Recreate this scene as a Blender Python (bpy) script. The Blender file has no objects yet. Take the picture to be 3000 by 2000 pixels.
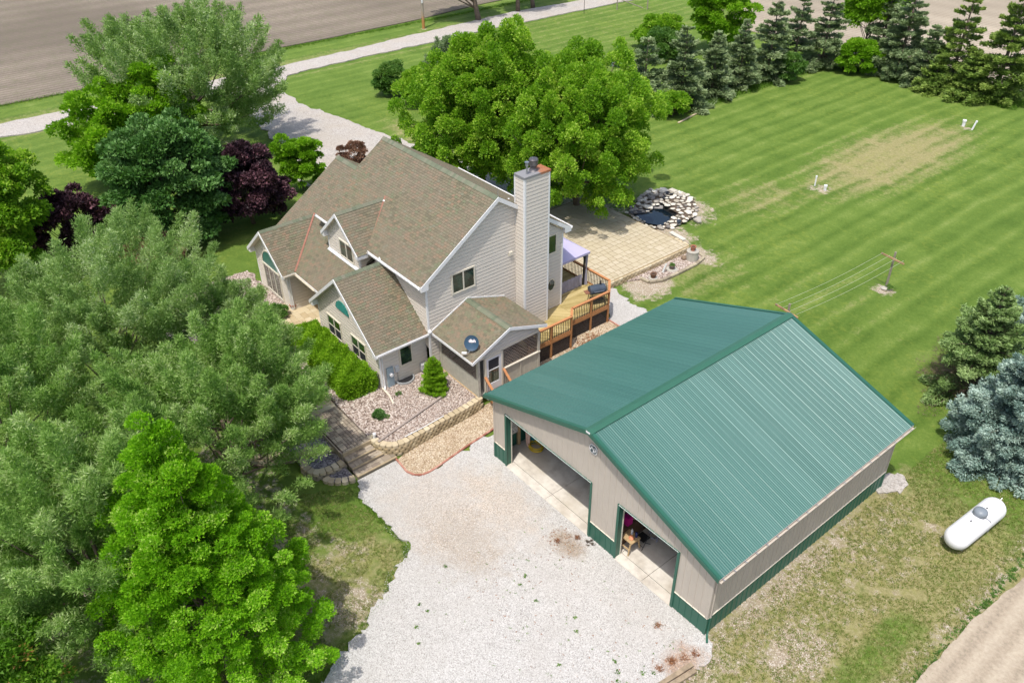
import bpy, math, random
import numpy as np
from math import sin, cos, pi, radians, sqrt, atan2
from mathutils import Vector, Matrix

random.seed(7)
rng = np.random.default_rng(7)
S = bpy.context.scene
COL = S.collection

# ------------------------------------------------------------------ camera
cam_d = bpy.data.cameras.new('camera'); cam = bpy.data.objects.new('camera', cam_d); COL.objects.link(cam)
CAMP = Vector((22.883, -17.294, 26.495))
yaw, pitch, roll = 0.8940, -0.6080, -0.0110
_f = Vector((-sin(yaw)*cos(pitch), cos(yaw)*cos(pitch), sin(pitch)))
_r = Vector((cos(yaw), sin(yaw), 0)); _u = _r.cross(_f)
_r2 = _r*cos(roll) + _u*sin(roll); _u2 = -_r*sin(roll) + _u*cos(roll)
mw = Matrix((_r2, _u2, -_f)).transposed().to_4x4(); mw.translation = CAMP
cam.matrix_world = mw
cam_d.sensor_width = 36; cam_d.lens = 2408.5/3000*36; cam_d.clip_end = 3000; cam_d.clip_start = .2
S.camera = cam
# ------------------------------------------------------------------ world, sun
SUN_EL = radians(68.5)
sd = Vector((-0.48, 1.0, 0)).normalized()             # way the light travels on the ground
W = bpy.data.worlds.new('World'); S.world = W; W.use_nodes = True
nt = W.node_tree; nt.nodes.clear()
sky = nt.nodes.new('ShaderNodeTexSky'); sky.sky_type = 'NISHITA'; sky.sun_disc = False
sky.sun_elevation = SUN_EL; sky.sun_rotation = atan2(-sd.x, -sd.y)
sky.air_density = 1.0; sky.dust_density = 3.5; sky.ozone_density = 1.0
bg = nt.nodes.new('ShaderNodeBackground'); bg.inputs[1].default_value = 0.15
wo = nt.nodes.new('ShaderNodeOutputWorld')
nt.links.new(sky.outputs[0], bg.inputs[0]); nt.links.new(bg.outputs[0], wo.inputs[0])
sun_d = bpy.data.lights.new('sun', 'SUN'); sun = bpy.data.objects.new('sun', sun_d); COL.objects.link(sun)
sun_d.energy = 3.0; sun_d.angle = radians(0.6); sun_d.color = (1.0, 0.955, 0.88)
ldir = Vector((sd.x*cos(SUN_EL), sd.y*cos(SUN_EL), -sin(SUN_EL)))
sun.rotation_euler = ldir.to_track_quat('-Z', 'Y').to_euler()
S.view_settings.view_transform = 'Standard'; S.view_settings.look = 'None'
S.view_settings.exposure = 0.40; S.view_settings.gamma = 1.0; S.view_settings.use_curve_mapping = False

# ================================================================== helpers
ORG = {}
def tag(o, label=None, cat=None, group=None, kind=None):
    if label: o['label'] = label
    if cat: o['category'] = cat
    if group: o['group'] = group
    if kind: o['kind'] = kind
    return o
def thing(name, loc, label, cat, group=None):
    o = bpy.data.objects.new(name, None); COL.objects.link(o); o.location = loc
    o.empty_display_size = .3; ORG[o.name] = Vector(loc)
    return tag(o, label, cat, group)
def dup(root, loc, rotz=0, label=None, group=None, scale=None):
    r = root.copy(); COL.objects.link(r); r.location = loc; r.rotation_euler = (0, 0, rotz)
    if scale: r.scale = scale
    if label: r['label'] = label
    if group: r['group'] = group
    for ch in list(root.children):
        c = ch.copy(); COL.objects.link(c); c.parent = r
        for g in list(ch.children):
            k = g.copy(); COL.objects.link(k); k.parent = c
    return r

class MB:
    """collects faces; build() links them as one mesh object"""
    def __init__(s): s.v = []; s.f = []; s.t = []
    def poly(s, pts, t=0.5):
        n = len(s.v); s.v += [tuple(p) for p in pts]; s.f.append(tuple(range(n, n+len(pts)))); s.t.append(t)
    def prism(s, pts, vec, t=.5, caps=True):
        vec = Vector(vec); a = [Vector(p) for p in pts]; b = [p+vec for p in a]; n = len(s.v)
        s.v += [tuple(p) for p in a+b]; m = len(a)
        # make the side faces look outward whatever the winding
        nrm = Vector((0, 0, 0))
        for i in range(m): nrm += a[i].cross(a[(i+1) % m])
        fl = nrm.dot(vec) > 0
        def F(x): s.f.append(tuple(x if fl else x[::-1])); s.t.append(t)
        for i in range(m):
            j = (i+1) % m; F((n+i, n+j, n+m+j, n+m+i))
        if caps:
            F(tuple(range(n, n+m))[::-1]); F(tuple(range(n+m, n+2*m)))
    def box(s, x0, y0, z0, x1, y1, z1, t=.5):
        s.prism([(x0, y0, z0), (x1, y0, z0), (x1, y1, z0), (x0, y1, z0)], (0, 0, z1-z0), t)
    def bar(s, p, q, w, h, t=.5, up=(0, 0, 1)):
        p = Vector(p); q = Vector(q); d = (q-p).normalized(); up = Vector(up)
        side = d.cross(up)
        if side.length < 1e-4: side = d.cross(Vector((1, 0, 0)))
        side.normalize(); u = side.cross(d)
        a = [p+side*w/2*i+u*h/2*j for i, j in ((-1, -1), (1, -1), (1, 1), (-1, 1))]
        s.prism(a, q-p, t)
    def tube(s, p, q, r0, r1=None, n=8, t=.5, caps=True):
        r1 = r0 if r1 is None else r1
        p = Vector(p); q = Vector(q); d = (q-p).normalized()
        a = d.orthogonal().normalized(); b = d.cross(a); k = len(s.v)
        for c, r in ((p, r0), (q, r1)):
            for i in range(n):
                th = 2*pi*i/n; s.v.append(tuple(c+a*r*cos(th)+b*r*sin(th)))
        for i in range(n):
            j = (i+1) % n; s.f.append((k+i, k+j, k+n+j, k+n+i)); s.t.append(t)
        if caps:
            s.f.append(tuple(range(k, k+n))[::-1]); s.f.append(tuple(range(k+n, k+2*n))); s.t += [t, t]
    def path(s, pts, r, n=6, t=.5):
        pts = [Vector(p) for p in pts]; k = len(s.v); m = len(pts)
        rr = r if hasattr(r, '__len__') else [r]*m
        for i, p in enumerate(pts):
            d = (pts[min(i+1, m-1)]-pts[max(i-1, 0)]).normalized()
            a = d.cross(Vector((.13, .31, .94))); a = a.normalized() if a.length > 1e-3 else d.orthogonal().normalized()
            b = d.cross(a)
            for j in range(n):
                th = 2*pi*j/n; s.v.append(tuple(p+a*rr[i]*cos(th)+b*rr[i]*sin(th)))
        for i in range(m-1):
            for j in range(n):
                j2 = (j+1) % n; s.f.append((k+i*n+j, k+i*n+j2, k+(i+1)*n+j2, k+(i+1)*n+j)); s.t.append(t)
        s.f.append(tuple(range(k, k+n))[::-1]); s.f.append(tuple(range(k+(m-1)*n, k+m*n))); s.t += [t, t]
    def lathe(s, prof, c, n=20, t=.5, axis=(0, 0, 1)):
        ax = Vector(axis).normalized(); a = ax.orthogonal().normalized(); b = ax.cross(a); c = Vector(c); k = len(s.v)
        for r, z in prof:
            for i in range(n):
                th = 2*pi*i/n; s.v.append(tuple(c+ax*z+a*r*cos(th)+b*r*sin(th)))
        for q in range(len(prof)-1):
            for i in range(n):
                j = (i+1) % n; s.f.append((k+q*n+i, k+q*n+j, k+(q+1)*n+j, k+(q+1)*n+i)); s.t.append(t)
        s.f.append(tuple(range(k, k+n))[::-1]); m = k+(len(prof)-1)*n; s.f.append(tuple(range(m, m+n))); s.t += [t, t]
    def build(s, name, mat, parent=None, label=None, kind=None, smooth=False, bevel=0, origin=None):
        me = bpy.data.meshes.new(name)
        o = Vector(origin) if origin is not None else (ORG[parent.name] if parent else Vector((0, 0, 0)))
        me.from_pydata([(x-o.x, y-o.y, z-o.z) for x, y, z in s.v], [], s.f)
        me.materials.append(mat)
        at = me.attributes.new('tint', 'FLOAT', 'FACE'); at.data.foreach_set('value', s.t)
        if smooth: me.polygons.foreach_set('use_smooth', [True]*len(s.f))
        ob = bpy.data.objects.new(name, me); COL.objects.link(ob)
        if parent: ob.parent = parent
        else: ob.location = o
        ORG[ob.name] = Vector(o)
        if bevel:
            bv = ob.modifiers.new('bevel', 'BEVEL'); bv.width = bevel; bv.segments = 2; bv.limit_method = 'ANGLE'
        if label: ob['label'] = label
        if kind: ob['kind'] = kind
        return ob
def fast_mesh(name, verts, nper, tints, mat, parent=None, kind=None, normals=None):
    """verts (N*nper,3) numpy: N faces with nper corners each"""
    verts = np.asarray(verts, dtype=np.float32).reshape(-1, 3)
    if parent is not None: verts = verts - np.array(ORG[parent.name], dtype=np.float32)
    n = len(verts); nf = n//nper
    me = bpy.data.meshes.new(name); me.vertices.add(n); me.vertices.foreach_set('co', verts.ravel())
    me.loops.add(n); me.loops.foreach_set('vertex_index', np.arange(n, dtype=np.int32))
    me.polygons.add(nf); me.polygons.foreach_set('loop_start', np.arange(0, n, nper, dtype=np.int32))
    me.polygons.foreach_set('loop_total', np.full(nf, nper, dtype=np.int32))
    at = me.attributes.new('tint', 'FLOAT', 'FACE'); at.data.foreach_set('value', np.asarray(tints, dtype=np.float32))
    me.materials.append(mat); me.update(calc_edges=True); me.validate()
    ob = bpy.data.objects.new(name, me); COL.objects.link(ob)
    if parent is not None: ob.parent = parent; ORG[ob.name] = ORG[parent.name]
    if kind: ob['kind'] = kind
    return ob

# ================================================================== materials
class N:
    def __init__(s, name):
        s.m = bpy.data.materials.new(name); s.m.use_nodes = True; s.t = s.m.node_tree; s.t.nodes.clear()
        s.out = s.n('ShaderNodeOutputMaterial'); s.b = s.n('ShaderNodeBsdfPrincipled'); s.l(s.b.outputs[0], s.out.inputs[0])
        s.geo = s.n('ShaderNodeNewGeometry'); s.pos = s.geo.outputs['Position']
    def n(s, ty, **k):
        x = s.t.nodes.new(ty)
        for a, v in k.items(): setattr(x, a, v)
        return x
    def l(s, a, b): s.t.links.new(a, b)
    def inp(s, node, i, v):
        if hasattr(v, 'is_output') or isinstance(v, bpy.types.NodeSocket): s.l(v, node.inputs[i])
        else: node.inputs[i].default_value = v
    def math(s, op, a, b=0., c=0., clamp=False):
        x = s.n('ShaderNodeMath', operation=op, use_clamp=clamp); s.inp(x, 0, a); s.inp(x, 1, b); s.inp(x, 2, c); return x.outputs[0]
    def noise(s, scale, detail=3, rough=.55, vec=None, dist=0, off=None):
        x = s.n('ShaderNodeTexNoise'); v = vec or s.pos
        if off:
            a = s.n('ShaderNodeVectorMath', operation='ADD'); s.l(v, a.inputs[0]); a.inputs[1].default_value = off; v = a.outputs[0]
        s.l(v, x.inputs['Vector']); x.inputs['Scale'].default_value = scale; x.inputs['Detail'].default_value = detail
        x.inputs['Roughness'].default_value = rough; x.inputs['Distortion'].default_value = dist; return x.outputs['Fac']
    def vor(s, scale, feature='F1', out='Color', vec=None, rnd=1.):
        x = s.n('ShaderNodeTexVoronoi', feature=feature); s.l(vec or s.pos, x.inputs['Vector']); x.inputs['Scale'].default_value = scale
        x.inputs['Randomness'].default_value = rnd
        return x.outputs[out]
    def ramp(s, fac, stops, interp='LINEAR'):
        x = s.n('ShaderNodeValToRGB'); x.color_ramp.interpolation = interp; e = x.color_ramp.elements
        while len(e) > 1: e.remove(e[-1])
        e[0].position = stops[0][0]; e[0].color = (*stops[0][1], 1) if hasattr(stops[0][1], '__len__') else (stops[0][1],)*3+(1,)
        for p, c in stops[1:]:
            q = e.new(p); q.color = (*c, 1) if hasattr(c, '__len__') else (c, c, c, 1)
        s.l(fac, x.inputs[0]); return x.outputs[0]
    def mix(s, f, a, b, mode='MIX'):
        x = s.n('ShaderNodeMix', data_type='RGBA', blend_type=mode); s.inp(x, 0, f)
        for i, v in ((6, a), (7, b)):
            if isinstance(v, tuple): x.inputs[i].default_value = (*v, 1)
            else: s.inp(x, i, v)
        return x.outputs[2]
    def attr(s, name='tint'):
        x = s.n('ShaderNodeAttribute'); x.attribute_name = name; return x.outputs['Fac']
    def bump(s, h, strength=.4, dist=.02):
        x = s.n('ShaderNodeBump'); x.inputs['Strength'].default_value = strength; x.inputs['Distance'].default_value = dist
        s.l(h, x.inputs['Height']); s.l(x.outputs[0], s.b.inputs['Normal'])
    def fin(s, col, rough=.8, metal=0., spec=.5):
        if isinstance(col, tuple): s.b.inputs['Base Color'].default_value = (*col, 1)
        else: s.l(col, s.b.inputs['Base Color'])
        s.inp(s.b, 'Roughness', rough); s.b.inputs['Metallic'].default_value = metal; s.b.inputs['Specular IOR Level'].default_value = spec
        return s.m
MC = {}
def paint(name, c, rough=.55, var=.12, scale=3., metal=0., spec=.4, bump=0, bscale=40):
    """plain surface with a little procedural dirt"""
    if name in MC: return MC[name]
    m = N(name); f = m.noise(scale, 5, .6)
    d = tuple(x*(1-var) for x in c); l = tuple(min(1, x*(1+var)) for x in c)
    col = m.ramp(f, [(.3, d), (.7, l)])
    if bump: m.bump(m.noise(bscale, 3), bump, .01)
    MC[name] = m.fin(col, rough, metal, spec); return MC[name]
def tinted(name, stops, rough=.8, nscale=8., namt=.35, spec=.3, bump=.3, bscale=60., big=None, metal=0.):
    """colour picked by the per-piece number 'tint', plus noise"""
    if name in MC: return MC[name]
    m = N(name); t = m.attr(); n = m.noise(nscale, 4, .6)
    fac = m.math('ADD', t, m.math('MULTIPLY', m.math('SUBTRACT', n, .5), namt*2), clamp=True)
    col = m.ramp(fac, stops)
    if big:
        b = m.noise(big[0], 3, .6); col = m.mix(m.ramp(b, [(.4, 0.), (.65, big[2])]), col, big[1])
    if bump: m.bump(m.noise(bscale, 3), bump, .01)
    MC[name] = m.fin(col, rough, metal, spec); return MC[name]
def leafmat(name, stops, trans=.35, rough=.5, spec=.22):
    if name in MC: return MC[name]
    m = N(name); t = m.attr(); n = m.noise(.9, 2)
    fac = m.math('ADD', m.math('MULTIPLY', t, .75), m.math('MULTIPLY', n, .4), clamp=True)
    col = m.ramp(fac, [(.2+.7*p, c) for p, c in stops])
    m.fin(col, rough, 0., spec)
    tr = m.n('ShaderNodeBsdfTranslucent')
    tc = m.mix(1., col, (1.1, 1.25, .5), 'MULTIPLY'); m.l(tc, tr.inputs[0])
    mx = m.n('ShaderNodeMixShader'); mx.inputs[0].default_value = trans+.08 if trans > .25 else trans
    m.l(m.b.outputs[0], mx.inputs[1]); m.l(tr.outputs[0], mx.inputs[2]); m.l(mx.outputs[0], m.out.inputs[0])
    MC[name] = m.m; return m.m

# ================================================================== ground
def smooth(x): x = np.clip(x, 0, 1); return x*x*(3-2*x)
def plateau(x, y):
    """height of the raised plot at the front of the house"""
    x = np.asarray(x, float); y = np.asarray(y, float)
    hgt = .6 + .4*smooth((-7-x)/9)
    return hgt
def ground_h(x, y):
    x = np.asarray(x, float); y = np.asarray(y, float)
    dx = np.maximum(np.maximum(-30-x, x+8.2), 0); dy = np.maximum(np.maximum(-3.2-y, y-9), 0)
    d = np.hypot(dx*np.where(x > -12, 2.6, .6), dy*np.where(y < 0, .55, 1.6))
    h = plateau(x, y)*(1-smooth(d/4.5)) - .05
    und = .035*np.sin(x*.21+1)*np.cos(y*.17) + .02*np.sin(x*.6+y*.45)
    flat = smooth((x+27)/6)*smooth((11-x)/6)*smooth((y-27)/8)*smooth((64-y)/6)
    return h + und*flat
def lawn_material():
    m = N('mown grass')
    sx = m.n('ShaderNodeSeparateXYZ'); m.l(m.pos, sx.inputs[0]); X, Y = sx.outputs[0], sx.outputs[1]
    warp = m.noise(.12, 2, off=(7, 3, 0)); w2 = m.noise(1.1, 2)
    xx = m.math('ADD', X, m.math('MULTIPLY', warp, 1.1)); xx = m.math('ADD', xx, m.math('MULTIPLY', w2, .12))
    st = m.math('SINE', m.math('MULTIPLY', xx, 2*pi/1.75))
    st2 = m.math('SINE', m.math('MULTIPLY', xx, 2*pi/.93))
    st = m.math('ADD', m.math('MULTIPLY', st, .34), m.math('MULTIPLY', st2, .16))
    st = m.math('MULTIPLY', st, m.attr('stripe'))
    patch = m.noise(.35, 5, .62, dist=.6); fine = m.noise(6., 5, .7); micro = m.noise(30., 3, .8); mid = m.noise(1.6, 5, .65)
    f = m.math('ADD', .5, m.math('MULTIPLY', st, .27))
    f = m.math('ADD', f, m.math('MULTIPLY', m.math('SUBTRACT', patch, .5), .7))
    f = m.math('ADD', f, m.math('MULTIPLY', m.math('SUBTRACT', fine, .5), .55))
    f = m.math('ADD', f, m.math('MULTIPLY', m.math('SUBTRACT', micro, .5), .6), clamp=True)
    green = m.ramp(f, [(.12, (.052, .100, .014)), (.38, (.090, .158, .024)), (.6, (.130, .205, .036)), (.85, (.215, .275, .075))])
    # dry straw-coloured grass
    dr = m.attr('dry'); k = m.math('ADD', m.math('MULTIPLY', m.math('SUBTRACT', mid, .5), 2.6), m.math('MULTIPLY', m.math('SUBTRACT', fine, .5), 1.2))
    k = m.math('ADD', k, m.math('MULTIPLY', st, .7))
    yl = m.math('SINE', m.math('MULTIPLY', m.math('ADD', Y, m.math('MULTIPLY', warp, 3.)), 2*pi/7.)); xl = m.math('SINE', m.math('MULTIPLY', m.math('ADD', X, m.math('MULTIPLY', w2, .3)), 2*pi/3.1))
    gl = m.math('MULTIPLY', m.math('ADD', m.math('POWER', m.math('MAXIMUM', yl, 0.), 14.), m.math('POWER', m.math('MAXIMUM', xl, 0.), 10.)), m.ramp(dr, [(.5, 0.), (.8, .9)])); k = m.math('ADD', k, gl)
    dfac = m.ramp(m.math('ADD', m.math('SUBTRACT', dr, .42), m.math('MULTIPLY', k, .42)), [(0.0, 0.), (.55, 1.)])
    straw = m.ramp(m.math('ADD', m.math('MULTIPLY', fine, .6), m.math('MULTIPLY', micro, .4)), [(.3, (.18, .16, .06)), (.5, (.31, .27, .13)), (.7, (.47, .41, .24))])
    col = m.mix(m.math('MULTIPLY', dfac, .85), green, straw)
    # bare soil with stones
    so = m.attr('soil'); k2 = m.math('ADD', m.math('MULTIPLY', m.math('SUBTRACT', mid, .5), 2.0), m.math('MULTIPLY', m.math('SUBTRACT', m.noise(4., 5, .7, off=(3, 9, 1)), .5), 2.0))
    sfac = m.ramp(m.math('ADD', m.math('SUBTRACT', so, .55), m.math('MULTIPLY', k2, .5)), [(0., 0.), (.25, 1.)])
    peb = m.vor(30., out='Color'); pb = m.n('ShaderNodeSeparateColor'); m.l(peb, pb.inputs[0])
    soil = m.ramp(pb.outputs[0], [(0., (.27, .215, .155)), (.6, (.40, .335, .25)), (.85, (.50, .43, .34)), (1., (.70, .66, .60))])
    col = m.mix(sfac, col, soil)
    # sparse yellow weeds
    yw = m.ramp(m.math('ADD', m.noise(2.4, 4, .7, off=(11, 2, 5)), m.math('MULTIPLY', m.noise(.2, 2, off=(1, 5, 2)), .35)), [(.70, 0.), (.90, .35)])
    col = m.mix(yw, col, (.25, .29, .05))
    m.bump(m.math('ADD', m.math('MULTIPLY', fine, .5), micro), .9, .05)
    return m.fin(col, .9, 0, .15)
def axis_pts(a, b, step, lo, hi):
    core = list(np.arange(a, b+1e-6, step)); s = step; x = b
    while x < hi: s *= 1.25; x += s; core.append(x)
    s = step; x = a
    while x > lo: s *= 1.25; x -= s; core.insert(0, x)
    return np.array(core)
def dry_soil(x, y):
    def blob(cx, cy, rx, ry, p=2.):
        return np.clip(1.25-np.hypot((x-cx)/rx, (y-cy)/ry), 0, 1)**1
    dry = .14+np.zeros_like(x)
    dry = np.maximum(dry, blob(-7.5, 47.5, 5.6, 15)*1.0)
    dry = np.maximum(dry, blob(-9.5, 33, 4.5, 7)*.62)
    dry = np.maximum(dry, blob(-5, 20, 4, 8)*.55)
    dry = np.maximum(dry, blob(2, 24, 9, 8)*.34)
    dry = np.maximum(dry, np.where((x > 12) & (y < 15), np.clip((17-y)/5, 0, 1)*.95, 0))
    dry = np.maximum(dry, blob(2.0, -9.5, 4.2, 5.5)*.85)
    dry = np.maximum(dry, blob(-37, 20.5, 7, 2.4)*.9)
    dry = np.maximum(dry, np.where(np.abs(x+65.1) < 1.2, .55, 0)); dry = np.maximum(dry, np.where(np.abs(x+59.6) < .7, .45, 0))
    dry = np.maximum(dry, np.where((x > 17.5) & (x < 19.5), .55, 0))
    dry = np.maximum(dry, np.where((x < -45) & (y > 40), .4, 0))
    dry = np.where((x > 16.4) & (x < 17.7) & (y < 7), .52, dry)
    soil = np.zeros_like(x)
    soil = np.maximum(soil, np.where((x > 12.4) & (x < 16.3) & (y < 12), .60-.035*np.abs(x-14.2), 0))
    soil = np.maximum(soil, blob(13.1, 4, 1.3, 10)*.85)
    soil = np.maximum(soil, blob(15.2, 2.0, 2.0, 2.8)*.9)
    soil = np.maximum(soil, np.where((x > 17.9) & (x < 18.9), .62, 0))
    soil = np.maximum(soil, blob(3.0, -9.6, 1.9, 2.3)*.9); soil = np.maximum(soil, blob(.6, -8, 1.6, 1.2)*.7)
    soil = np.maximum(soil, blob(-7.6, 37.6, 1.5, 1.3)*.85); soil = np.maximum(soil, blob(-6.5, 58.5, 1.2, 1.0)*.75)
    soil = np.maximum(soil, blob(3.5, 27.6, 1.05, 1.05)*1.0)
    soil = np.maximum(soil, blob(-9.8, 23.4, 2.8, 1.8)*.98); soil = np.maximum(soil, blob(-12.5, 26.9, 4.6, 3.2)*.98)
    soil = np.maximum(soil, blob(-6.8, 22.4, 2.6, 1.6)*1.0); soil = np.maximum(soil, blob(-6.2, 17.0, 2.0, 2.6)*1.1); soil = np.maximum(soil, blob(-5.5, 16, 1.6, 2)*.7)
    soil = np.maximum(soil, blob(-67.0, 41.3, .9, .9)*.85); soil = np.maximum(soil, blob(-16, 21, 6, 5)*.8)
    soil = np.maximum(soil, blob(-46, 7, 3, 2.4)*.55)
    soil = np.maximum(soil, np.where((x > -15) & (x < 2) & (y < -8), .58, 0))
    soil = np.maximum(soil, blob(13.2, -1.2, 1.5, 2.2)*1.)
    return dry, soil
LAWN = lawn_material()
def build_lawn():
    xs = axis_pts(-72, 26, .6, -700, 400); ys = axis_pts(-26, 80, .6, -400, 700)
    Xg, Yg = np.meshgrid(xs, ys, indexing='ij'); Z = ground_h(Xg, Yg)
    nx, ny = Xg.shape; v = np.stack([Xg, Yg, Z], -1).reshape(-1, 3).astype(np.float32)
    i, j = np.meshgrid(np.arange(nx-1), np.arange(ny-1), indexing='ij'); a = (i*ny+j).ravel()
    f = np.stack([a, a+ny, a+ny+1, a+1], -1)
    me = bpy.data.meshes.new('lawn'); me.vertices.add(len(v)); me.vertices.foreach_set('co', v.ravel())
    me.loops.add(f.size); me.loops.foreach_set('vertex_index', f.ravel().astype(np.int32))
    me.polygons.add(len(f)); me.polygons.foreach_set('loop_start', np.arange(0, f.size, 4, dtype=np.int32)); me.polygons.foreach_set('loop_total', np.full(len(f), 4, dtype=np.int32))
    me.polygons.foreach_set('use_smooth', np.ones(len(f), dtype=bool))
    d, s = dry_soil(Xg, Yg)
    stripe = np.where((Xg > -30) & (Yg > 14), 1., .65); stripe = np.where((Xg > 12) & (Yg < 15), .15, stripe); stripe = np.where((Yg < 2) & (Xg > -25), 0.1, stripe)
    for nm, a in (('dry', d), ('soil', s), ('stripe', stripe)):
        at = me.attributes.new(nm, 'FLOAT', 'POINT'); at.data.foreach_set('value', a.ravel().astype(np.float32))
    me.materials.append(LAWN); me.update(calc_edges=True)
    o = bpy.data.objects.new('lawn', me); COL.objects.link(o); o['kind'] = 'structure'
build_lawn()

def resample(pts, step, closed=True):
    out = []; n = len(pts)
    for i in range(n if closed else n-1):
        a = np.array(pts[i], float); b = np.array(pts[(i+1) % n], float); k = max(1, int(np.hypot(*(b-a))/step))
        for q in range(k): out.append(a+(b-a)*q/k)
    if not closed: out.append(np.array(pts[-1], float))
    return np.array(out)
def sheet(name, pts, z, mat, jitter=0., step=.35, kind='structure', straight=(), clampx=None, drop=.12, seed=3, parent=None):
    """flat ground sheet with a ragged outline and a short skirt"""
    r = np.random.default_rng(seed)
    p = resample(pts, step) if jitter else np.array(pts, float)
    if jitter:
        j = r.normal(0, 1, (len(p), 2))*jitter*.6
        q = r.normal(0, 1, (len(p), 2)); ks = np.exp(-np.linspace(-2, 2, 7)**2); ks /= ks.sum()
        q = np.stack([np.convolve(np.r_[q[-3:, c], q[:, c], q[:3, c]], ks, 'valid') for c in (0, 1)], -1)*jitter*1.6
        m = np.ones(len(p))
        for (a, b) in straight:
            a = np.array(a); b = np.array(b); d = b-a; t = np.clip(((p-a)@d)/(d@d), 0, 1); dist = np.hypot(*(p-(a+t[:, None]*d)).T); m[dist < .05] = 0
        p = p+(j+q)*m[:, None]
    zf = z if callable(z) else (lambda x, y: z)
    mb = MB()
    n = len(p)
    import bmesh
    bm = bmesh.new(); vs = [bm.verts.new((x, y, zf(x, y))) for x, y in p]
    fc = bm.faces.new(vs)
    if fc.normal.z < 0 or sum(p[i][0]*p[(i+1) % n][1]-p[(i+1) % n][0]*p[i][1] for i in range(n)) < 0: fc.normal_flip()
    lo = [bm.verts.new((x, y, zf(x, y)-drop)) for x, y in p]
    for i in range(n):
        k = (i+1) % n
        try: bm.faces.new((vs[i], vs[k], lo[k], lo[i]))
        except Exception: pass
    bm.faces.remove(fc)
    from mathutils.geometry import tessellate_polygon
    for tri in tessellate_polygon([[Vector((x, y, 0)) for x, y in p]]):
        try: ff_ = bm.faces.new([vs[i] for i in tri])
        except Exception: continue
        ff_.normal_update()
        if ff_.normal.z < 0: ff_.normal_flip()
    me = bpy.data.meshes.new(name); bm.to_mesh(me); bm.free()
    me.materials.append(mat); o = bpy.data.objects.new(name, me); COL.objects.link(o)
    if kind: o['kind'] = kind
    return o
def gravel(name, stops, scale=38., zones=None, tone=None):
    m = N(name); c = m.vor(scale); s = m.n('ShaderNodeSeparateColor'); m.l(c, s.inputs[0])
    nn = m.noise(1.2, 5, .7)
    f = m.math('ADD', m.math('MULTIPLY', s.outputs[0], .75), m.math('MULTIPLY', nn, .25))
    col = m.ramp(f, stops)
    if zones:
        for (cx, cy, rx, ry, c2, amt) in zones:
            sx = m.n('ShaderNodeSeparateXYZ'); m.l(m.pos, sx.inputs[0])
            a = m.math('DIVIDE', m.math('SUBTRACT', sx.outputs[0], cx), rx); b = m.math('DIVIDE', m.math('SUBTRACT', sx.outputs[1], cy), ry)
            d = m.math('SQRT', m.math('ADD', m.math('MULTIPLY', a, a), m.math('MULTIPLY', b, b)))
            d = m.math('ADD', d, m.math('MULTIPLY', m.math('SUBTRACT', m.noise(1.3, 6, .7, off=(cx, cy, 0)), .5), 1.9))
            sp = m.math('MULTIPLY', m.ramp(d, [(.35, 1.), (1.0, 0.)]), amt)
            g2 = m.ramp(s.outputs[1], [(0., tuple(x*.55 for x in c2)), (.5, c2), (1., tuple(min(1, x*1.5) for x in c2))])
            col = m.mix(sp, col, g2)
    if tone:
        t = m.ramp(m.noise(tone[0], 4, .6, off=(4, 4, 4)), [(.4, 0.), (.7, tone[2])]); col = m.mix(t, col, tone[1])
    dd = m.vor(scale, out='Distance'); m.bump(m.math('ADD', m.math('MULTIPLY', dd, -1.), m.math('MULTIPLY', m.noise(90, 2), .3)), .8, .02)
    return m.fin(col, .9, 0, .2)
G_WHITE = gravel('crushed white limestone', [(.05, (.24, .225, .21)), (.3, (.40, .385, .365)), (.6, (.49, .478, .46)), (.95, (.62, .61, .595))], 34.,
    zones=[(3.2, -4.3, 2.6, 1.9, (.31, .245, .17), .62), (1.2, -4.0, 4.0, 3.0, (.42, .365, .31), .6), (6.2, -1.0, 1.2, .7, (.25, .18, .11), .75), (12.9, -1.5, .9, 1.1, (.33, .2, .12), .8), (2.5, -1.6, 3.4, 1.5, (.45, .38, .31), .6)], tone=(.45, (.41, .385, .355), .45))
G_ROAD = gravel('road gravel', [(.1, (.24, .22, .20)), (.35, (.38, .35, .32)), (.9, (.50, .47, .44))], 16., tone=(.4, (.40, .35, .29), .6))
G_TAN = gravel('tan pea gravel', [(.1, (.17, .115, .065)), (.35, (.36, .275, .18)), (.65, (.50, .41, .29)), (.95, (.68, .62, .52))], 24., tone=(1.3, (.26, .17, .10), .35))
G_PINK = gravel('pink river rock', [(.05, (.07, .05, .045)), (.3, (.21, .155, .125)), (.55, (.37, .30, .255)), (.8, (.52, .45, .40)), (1., (.68, .64, .60))], 15.)
G_DARK = gravel('dark slate chips', [(.1, (.05, .045, .05)), (.4, (.13, .12, .13)), (.8, (.27, .25, .26)), (1., (.5, .45, .43))], 15.)
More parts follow.
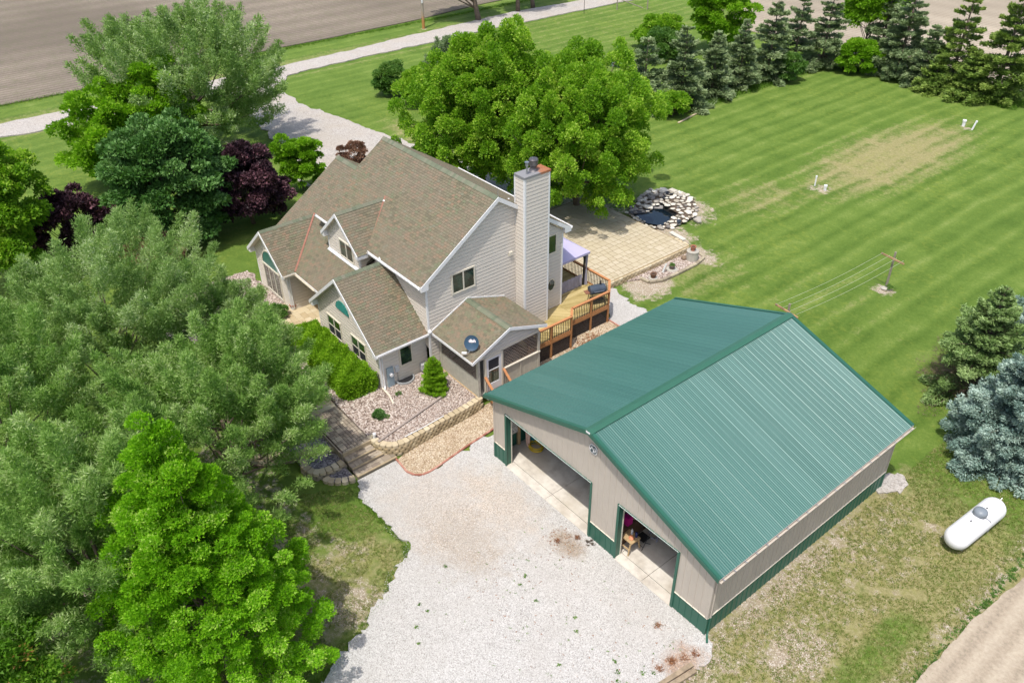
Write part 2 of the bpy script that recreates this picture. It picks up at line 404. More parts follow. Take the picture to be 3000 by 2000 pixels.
def field_mat(name, a, b, dirx, period, green=.0):
    m = N(name); sx = m.n('ShaderNodeSeparateXYZ'); m.l(m.pos, sx.inputs[0])
    co = sx.outputs[0] if dirx else sx.outputs[1]
    w = m.math('ADD', co, m.math('MULTIPLY', m.noise(.03, 2), 1.5)); w = m.math('ADD', w, m.math('MULTIPLY', m.noise(1.5, 2), .15))
    st = m.math('ADD', .5, m.math('MULTIPLY', m.math('SINE', m.math('MULTIPLY', w, 2*pi/period)), .5))
    st2 = m.math('ADD', .5, m.math('MULTIPLY', m.math('SINE', m.math('MULTIPLY', w, 2*pi/(period*6.1))), .5))
    f = m.math('ADD', m.math('MULTIPLY', st, .18), m.math('MULTIPLY', m.noise(7., 6, .75), .75)); f = m.math('ADD', f, m.math('MULTIPLY', st2, .1))
    col = m.ramp(f, [(.3, tuple(x*.62 for x in a)), (.5, a), (.75, b)])
    big = m.ramp(m.noise(.025, 3), [(.4, 0.), (.62, .75)]); col = m.mix(big, col, tuple(x*.62 for x in a))
    stub = m.ramp(m.noise(9., 3, .8, off=(3, 3, 3)), [(.66, 0.), (.74, .55)]); col = m.mix(stub, col, (.5, .42, .30))
    if green:
        gr = m.math('MULTIPLY', m.math('MULTIPLY', st, st), m.ramp(m.noise(.9, 4, .7, off=(2, 7, 1)), [(.45, 0.), (.65, green)])); col = m.mix(gr, col, (.09, .13, .04))
    m.bump(m.noise(5, 6, .8), .8, .06); return m.fin(col, .95, 0, .1)
F_A = field_mat('ploughed soil with seedlings', (.215, .180, .145), (.35, .30, .235), True, .76, .5)
F_B = field_mat('dry tilled soil', (.38, .325, .25), (.48, .42, .335), False, .76)
F_C = field_mat('pale tilled soil', (.37, .31, .235), (.47, .405, .315), True, .8)
sheet('field', [(-70.2, -400), (-69.8, 0), (-70.3, 18), (-70.6, 31), (-71.2, 45), (-72.2, 54), (-74, 90), (-76, 600), (-600, 600), (-600, -400)], .05, F_A, .12, 2.5, seed=1)
sheet('field', [(-43, 70.5), (-28, 70.8), (-8, 71.5), (60, 73), (300, 73), (300, 600), (-110, 600), (-52, 84)], .05, F_B, .15, 2.)
sheet('field', [(18.9, -60), (18.55, 3), (18.6, 8), (18.95, 12), (19.2, 60), (300, 60), (300, -200), (18.9, -200)], .03, F_C, .025, .2, seed=9)
rd = [(-64.2, -60), (-64.3, 1), (-63.8, 18), (-64.3, 28), (-65.6, 47), (-66.1, 55), (-65, 66), (-66, 110), (-66, 400)]
rn = [(-61.5, 400), (-61, 110), (-60.5, 70), (-61.1, 50), (-60.9, 26), (-60.3, 18), (-59.6, -2), (-59.9, -5), (-60.6, -9), (-60.6, -60)]
sheet('road', rd+rn, .055, G_ROAD, .10, .6)
sheet('driveway', [(-60.2, 10.0), (-56, 12.6), (-52, 11.3), (-45, 10.0), (-41.8, 10.3), (-37, 8.3), (-32, 6.9), (-24, 6.2), (-20.4, 6.2), (-20.4, 19.5), (-26, 20.3), (-33, 19.2), (-40, 17.9), (-45, 17.3), (-50, 16.4), (-56.4, 16.4), (-60.5, 19.5)], lambda x, y: float(ground_h(x, y))+.09, G_ROAD, .12, .35)
sheet('driveway', [(-2.72, -3.62), (-2.72, -5.85), (-1.9, -6.2), (-.6, -6.25), (.6, -6.25), (1.8, -6.15), (2.45, -6.55), (2.7, -7.4), (3.1, -7.9), (3.6, -8.3), (3.9, -9.2), (4.4, -9.9), (4.9, -11.0), (5.1, -12.2), (5.5, -14.5), (6, -24), (16, -24), (14.2, -6), (13.2, -2.6), (13.55, -1.6), (13.3, -.35), (12.62, 0.06), (0.03, 0.06), (.03, 12.6), (.0, 14.2), (-1.5, 14.9), (-4.0, 14.7), (-5.3, 14.6), (-7.3, 15.0), (-7.3, 13.05), (-5.6, 13.0), (-4.85, 12.25), (-1.55, 12.25), (-1.55, 1.1), (-1.12, -2.5), (-1.1, -3.1), (-1.3, -3.55), (-1.75, -3.76)],
      .012, G_WHITE, .11, .16, straight=[((.03, .06), (.03, 12.6)), ((.03, .06), (12.62, .06)), ((-2.72, -3.62), (-2.72, -5.85)), ((-1.55, 1.1), (-1.55, 12.25)), ((-1.55, 12.25), (-4.85, 12.25))])
sheet('gravel_bed', [(-3.25, 1.6), (-3.1, .4), (-3.1, -1), (-2.95, -2.6), (-2.85, -3.2), (-2.72, -3.66), (-1.75, -3.72), (-1.36, -3.58), (-1.15, -3.3), (-1.12, -3), (-1.15, -2.5), (-1.38, -.8), (-1.57, 1.1), (-1.57, 12.2), (-4.9, 12.2), (-6.4, 12.6), (-6.4, 5.4), (-3.6, 5.4)], .018, G_TAN)
sheet('gravel_patch', [(12.62, 11.7), (13.0, 11.9), (13.35, 12.4), (13.4, 13.1), (12.9, 13.5), (12.3, 13.2), (12.0, 12.4)], .02, G_ROAD, .08, .2)
BEDZ = lambda x, y: float(plateau(x, y))
# raised river-rock bed in front of the house wing, held by the block wall
cap = [(-4.30, -4.17), (-3.95, -4.2), (-3.61, -4.13), (-3.27, -3.91), (-3.02, -3.6), (-2.90, -3.06), (-2.95, -2.47), (-3.0, -1.7), (-3.05, -0.93), (-3.06, -.2), (-3.08, .45), (-3.14, 1.05), (-3.22, 1.62)]
bedpts = [(x-.27, y+.16) for x, y in cap] + [(-3.45, 1.7), (-6.6, 1.7), (-7.0, 1.0), (-7.05, -1.7), (-13.3, -1.7), (-13.3, -4.2), (-4.3, -4.2)]
sheet('gravel_bed', bedpts, BEDZ, G_PINK, drop=.6)
sheet('gravel_bed', [(-4.85, -5.72), (-16.2, -5.72), (-16.2, -2.0), (-22.5, -2.2), (-22.5, -8.2), (-8, -8.6), (-5.8, -7.4), (-5.2, -6.3)], lambda x, y: max(float(ground_h(x, y))+.03, .47 if x > -6 else 0), G_PINK, .12, .3, drop=.5, seed=5)
sheet('gravel_bed', [(-4.62, -5.8), (-4.85, -6.0), (-5.6, -7.4), (-4.75, -7.4), (-4.2, -7.3), (-3.95, -7.0), (-3.88, -6.6), (-3.88, -5.8)], .27, G_DARK, drop=.3)
sheet('gravel_bed', [(-3.8, -5.85), (-3.8, -6.9), (-3.4, -6.9), (-3.1, -6.55), (-2.95, -6.2), (-2.85, -5.85)], .08, G_DARK, drop=.1)
sheet('gravel_bed', [(-5.2, -6.0), (-5.9, -7.6), (-8.5, -8.4), (-8.5, -5.9), (-4.9, -5.8)], .50, G_DARK, drop=.3)
sheet('gravel_bed', [(-7.3, 16.2), (-6.85, 17.2), (-6.3, 17.25), (-5.95, 18.1), (-5.92, 19.8), (-5.95, 21.2), (-6.2, 22.25), (-6.75, 22.4), (-7.3, 21.9)], .05, G_PINK, drop=.1)

# ================================================================== barn
GREEN = paint('green painted steel', (.060, .175, .135), .33, .06, 1.2, .0, .6)
def roof_steel():
    m = N('green roof steel'); t = m.attr(); sx = m.n('ShaderNodeSeparateXYZ'); m.l(m.pos, sx.inputs[0])
    cmb = m.n('ShaderNodeCombineXYZ'); m.l(m.math('MULTIPLY', sx.outputs[0], .35), cmb.inputs[0]); m.l(m.math('MULTIPLY', sx.outputs[1], 3.2), cmb.inputs[1])
    st = m.noise(1., 5, .65, vec=cmb.outputs[0]); big = m.noise(.25, 3, .6)
    f = m.math('ADD', m.math('MULTIPLY', t, .35), m.math('ADD', m.math('MULTIPLY', st, .4), m.math('MULTIPLY', big, .3)), clamp=True)
    col = m.ramp(f, [(.25, (.036, .122, .100)), (.5, (.043, .138, .114)), (.8, (.058, .156, .132))])
    m.b.inputs['Coat Weight'].default_value = .45; m.b.inputs['Coat IOR'].default_value = 1.6; m.b.inputs['Coat Roughness'].default_value = .36
    return m.fin(col, m.math('ADD', .42, m.math('MULTIPLY', st, .16)), 0., .6)
GREEN_R = roof_steel()
GREEN_D = paint('dark green steel', (.025, .110, .075), .4, .08, 1.5)
TAN = paint('tan wall steel', (.46, .415, .36), .45, .05, 1.0)
WHITE = paint('white trim', (.74, .74, .74), .45, .05, 3.)
OFFW = paint('cream trim', (.66, .61, .51), .5, .05, 3.)
STEEL = paint('galvanised steel', (.42, .44, .47), .35, .15, 8., .8)
BLACK = paint('black iron', (.02, .02, .022), .4, .2, 5)
WOODL = paint('framing lumber', (.45, .32, .17), .7, .2, 6, bump=.2)
BW, BL, EZ, RZ, RX = 12.58, 12.04, 3.617, 5.899, 6.29
RS = (RZ-EZ)/(RX+.346)
barn = thing('pole_barn', (0, 0, 0), 'tan steel pole barn with green ribbed roof, green wainscot and two open door bays', 'barn')
def zroof(x): return RZ-RS*abs(x-RX)-.10
PITCH = .3048
def rib_strip(mb, a, b, t, nrm, w=.035, h=.016, tw=.25):
    """a raised rib from a to b along direction t (unit, across), proud along nrm"""
    a = Vector(a); b = Vector(b); t = Vector(t); nrm = Vector(nrm)
    q = [(-w/2, 0), (-w/2*tw*2, h), (w/2*tw*2, h), (w/2, 0)]
    for i in range(3):
        (s0, h0), (s1, h1) = q[i], q[i+1]
        mb.poly([a+t*s0+nrm*h0, a+t*s1+nrm*h1, b+t*s1+nrm*h1, b+t*s0+nrm*h0])
    mb.poly([b+t*s+nrm*hh for s, hh in q])
def wall_panels(org, t, nrm, length, top, doors=()):
    """ribbed steel wall panels, three ribs each: tan above, green wainscot below"""
    org = Vector(org); t = Vector(t); nrm = Vector(nrm)
    P = lambda s, z, o=0: org+t*s+Vector((0, 0, z))+nrm*o
    npan = int(math.ceil(length/(PITCH*3)))
    for k in range(npan):
        s0 = k*PITCH*3; s1 = min(length, s0+PITCH*3)
        up, lo = MB(), MB()
        cuts = [s0, s1]+[s0+PITCH, s0+2*PITCH]+[d for dd in doors for d in dd[:2]]+([RX] if top == 'gable' else [])
        cuts = sorted(c for c in set(cuts) if s0-1e-6 <= c <= s1+1e-6)
        for a, b in zip(cuts, cuts[1:]):
            if b-a < 1e-4: continue
            mid = (a+b)/2; dr = [d for d in doors if d[0] < mid < d[1]]
            zt = (lambda s: zroof(s)) if top == 'gable' else (lambda s: top)
            zb = dr[0][2] if dr else .93
            up.poly([P(a, zb), P(b, zb), P(b, zt(b)), P(a, zt(a))]); 
            if not dr: lo.poly([P(a, -.03, .004), P(b, -.03, .004), P(b, .925, .004), P(a, .925, .004)])
            for f in (.33, .66):
                s = a+(b-a)*f
                rib_strip(up, P(s, zb), P(s, zt(s)), t, nrm, .02, .004)
        for i in range(3):
            s = s0+i*PITCH
            if s > length-.02 or s < .02: continue
            dr = [d for d in doors if d[0]-.03 < s < d[1]+.03]; zb = dr[0][2] if dr else .93
            rib_strip(up, P(s, zb), P(s, (zroof(s) if top == 'gable' else top)), t, nrm, .05, .022)
            if not dr: rib_strip(lo, P(s, -.03, .004), P(s, .92, .004), t, nrm, .05, .022)
        up.build('wall_panel', TAN, barn)
        if lo.f: lo.build('wainscot_panel', GREEN_D, barn)
D1 = (.88, 6.351, 3.048); D2 = (7.906, 10.946, 3.048)
wall_panels((0, 0, 0), (1, 0, 0), (0, -1, 0), BW, 'gable', (D1, D2))
wall_panels((0, BL, 0), (1, 0, 0), (0, 1, 0), BW, 'gable')
wall_panels((BW, 0, 0), (0, 1, 0), (1, 0, 0), BL, 3.56)
wall_panels((0, 0, 0), (0, 1, 0), (-1, 0, 0), BL, 3.56)
# drip strips above the wainscot
for (a, b) in (((0, -.03), (.82, -.03)), ((6.42, -.03), (7.84, -.03)), ((11.01, -.03), (12.6, -.03))):
    mb = MB(); mb.box(a[0], -.035, .915, b[0], .0, .94); mb.build('drip_strip', OFFW, barn)
mb = MB(); mb.box(BW, 0, .915, BW+.035, BL, .94); mb.build('drip_strip', OFFW, barn)
# corner trims
for x, y in ((0, 0), (BW, 0), (BW, BL), (0, BL)):
    mb = MB(); sx = -1 if x == 0 else 1; sy = -1 if y == 0 else 1
    mb.box(x-.07 if sx > 0 else x-.03, y-.03 if sy < 0 else y-.07, .94, x+.03 if sx > 0 else x+.07, y+.07 if sy < 0 else y+.03, 3.5); mb.build('corner_trim', TAN, barn)
    mb = MB(); mb.box(x-.075 if sx > 0 else x-.034, y-.034 if sy < 0 else y-.075, -.03, x+.034 if sx > 0 else x+.075, y+.075 if sy < 0 else y+.034, .925); mb.build('corner_trim', GREEN_D, barn)
# door openings: deep green jambs and header
for (a, b, h) in (D1, D2):
    mb = MB(); mb.box(a-.06, -.05, .0, a+.0, .26, h+.06); mb.box(a-.07, -.045, 0, a+.05, -.03, h+.06); mb.build('door_jamb', GREEN_D, barn)
    mb = MB(); mb.box(b, -.05, .0, b+.06, .26, h+.06); mb.box(b-.05, -.045, 0, b+.07, -.03, h+.06); mb.build('door_jamb', GREEN_D, barn)
    mb = MB(); mb.box(a+.001, -.05, h, b-.001, .26, h+.05); mb.build('door_header', GREEN_D, barn)
    mb = MB(); mb.box(a+.001, -.056, h+.035, b-.001, -.05, h+.06); mb.build('header_edge', WHITE, barn)
    mb = MB(); mb.box(a-.0, .26, .0, a+.03, .30, h); mb.build('weather_strip', OFFW, barn)
# roof panels
ys = np.arange(-.296, 12.41, PITCH*3)
for side in (-1, 1):
    xe = RX+side*(RX+.346); ze = EZ
    rd_ = Vector((xe-RX, 0, ze-RZ)); L_ = rd_.length; rd_n = rd_.normalized(); nrm = Vector((0, 1, 0)).cross(rd_n)
    if nrm.z < 0: nrm = -nrm
    for k, y0 in enumerate(ys):
        y1 = min(12.41, y0+PITCH*3); mb = MB(); ptint = random.random()
        a = Vector((RX, y0, RZ)); 
        mb.prism([(RX, y0, RZ), (xe, y0, ze), (xe, y1, ze), (RX, y1, RZ)], nrm*-.03)
        for i in range(3):
            y = y0+i*PITCH+.0
            if y > y1-.01 or y < -.25: continue
            big = (i == 0)
            rib_strip(mb, Vector((RX, y, RZ))+nrm*.001, Vector((xe, y, ze))+nrm*.001, (0, 1, 0), nrm, .072 if big else .056, .020 if big else .016, .15)
            for f in (.33, .66):
                yy = y+PITCH*f
                if yy < y1: rib_strip(mb, Vector((RX, yy, RZ))+nrm*.001, Vector((xe, yy, ze))+nrm*.001, (0, 1, 0), nrm, .04, .008)
        mb.t = [ptint]*len(mb.t); mb.build('roof_panel', GREEN_R, barn)
    # rake trims and rake underside
    for y, s in ((-.296, -1), (12.41, 1)):
        mb = MB(); yo = y+s*.012
        mb.prism([Vector((RX, yo, RZ+.04)), Vector((xe, yo, ze+.04)), Vector((xe, yo, ze-.15)), Vector((RX, yo, RZ-.15))], (0, s*.03, 0))
        mb.prism([Vector((RX, y, RZ+.045)), Vector((xe, y, ze+.045)), Vector((xe, y, ze+.035)), Vector((RX, y, RZ+.035))], (0, -s*.14, 0))
        mb.build('rake_trim', GREEN_D, barn)
        mb = MB(); y2 = 0-.03 if s < 0 else BL+.03
        mb.poly([(RX, y, RZ-.125), (xe, y, ze-.125), (xe, y2, ze-.125), (RX, y2, RZ-.125)]); mb.build('soffit', TAN, barn)
    mb = MB(); mb.prism([Vector((xe, -.296, ze-.02)), Vector((xe, -.296, ze-.12)), Vector((xe-side*.35, -.296, ze-.12)), Vector((xe-side*.35, -.296, ze-.10))], (0, 12.706, 0)); mb.build('eave_soffit', TAN, barn)
# ridge cap
mb = MB(); 
for s in (-1, 1):
    n_ = Vector((s*RS, 0, 1)).normalized()
    mb.prism([Vector((RX, -.33, RZ+.065)), Vector((RX+s*.20, -.33, RZ+.065-RS*.20)), Vector((RX+s*.20, -.33, RZ+.04-RS*.20)), Vector((RX, -.33, RZ+.03))], (0, 12.77, 0))
mb.build('ridge_cap', paint('ridge cap green', (.035, .12, .08), .35, .05), barn)
mb = MB(); mb.box(RX-.09, -.345, RZ-.06, RX+.12, -.33, RZ+.02); mb.build('ridge_end_cap', WHITE, barn)
# gutter with hangers on the near eave
gx = BW+.346+.005
mb = MB(); mb.prism([(gx, -.28, EZ+.0), (gx, -.28, EZ-.12), (gx+.09, -.28, EZ-.12), (gx+.125, -.28, EZ-.0), (gx+.115, -.28, EZ-.0), (gx+.08, -.28, EZ-.105), (gx+.012, -.28, EZ-.105), (gx+.012, -.28, EZ)], (0, 12.67, 0)); mb.build('gutter', TAN, barn)
for i in range(21):
    y = -.15+i*.61; mb = MB(); mb.box(gx-.02, y-.012, EZ-.012, gx+.13, y+.012, EZ+.004); mb.build('gutter_hanger', STEEL, barn)
mb = MB(); mb.path([(gx+.06, .12, EZ-.1), (gx+.0, .12, EZ-.3), (BW+.05, .12, EZ-.45), (BW+.05, .12, .95)], .04, 8); mb.build('downspout', TAN, barn)
mb = MB(); mb.path([(BW+.055, .12, .95), (BW+.055, .12, .22), (BW+.13, .0, .06), (BW+.32, -.22, .02)], .045, 8); mb.build('downspout', GREEN_D, barn)
# badge: dark shield with a slanted white M
mb = MB(); cx, cz = 6.37, 4.90
oct_ = lambda r, o: [(cx+r*a*.21, -.03-o, cz+r*b*.21) for a, b in ((-.55, 1), (.55, 1), (1, .55), (1, -.55), (.55, -1), (-.55, -1), (-1, -.55), (-1, .55))]
mb.prism(oct_(1.0, .0), (0, -.03, 0)); bd = mb.build('badge', WHITE, barn)
mb = MB(); mb.prism(oct_(.86, .031), (0, -.004, 0)); mb.build('badge_field', paint('badge slate', (.03, .06, .075), .4, .05), bd)
mb = MB(); 
def zig(pts, w):
    for (a, b), (c, d) in zip(pts, pts[1:]): mb.bar((cx+a*.21, -.068, cz+b*.21), (cx+c*.21, -.068, cz+d*.21), .006, w, up=(0, 0, 1))
zig([(-.72, -.35), (-.28, .62), (-.02, -.05), (.34, .55), (.02, -.72)], .042); zig([(.34, .55), (.72, .3), (.45, -.45)], .042)
mb.build('badge_letter', WHITE, bd)
# floor slabs
mf = N('barn concrete'); nn = mf.noise(1.1, 6, .68); n2 = mf.noise(.35, 4, .6, off=(5, 5, 5))
cc = mf.ramp(nn, [(.3, (.40, .36, .31)), (.5, (.58, .54, .48)), (.7, (.68, .645, .58))]); cc = mf.mix(mf.ramp(n2, [(.45, 0.), (.65, .5)]), cc, (.34, .28, .2))
CONC = mf.fin(cc, .75, 0, .3)
for x0, x1 in ((.06, 3.6), (3.62, 7.9), (7.92, 9.4), (9.42, 12.5)):
    for y0, y1 in ((.40, 4.0), (4.02, 8), (8.02, 11.95)):
        mb = MB(); mb.box(x0, y0, -.08, x1, y1, .05); mb.build('floor_slab', CONC, barn)
for x0, x1 in ((.88, 3.6), (3.62, 6.35), (7.906, 9.4), (9.42, 10.946)):
    mb = MB(); mb.box(x0, -.06, -.1, x1, .38, .035); mb.build('door_apron', CONC, barn)
# posts and wall liner inside
for x in (.25, 6.75, 7.5, 12.3):
    mb = MB(); mb.box(x-.07, .08, .05, x+.07, .22, 3.4); mb.build('post', WOODL, barn)
for y in (1.35, 3.6, 6, 8.4, 10.8):
    for x in (.1, 12.42):
        mb = MB(); mb.box(x-.06, y-.07, .05, x+.06, y+.07, 3.45); mb.build('post', WOODL, barn)
for y in (.3, 2.7, 5.1, 7.5, 9.9, 11.8):
    mb = MB(); mb.bar((.1, y, 3.4), (12.4, y, 3.4), .04, .2); mb.bar((.1, y, 3.5), (RX, y, RZ-.28), .04, .15); mb.bar((RX, y, RZ-.28), (12.4, y, 3.5), .04, .15); mb.build('truss', WOODL, barn)
# --- things kept inside the barn
def simple(name, mb, mat, label, cat, group=None, loc=None, **k):
    o = mb.build(name, mat, None, origin=loc or (np.mean([v[0] for v in mb.v]), np.mean([v[1] for v in mb.v]), min(v[2] for v in mb.v)), **k); return tag(o, label, cat, group)
mb = MB()
for i in range(9):
    rr = .34+random.uniform(-.07, .07); mb.path([(.86+rr*cos(a)*1.1, 1.78+rr*sin(a)*.9, .09+i*.028+.012*sin(a*2+i)) for a in np.linspace(0, 2*pi, 19)], .018, 5)
simple('coiled_hose', mb, paint('yellow hose', (.62, .45, .03), .45, .1), 'loose coil of yellow hose on the barn floor inside the wide door', 'hose')
mb = MB()
for i in range(7):
    mb.path([(.34+.05*i+.02*sin(i), 1.56+.04*cos(i*2), 1.5), (.38+.04*i, 1.6+.05*sin(i*3), .9), (.44+.025*i, 1.58, .3), (.5+.02*i, 1.55, .1)], [.05, .06, .05, .03], 6)
simple('hanging_cloth', mb, paint('pinkish cloth', (.62, .42, .34), .8, .2), 'pale pink cloth hanging beside the yellow hose in the barn', 'cloth')
for k, (x, y, hgt, c, nm, lb) in enumerate([(.36, 2.0, .95, (.02, .22, .24), 'tool_bag', 'teal bag standing behind the hanging cloth in the barn'), (.95, 2.45, .9, (.02, .12, .32), 'tool_bag', 'blue bag against the back of the yellow hose coil in the barn')]):
    mb = MB(); mb.lathe([(.22, .0), (.26, .15), (.24, hgt*.6), (.17, hgt*.9), (.08, hgt)], (x, y, .05), 10); simple(nm, mb, paint('bag%d' % k, c, .7, .3), lb, 'bag', smooth=True)
mb = MB(); mb.box(.16, .80, .95, .19, 1.22, 1.75); simple('wall_chart', mb, tinted('printed sheet', [(.2, (.75, .75, .72)), (.5, (.5, .5, .47)), (.8, (.2, .2, .2))], nscale=14, namt=.9), 'grey printed chart hung on the inner wall by the wide door', 'chart')
# sawhorse table with clutter
SHX, SHY = -.30, -.20
saw = thing('sawhorse', (8.25-.3, .95-.2, .05), 'small wooden sawhorse bench just inside the narrow barn door', 'bench')
mb = MB(); mb.box(7.65, .52, .72, 8.28, 1.05, .78); mb.build('top', WOODL, saw)
for x in (7.72, 8.2):
    for y, dy in ((.56, -.1), (1.0, .14)):
        mb = MB(); mb.bar((x, y, .72), (x+.0, y+dy, .05), .05, .05); mb.build('leg', WOODL, saw)
mb = MB(); mb.box(7.7, .50, .30, 8.22, .54, .36); mb.build('brace', WOODL, saw)
mb = MB(); mb.lathe([(.1, 0), (.12, .04), (.07, .13)], (8.06, .73, .78), 12); simple('tape_roll', mb, paint('orange tape', (.7, .28, .15), .5, .2), 'orange roll of tape on the sawhorse bench', 'tape')
mb = MB(); mb.lathe([(.05, 0), (.05, .2), (.02, .25), (.02, .3)], (7.9, .92, .78), 10); simple('spray_can', mb, WHITE, 'white spray can standing on the sawhorse bench', 'can')
mb = MB(); mb.lathe([(.06, 0), (.06, .22), (.03, .26)], (8.12, .95, .78), 10); simple('bottle', mb, paint('navy plastic', (.02, .03, .12), .3), 'dark blue bottle standing on the sawhorse bench', 'bottle')
mb = MB(); mb.box(7.28, .95, .93, 7.62, 1.25, 1.3); mb.box(7.30, .97, 1.3, 7.60, 1.23, 1.35); simple('storage_box', mb, paint('magenta plastic', (.6, .02, .25), .4), 'magenta plastic box on the dark workbench behind the sawhorse bench', 'box', bevel=.02)
mb = MB(); mb.box(7.0, .7, .05, 7.64, 2.3, .9); mb.box(6.98, .68, .9, 7.66, 2.32, .93); simple('workbench', mb, paint('dark bench', (.12, .07, .04), .7, .3), 'dark workbench behind the sawhorse in the barn', 'bench')
mb = MB(); mb.tube((7.45, 1.5, .93), (7.40, 1.75, 1.7), .12, .12, 12); simple('paper_roll', mb, paint('kraft paper', (.5, .33, .2), .8), 'brown paper roll leaning upright on the dark workbench', 'roll')
ch = thing('folding_chair', (8.15, 1.35, .05), 'black folding chair with crossed legs inside the narrow barn door', 'chair')
mb = MB(); mb.box(7.92, 1.15, .47, 8.36, 1.57, .50); mb.build('seat', BLACK, ch)
mb = MB(); mb.box(7.92, 1.63, .75, 8.36, 1.66, 1.0); mb.build('backrest', BLACK, ch)
for x in (7.92, 8.36):
    mb = MB(); mb.path([(x, 1.10, .06), (x, 1.64, 1.0)], .014, 6); mb.build('leg', BLACK, ch)
    mb = MB(); mb.path([(x, 1.62, .06), (x, 1.18, .48)], .014, 6); mb.build('leg', BLACK, ch)
mb = MB(); mb.path([(7.92, 1.17, .18), (8.36, 1.17, .18)], .012, 6); mb.build('stretcher', BLACK, ch)
mb = MB(); 
for i in range(26):
    a = random.uniform(0, 6.28); r = random.uniform(.05, .3); p = Vector((8.15+r*cos(a), 2.15+r*sin(a), .08+random.uniform(0, .4)))
    mb.poly([p+Vector((random.uniform(-.25, .25), random.uniform(-.25, .25), random.uniform(-.12, .12))) for _ in range(3)])
simple('plastic_sheet', mb, paint('clear film', (.42, .42, .5), .15, .3, 12, spec=.9), 'crumpled clear plastic sheet on the dark barn floor', 'plastic sheet')

# ================================================================== house
SID = paint('vinyl siding', (.66, .605, .535), .5, .03, .7)
SHING = tinted('asphalt shingles', [(.0, (.125, .118, .080)), (.25, (.168, .150, .102)), (.45, (.185, .158, .108)), (.62, (.145, .160, .100)), (.8, (.220, .155, .106)), (1., (.170, .172, .122))], .95, 9., .05, .1, .5, 90, big=(.42, (.195, .160, .125), .45))
SHBASE = paint('roof felt', (.045, .038, .03), .95, .2)
CAPSH = tinted('ridge shingles', [(.0, (.125, .145, .10)), (.5, (.155, .172, .12)), (1., (.19, .185, .14))], .95, 5., .3, .1, .4, 90)
COPPER = paint('brown valley metal', (.25, .105, .07), .6, .15, 4)
GLASS = N('window glass'); gn = GLASS.noise(1.3, 2); GLASS.b.inputs['Coat Weight'].default_value = .6; GLASS = GLASS.fin(GLASS.ramp(gn, [(.4, (.012, .022, .017)), (.6, (.035, .065, .05))]), .06, 0, 1.)
TEALG = paint('teal blind', (.035, .16, .14), .35, .15, 2)
SCREEN = paint('insect screen', (.028, .030, .038), .7, .1)
HX, HY = -6.693, 1.057
def HP(u, v, z): return Vector((HX+u, HY+v, z))
house = thing('house', (HX-5, HY+4, .6), 'beige sided two storey house with grey brown shingle roofs, gabled wings and a tall chimney', 'house')

def clip_poly(poly, a, b, c):
    """keep a*x+b*y<=c"""
    out = []
    for i in range(len(poly)):
        p, q = poly[i], poly[(i+1) % len(poly)]; dp = a*p[0]+b*p[1]-c; dq = a*q[0]+b*q[1]-c
        if dp <= 0: out.append(p)
        if (dp < 0 < dq) or (dq < 0 < dp): t = dp/(dp-dq); out.append((p[0]+(q[0]-p[0])*t, p[1]+(q[1]-p[1])*t))
    return out
EXPO, TABW = .145, .235
def roof_slope(parent, pts, th=.13, seed=0, individual=0, holes=()):
    """planar roof polygon (3D, world): slab + laid shingles; holes: list of convex polys left out (local coords not needed)"""
    r = random.Random(seed); P = [Vector(p) for p in pts]
    n = (P[1]-P[0]).cross(P[2]-P[1]).normalized()
    if n.z < 0: n = -n; P = P[::-1]
    e = Vector((0, 0, 1)).cross(n).normalized(); up = n.cross(e)
    if up.z < 0: up = -up; e = -e
    o = P[0]; loc = [((p-o).dot(e), (p-o).dot(up)) for p in P]
    mb = MB(); mb.prism(P, n*-th); slab = mb.build('roof_slope', SHBASE, parent)
    ymin = min(q[1] for q in loc); ymax = max(q[1] for q in loc); xmin = min(q[0] for q in loc); xmax = max(q[0] for q in loc)
    # counter-clockwise for clipping
    area = sum(loc[i][0]*loc[(i+1) % len(loc)][1]-loc[(i+1) % len(loc)][0]*loc[i][1] for i in range(len(loc)))
    L = loc if area > 0 else loc[::-1]
    edges = []
    for i in range(len(L)):
        (x0, y0), (x1, y1) = L[i], L[(i+1) % len(L)]; a, b = (y1-y0), -(x1-x0); edges.append((a, b, a*x0+b*y0))
    mb = MB(); row = 0; y = ymin; tiles = []
    while y < ymax-.01:
        off = (row % 2)*TABW/2+r.uniform(-.03, .03); x = xmin-TABW+off
        while x < xmax:
            q = [(x+.005, y), (x+TABW-.005, y), (x+TABW-.005, y+EXPO), (x+.005, y+EXPO)]
            full = True
            for a, b, c in edges:
                q2 = clip_poly(q, a, b, c)
                if len(q2) != len(q) or q2 != q: full = False
                q = q2
                if len(q) < 3: break
            if len(q) >= 3:
                t = r.random(); hgt = lambda yy: .024-(yy-y)/EXPO*.019
                if individual and full and len(tiles) < individual: tiles.append((x, y, t))
                else:
                    top = [o+e*a+up*b+n*hgt(b) for a, b in q]; mb.poly(top, t)
                    lowe = [w for w in q if abs(w[1]-y) < 1e-6]
                    if len(lowe) == 2:
                        lowe.sort(); A, B = lowe; mb.poly([o+e*A[0]+up*A[1], o+e*B[0]+up*B[1], o+e*B[0]+up*B[1]+n*.024, o+e*A[0]+up*A[1]+n*.024], t)
            x += TABW
        y += EXPO; row += 1
    so = mb.build('shingles', SHING, slab, kind='stuff')
    return slab, tiles, (o, e, up, n)
def beam(name, a, b, w, h, mat, parent=house, up=(0, 0, 1)):
    mb = MB(); mb.bar(a, b, w, h, up=up); return mb.build(name, mat, parent)
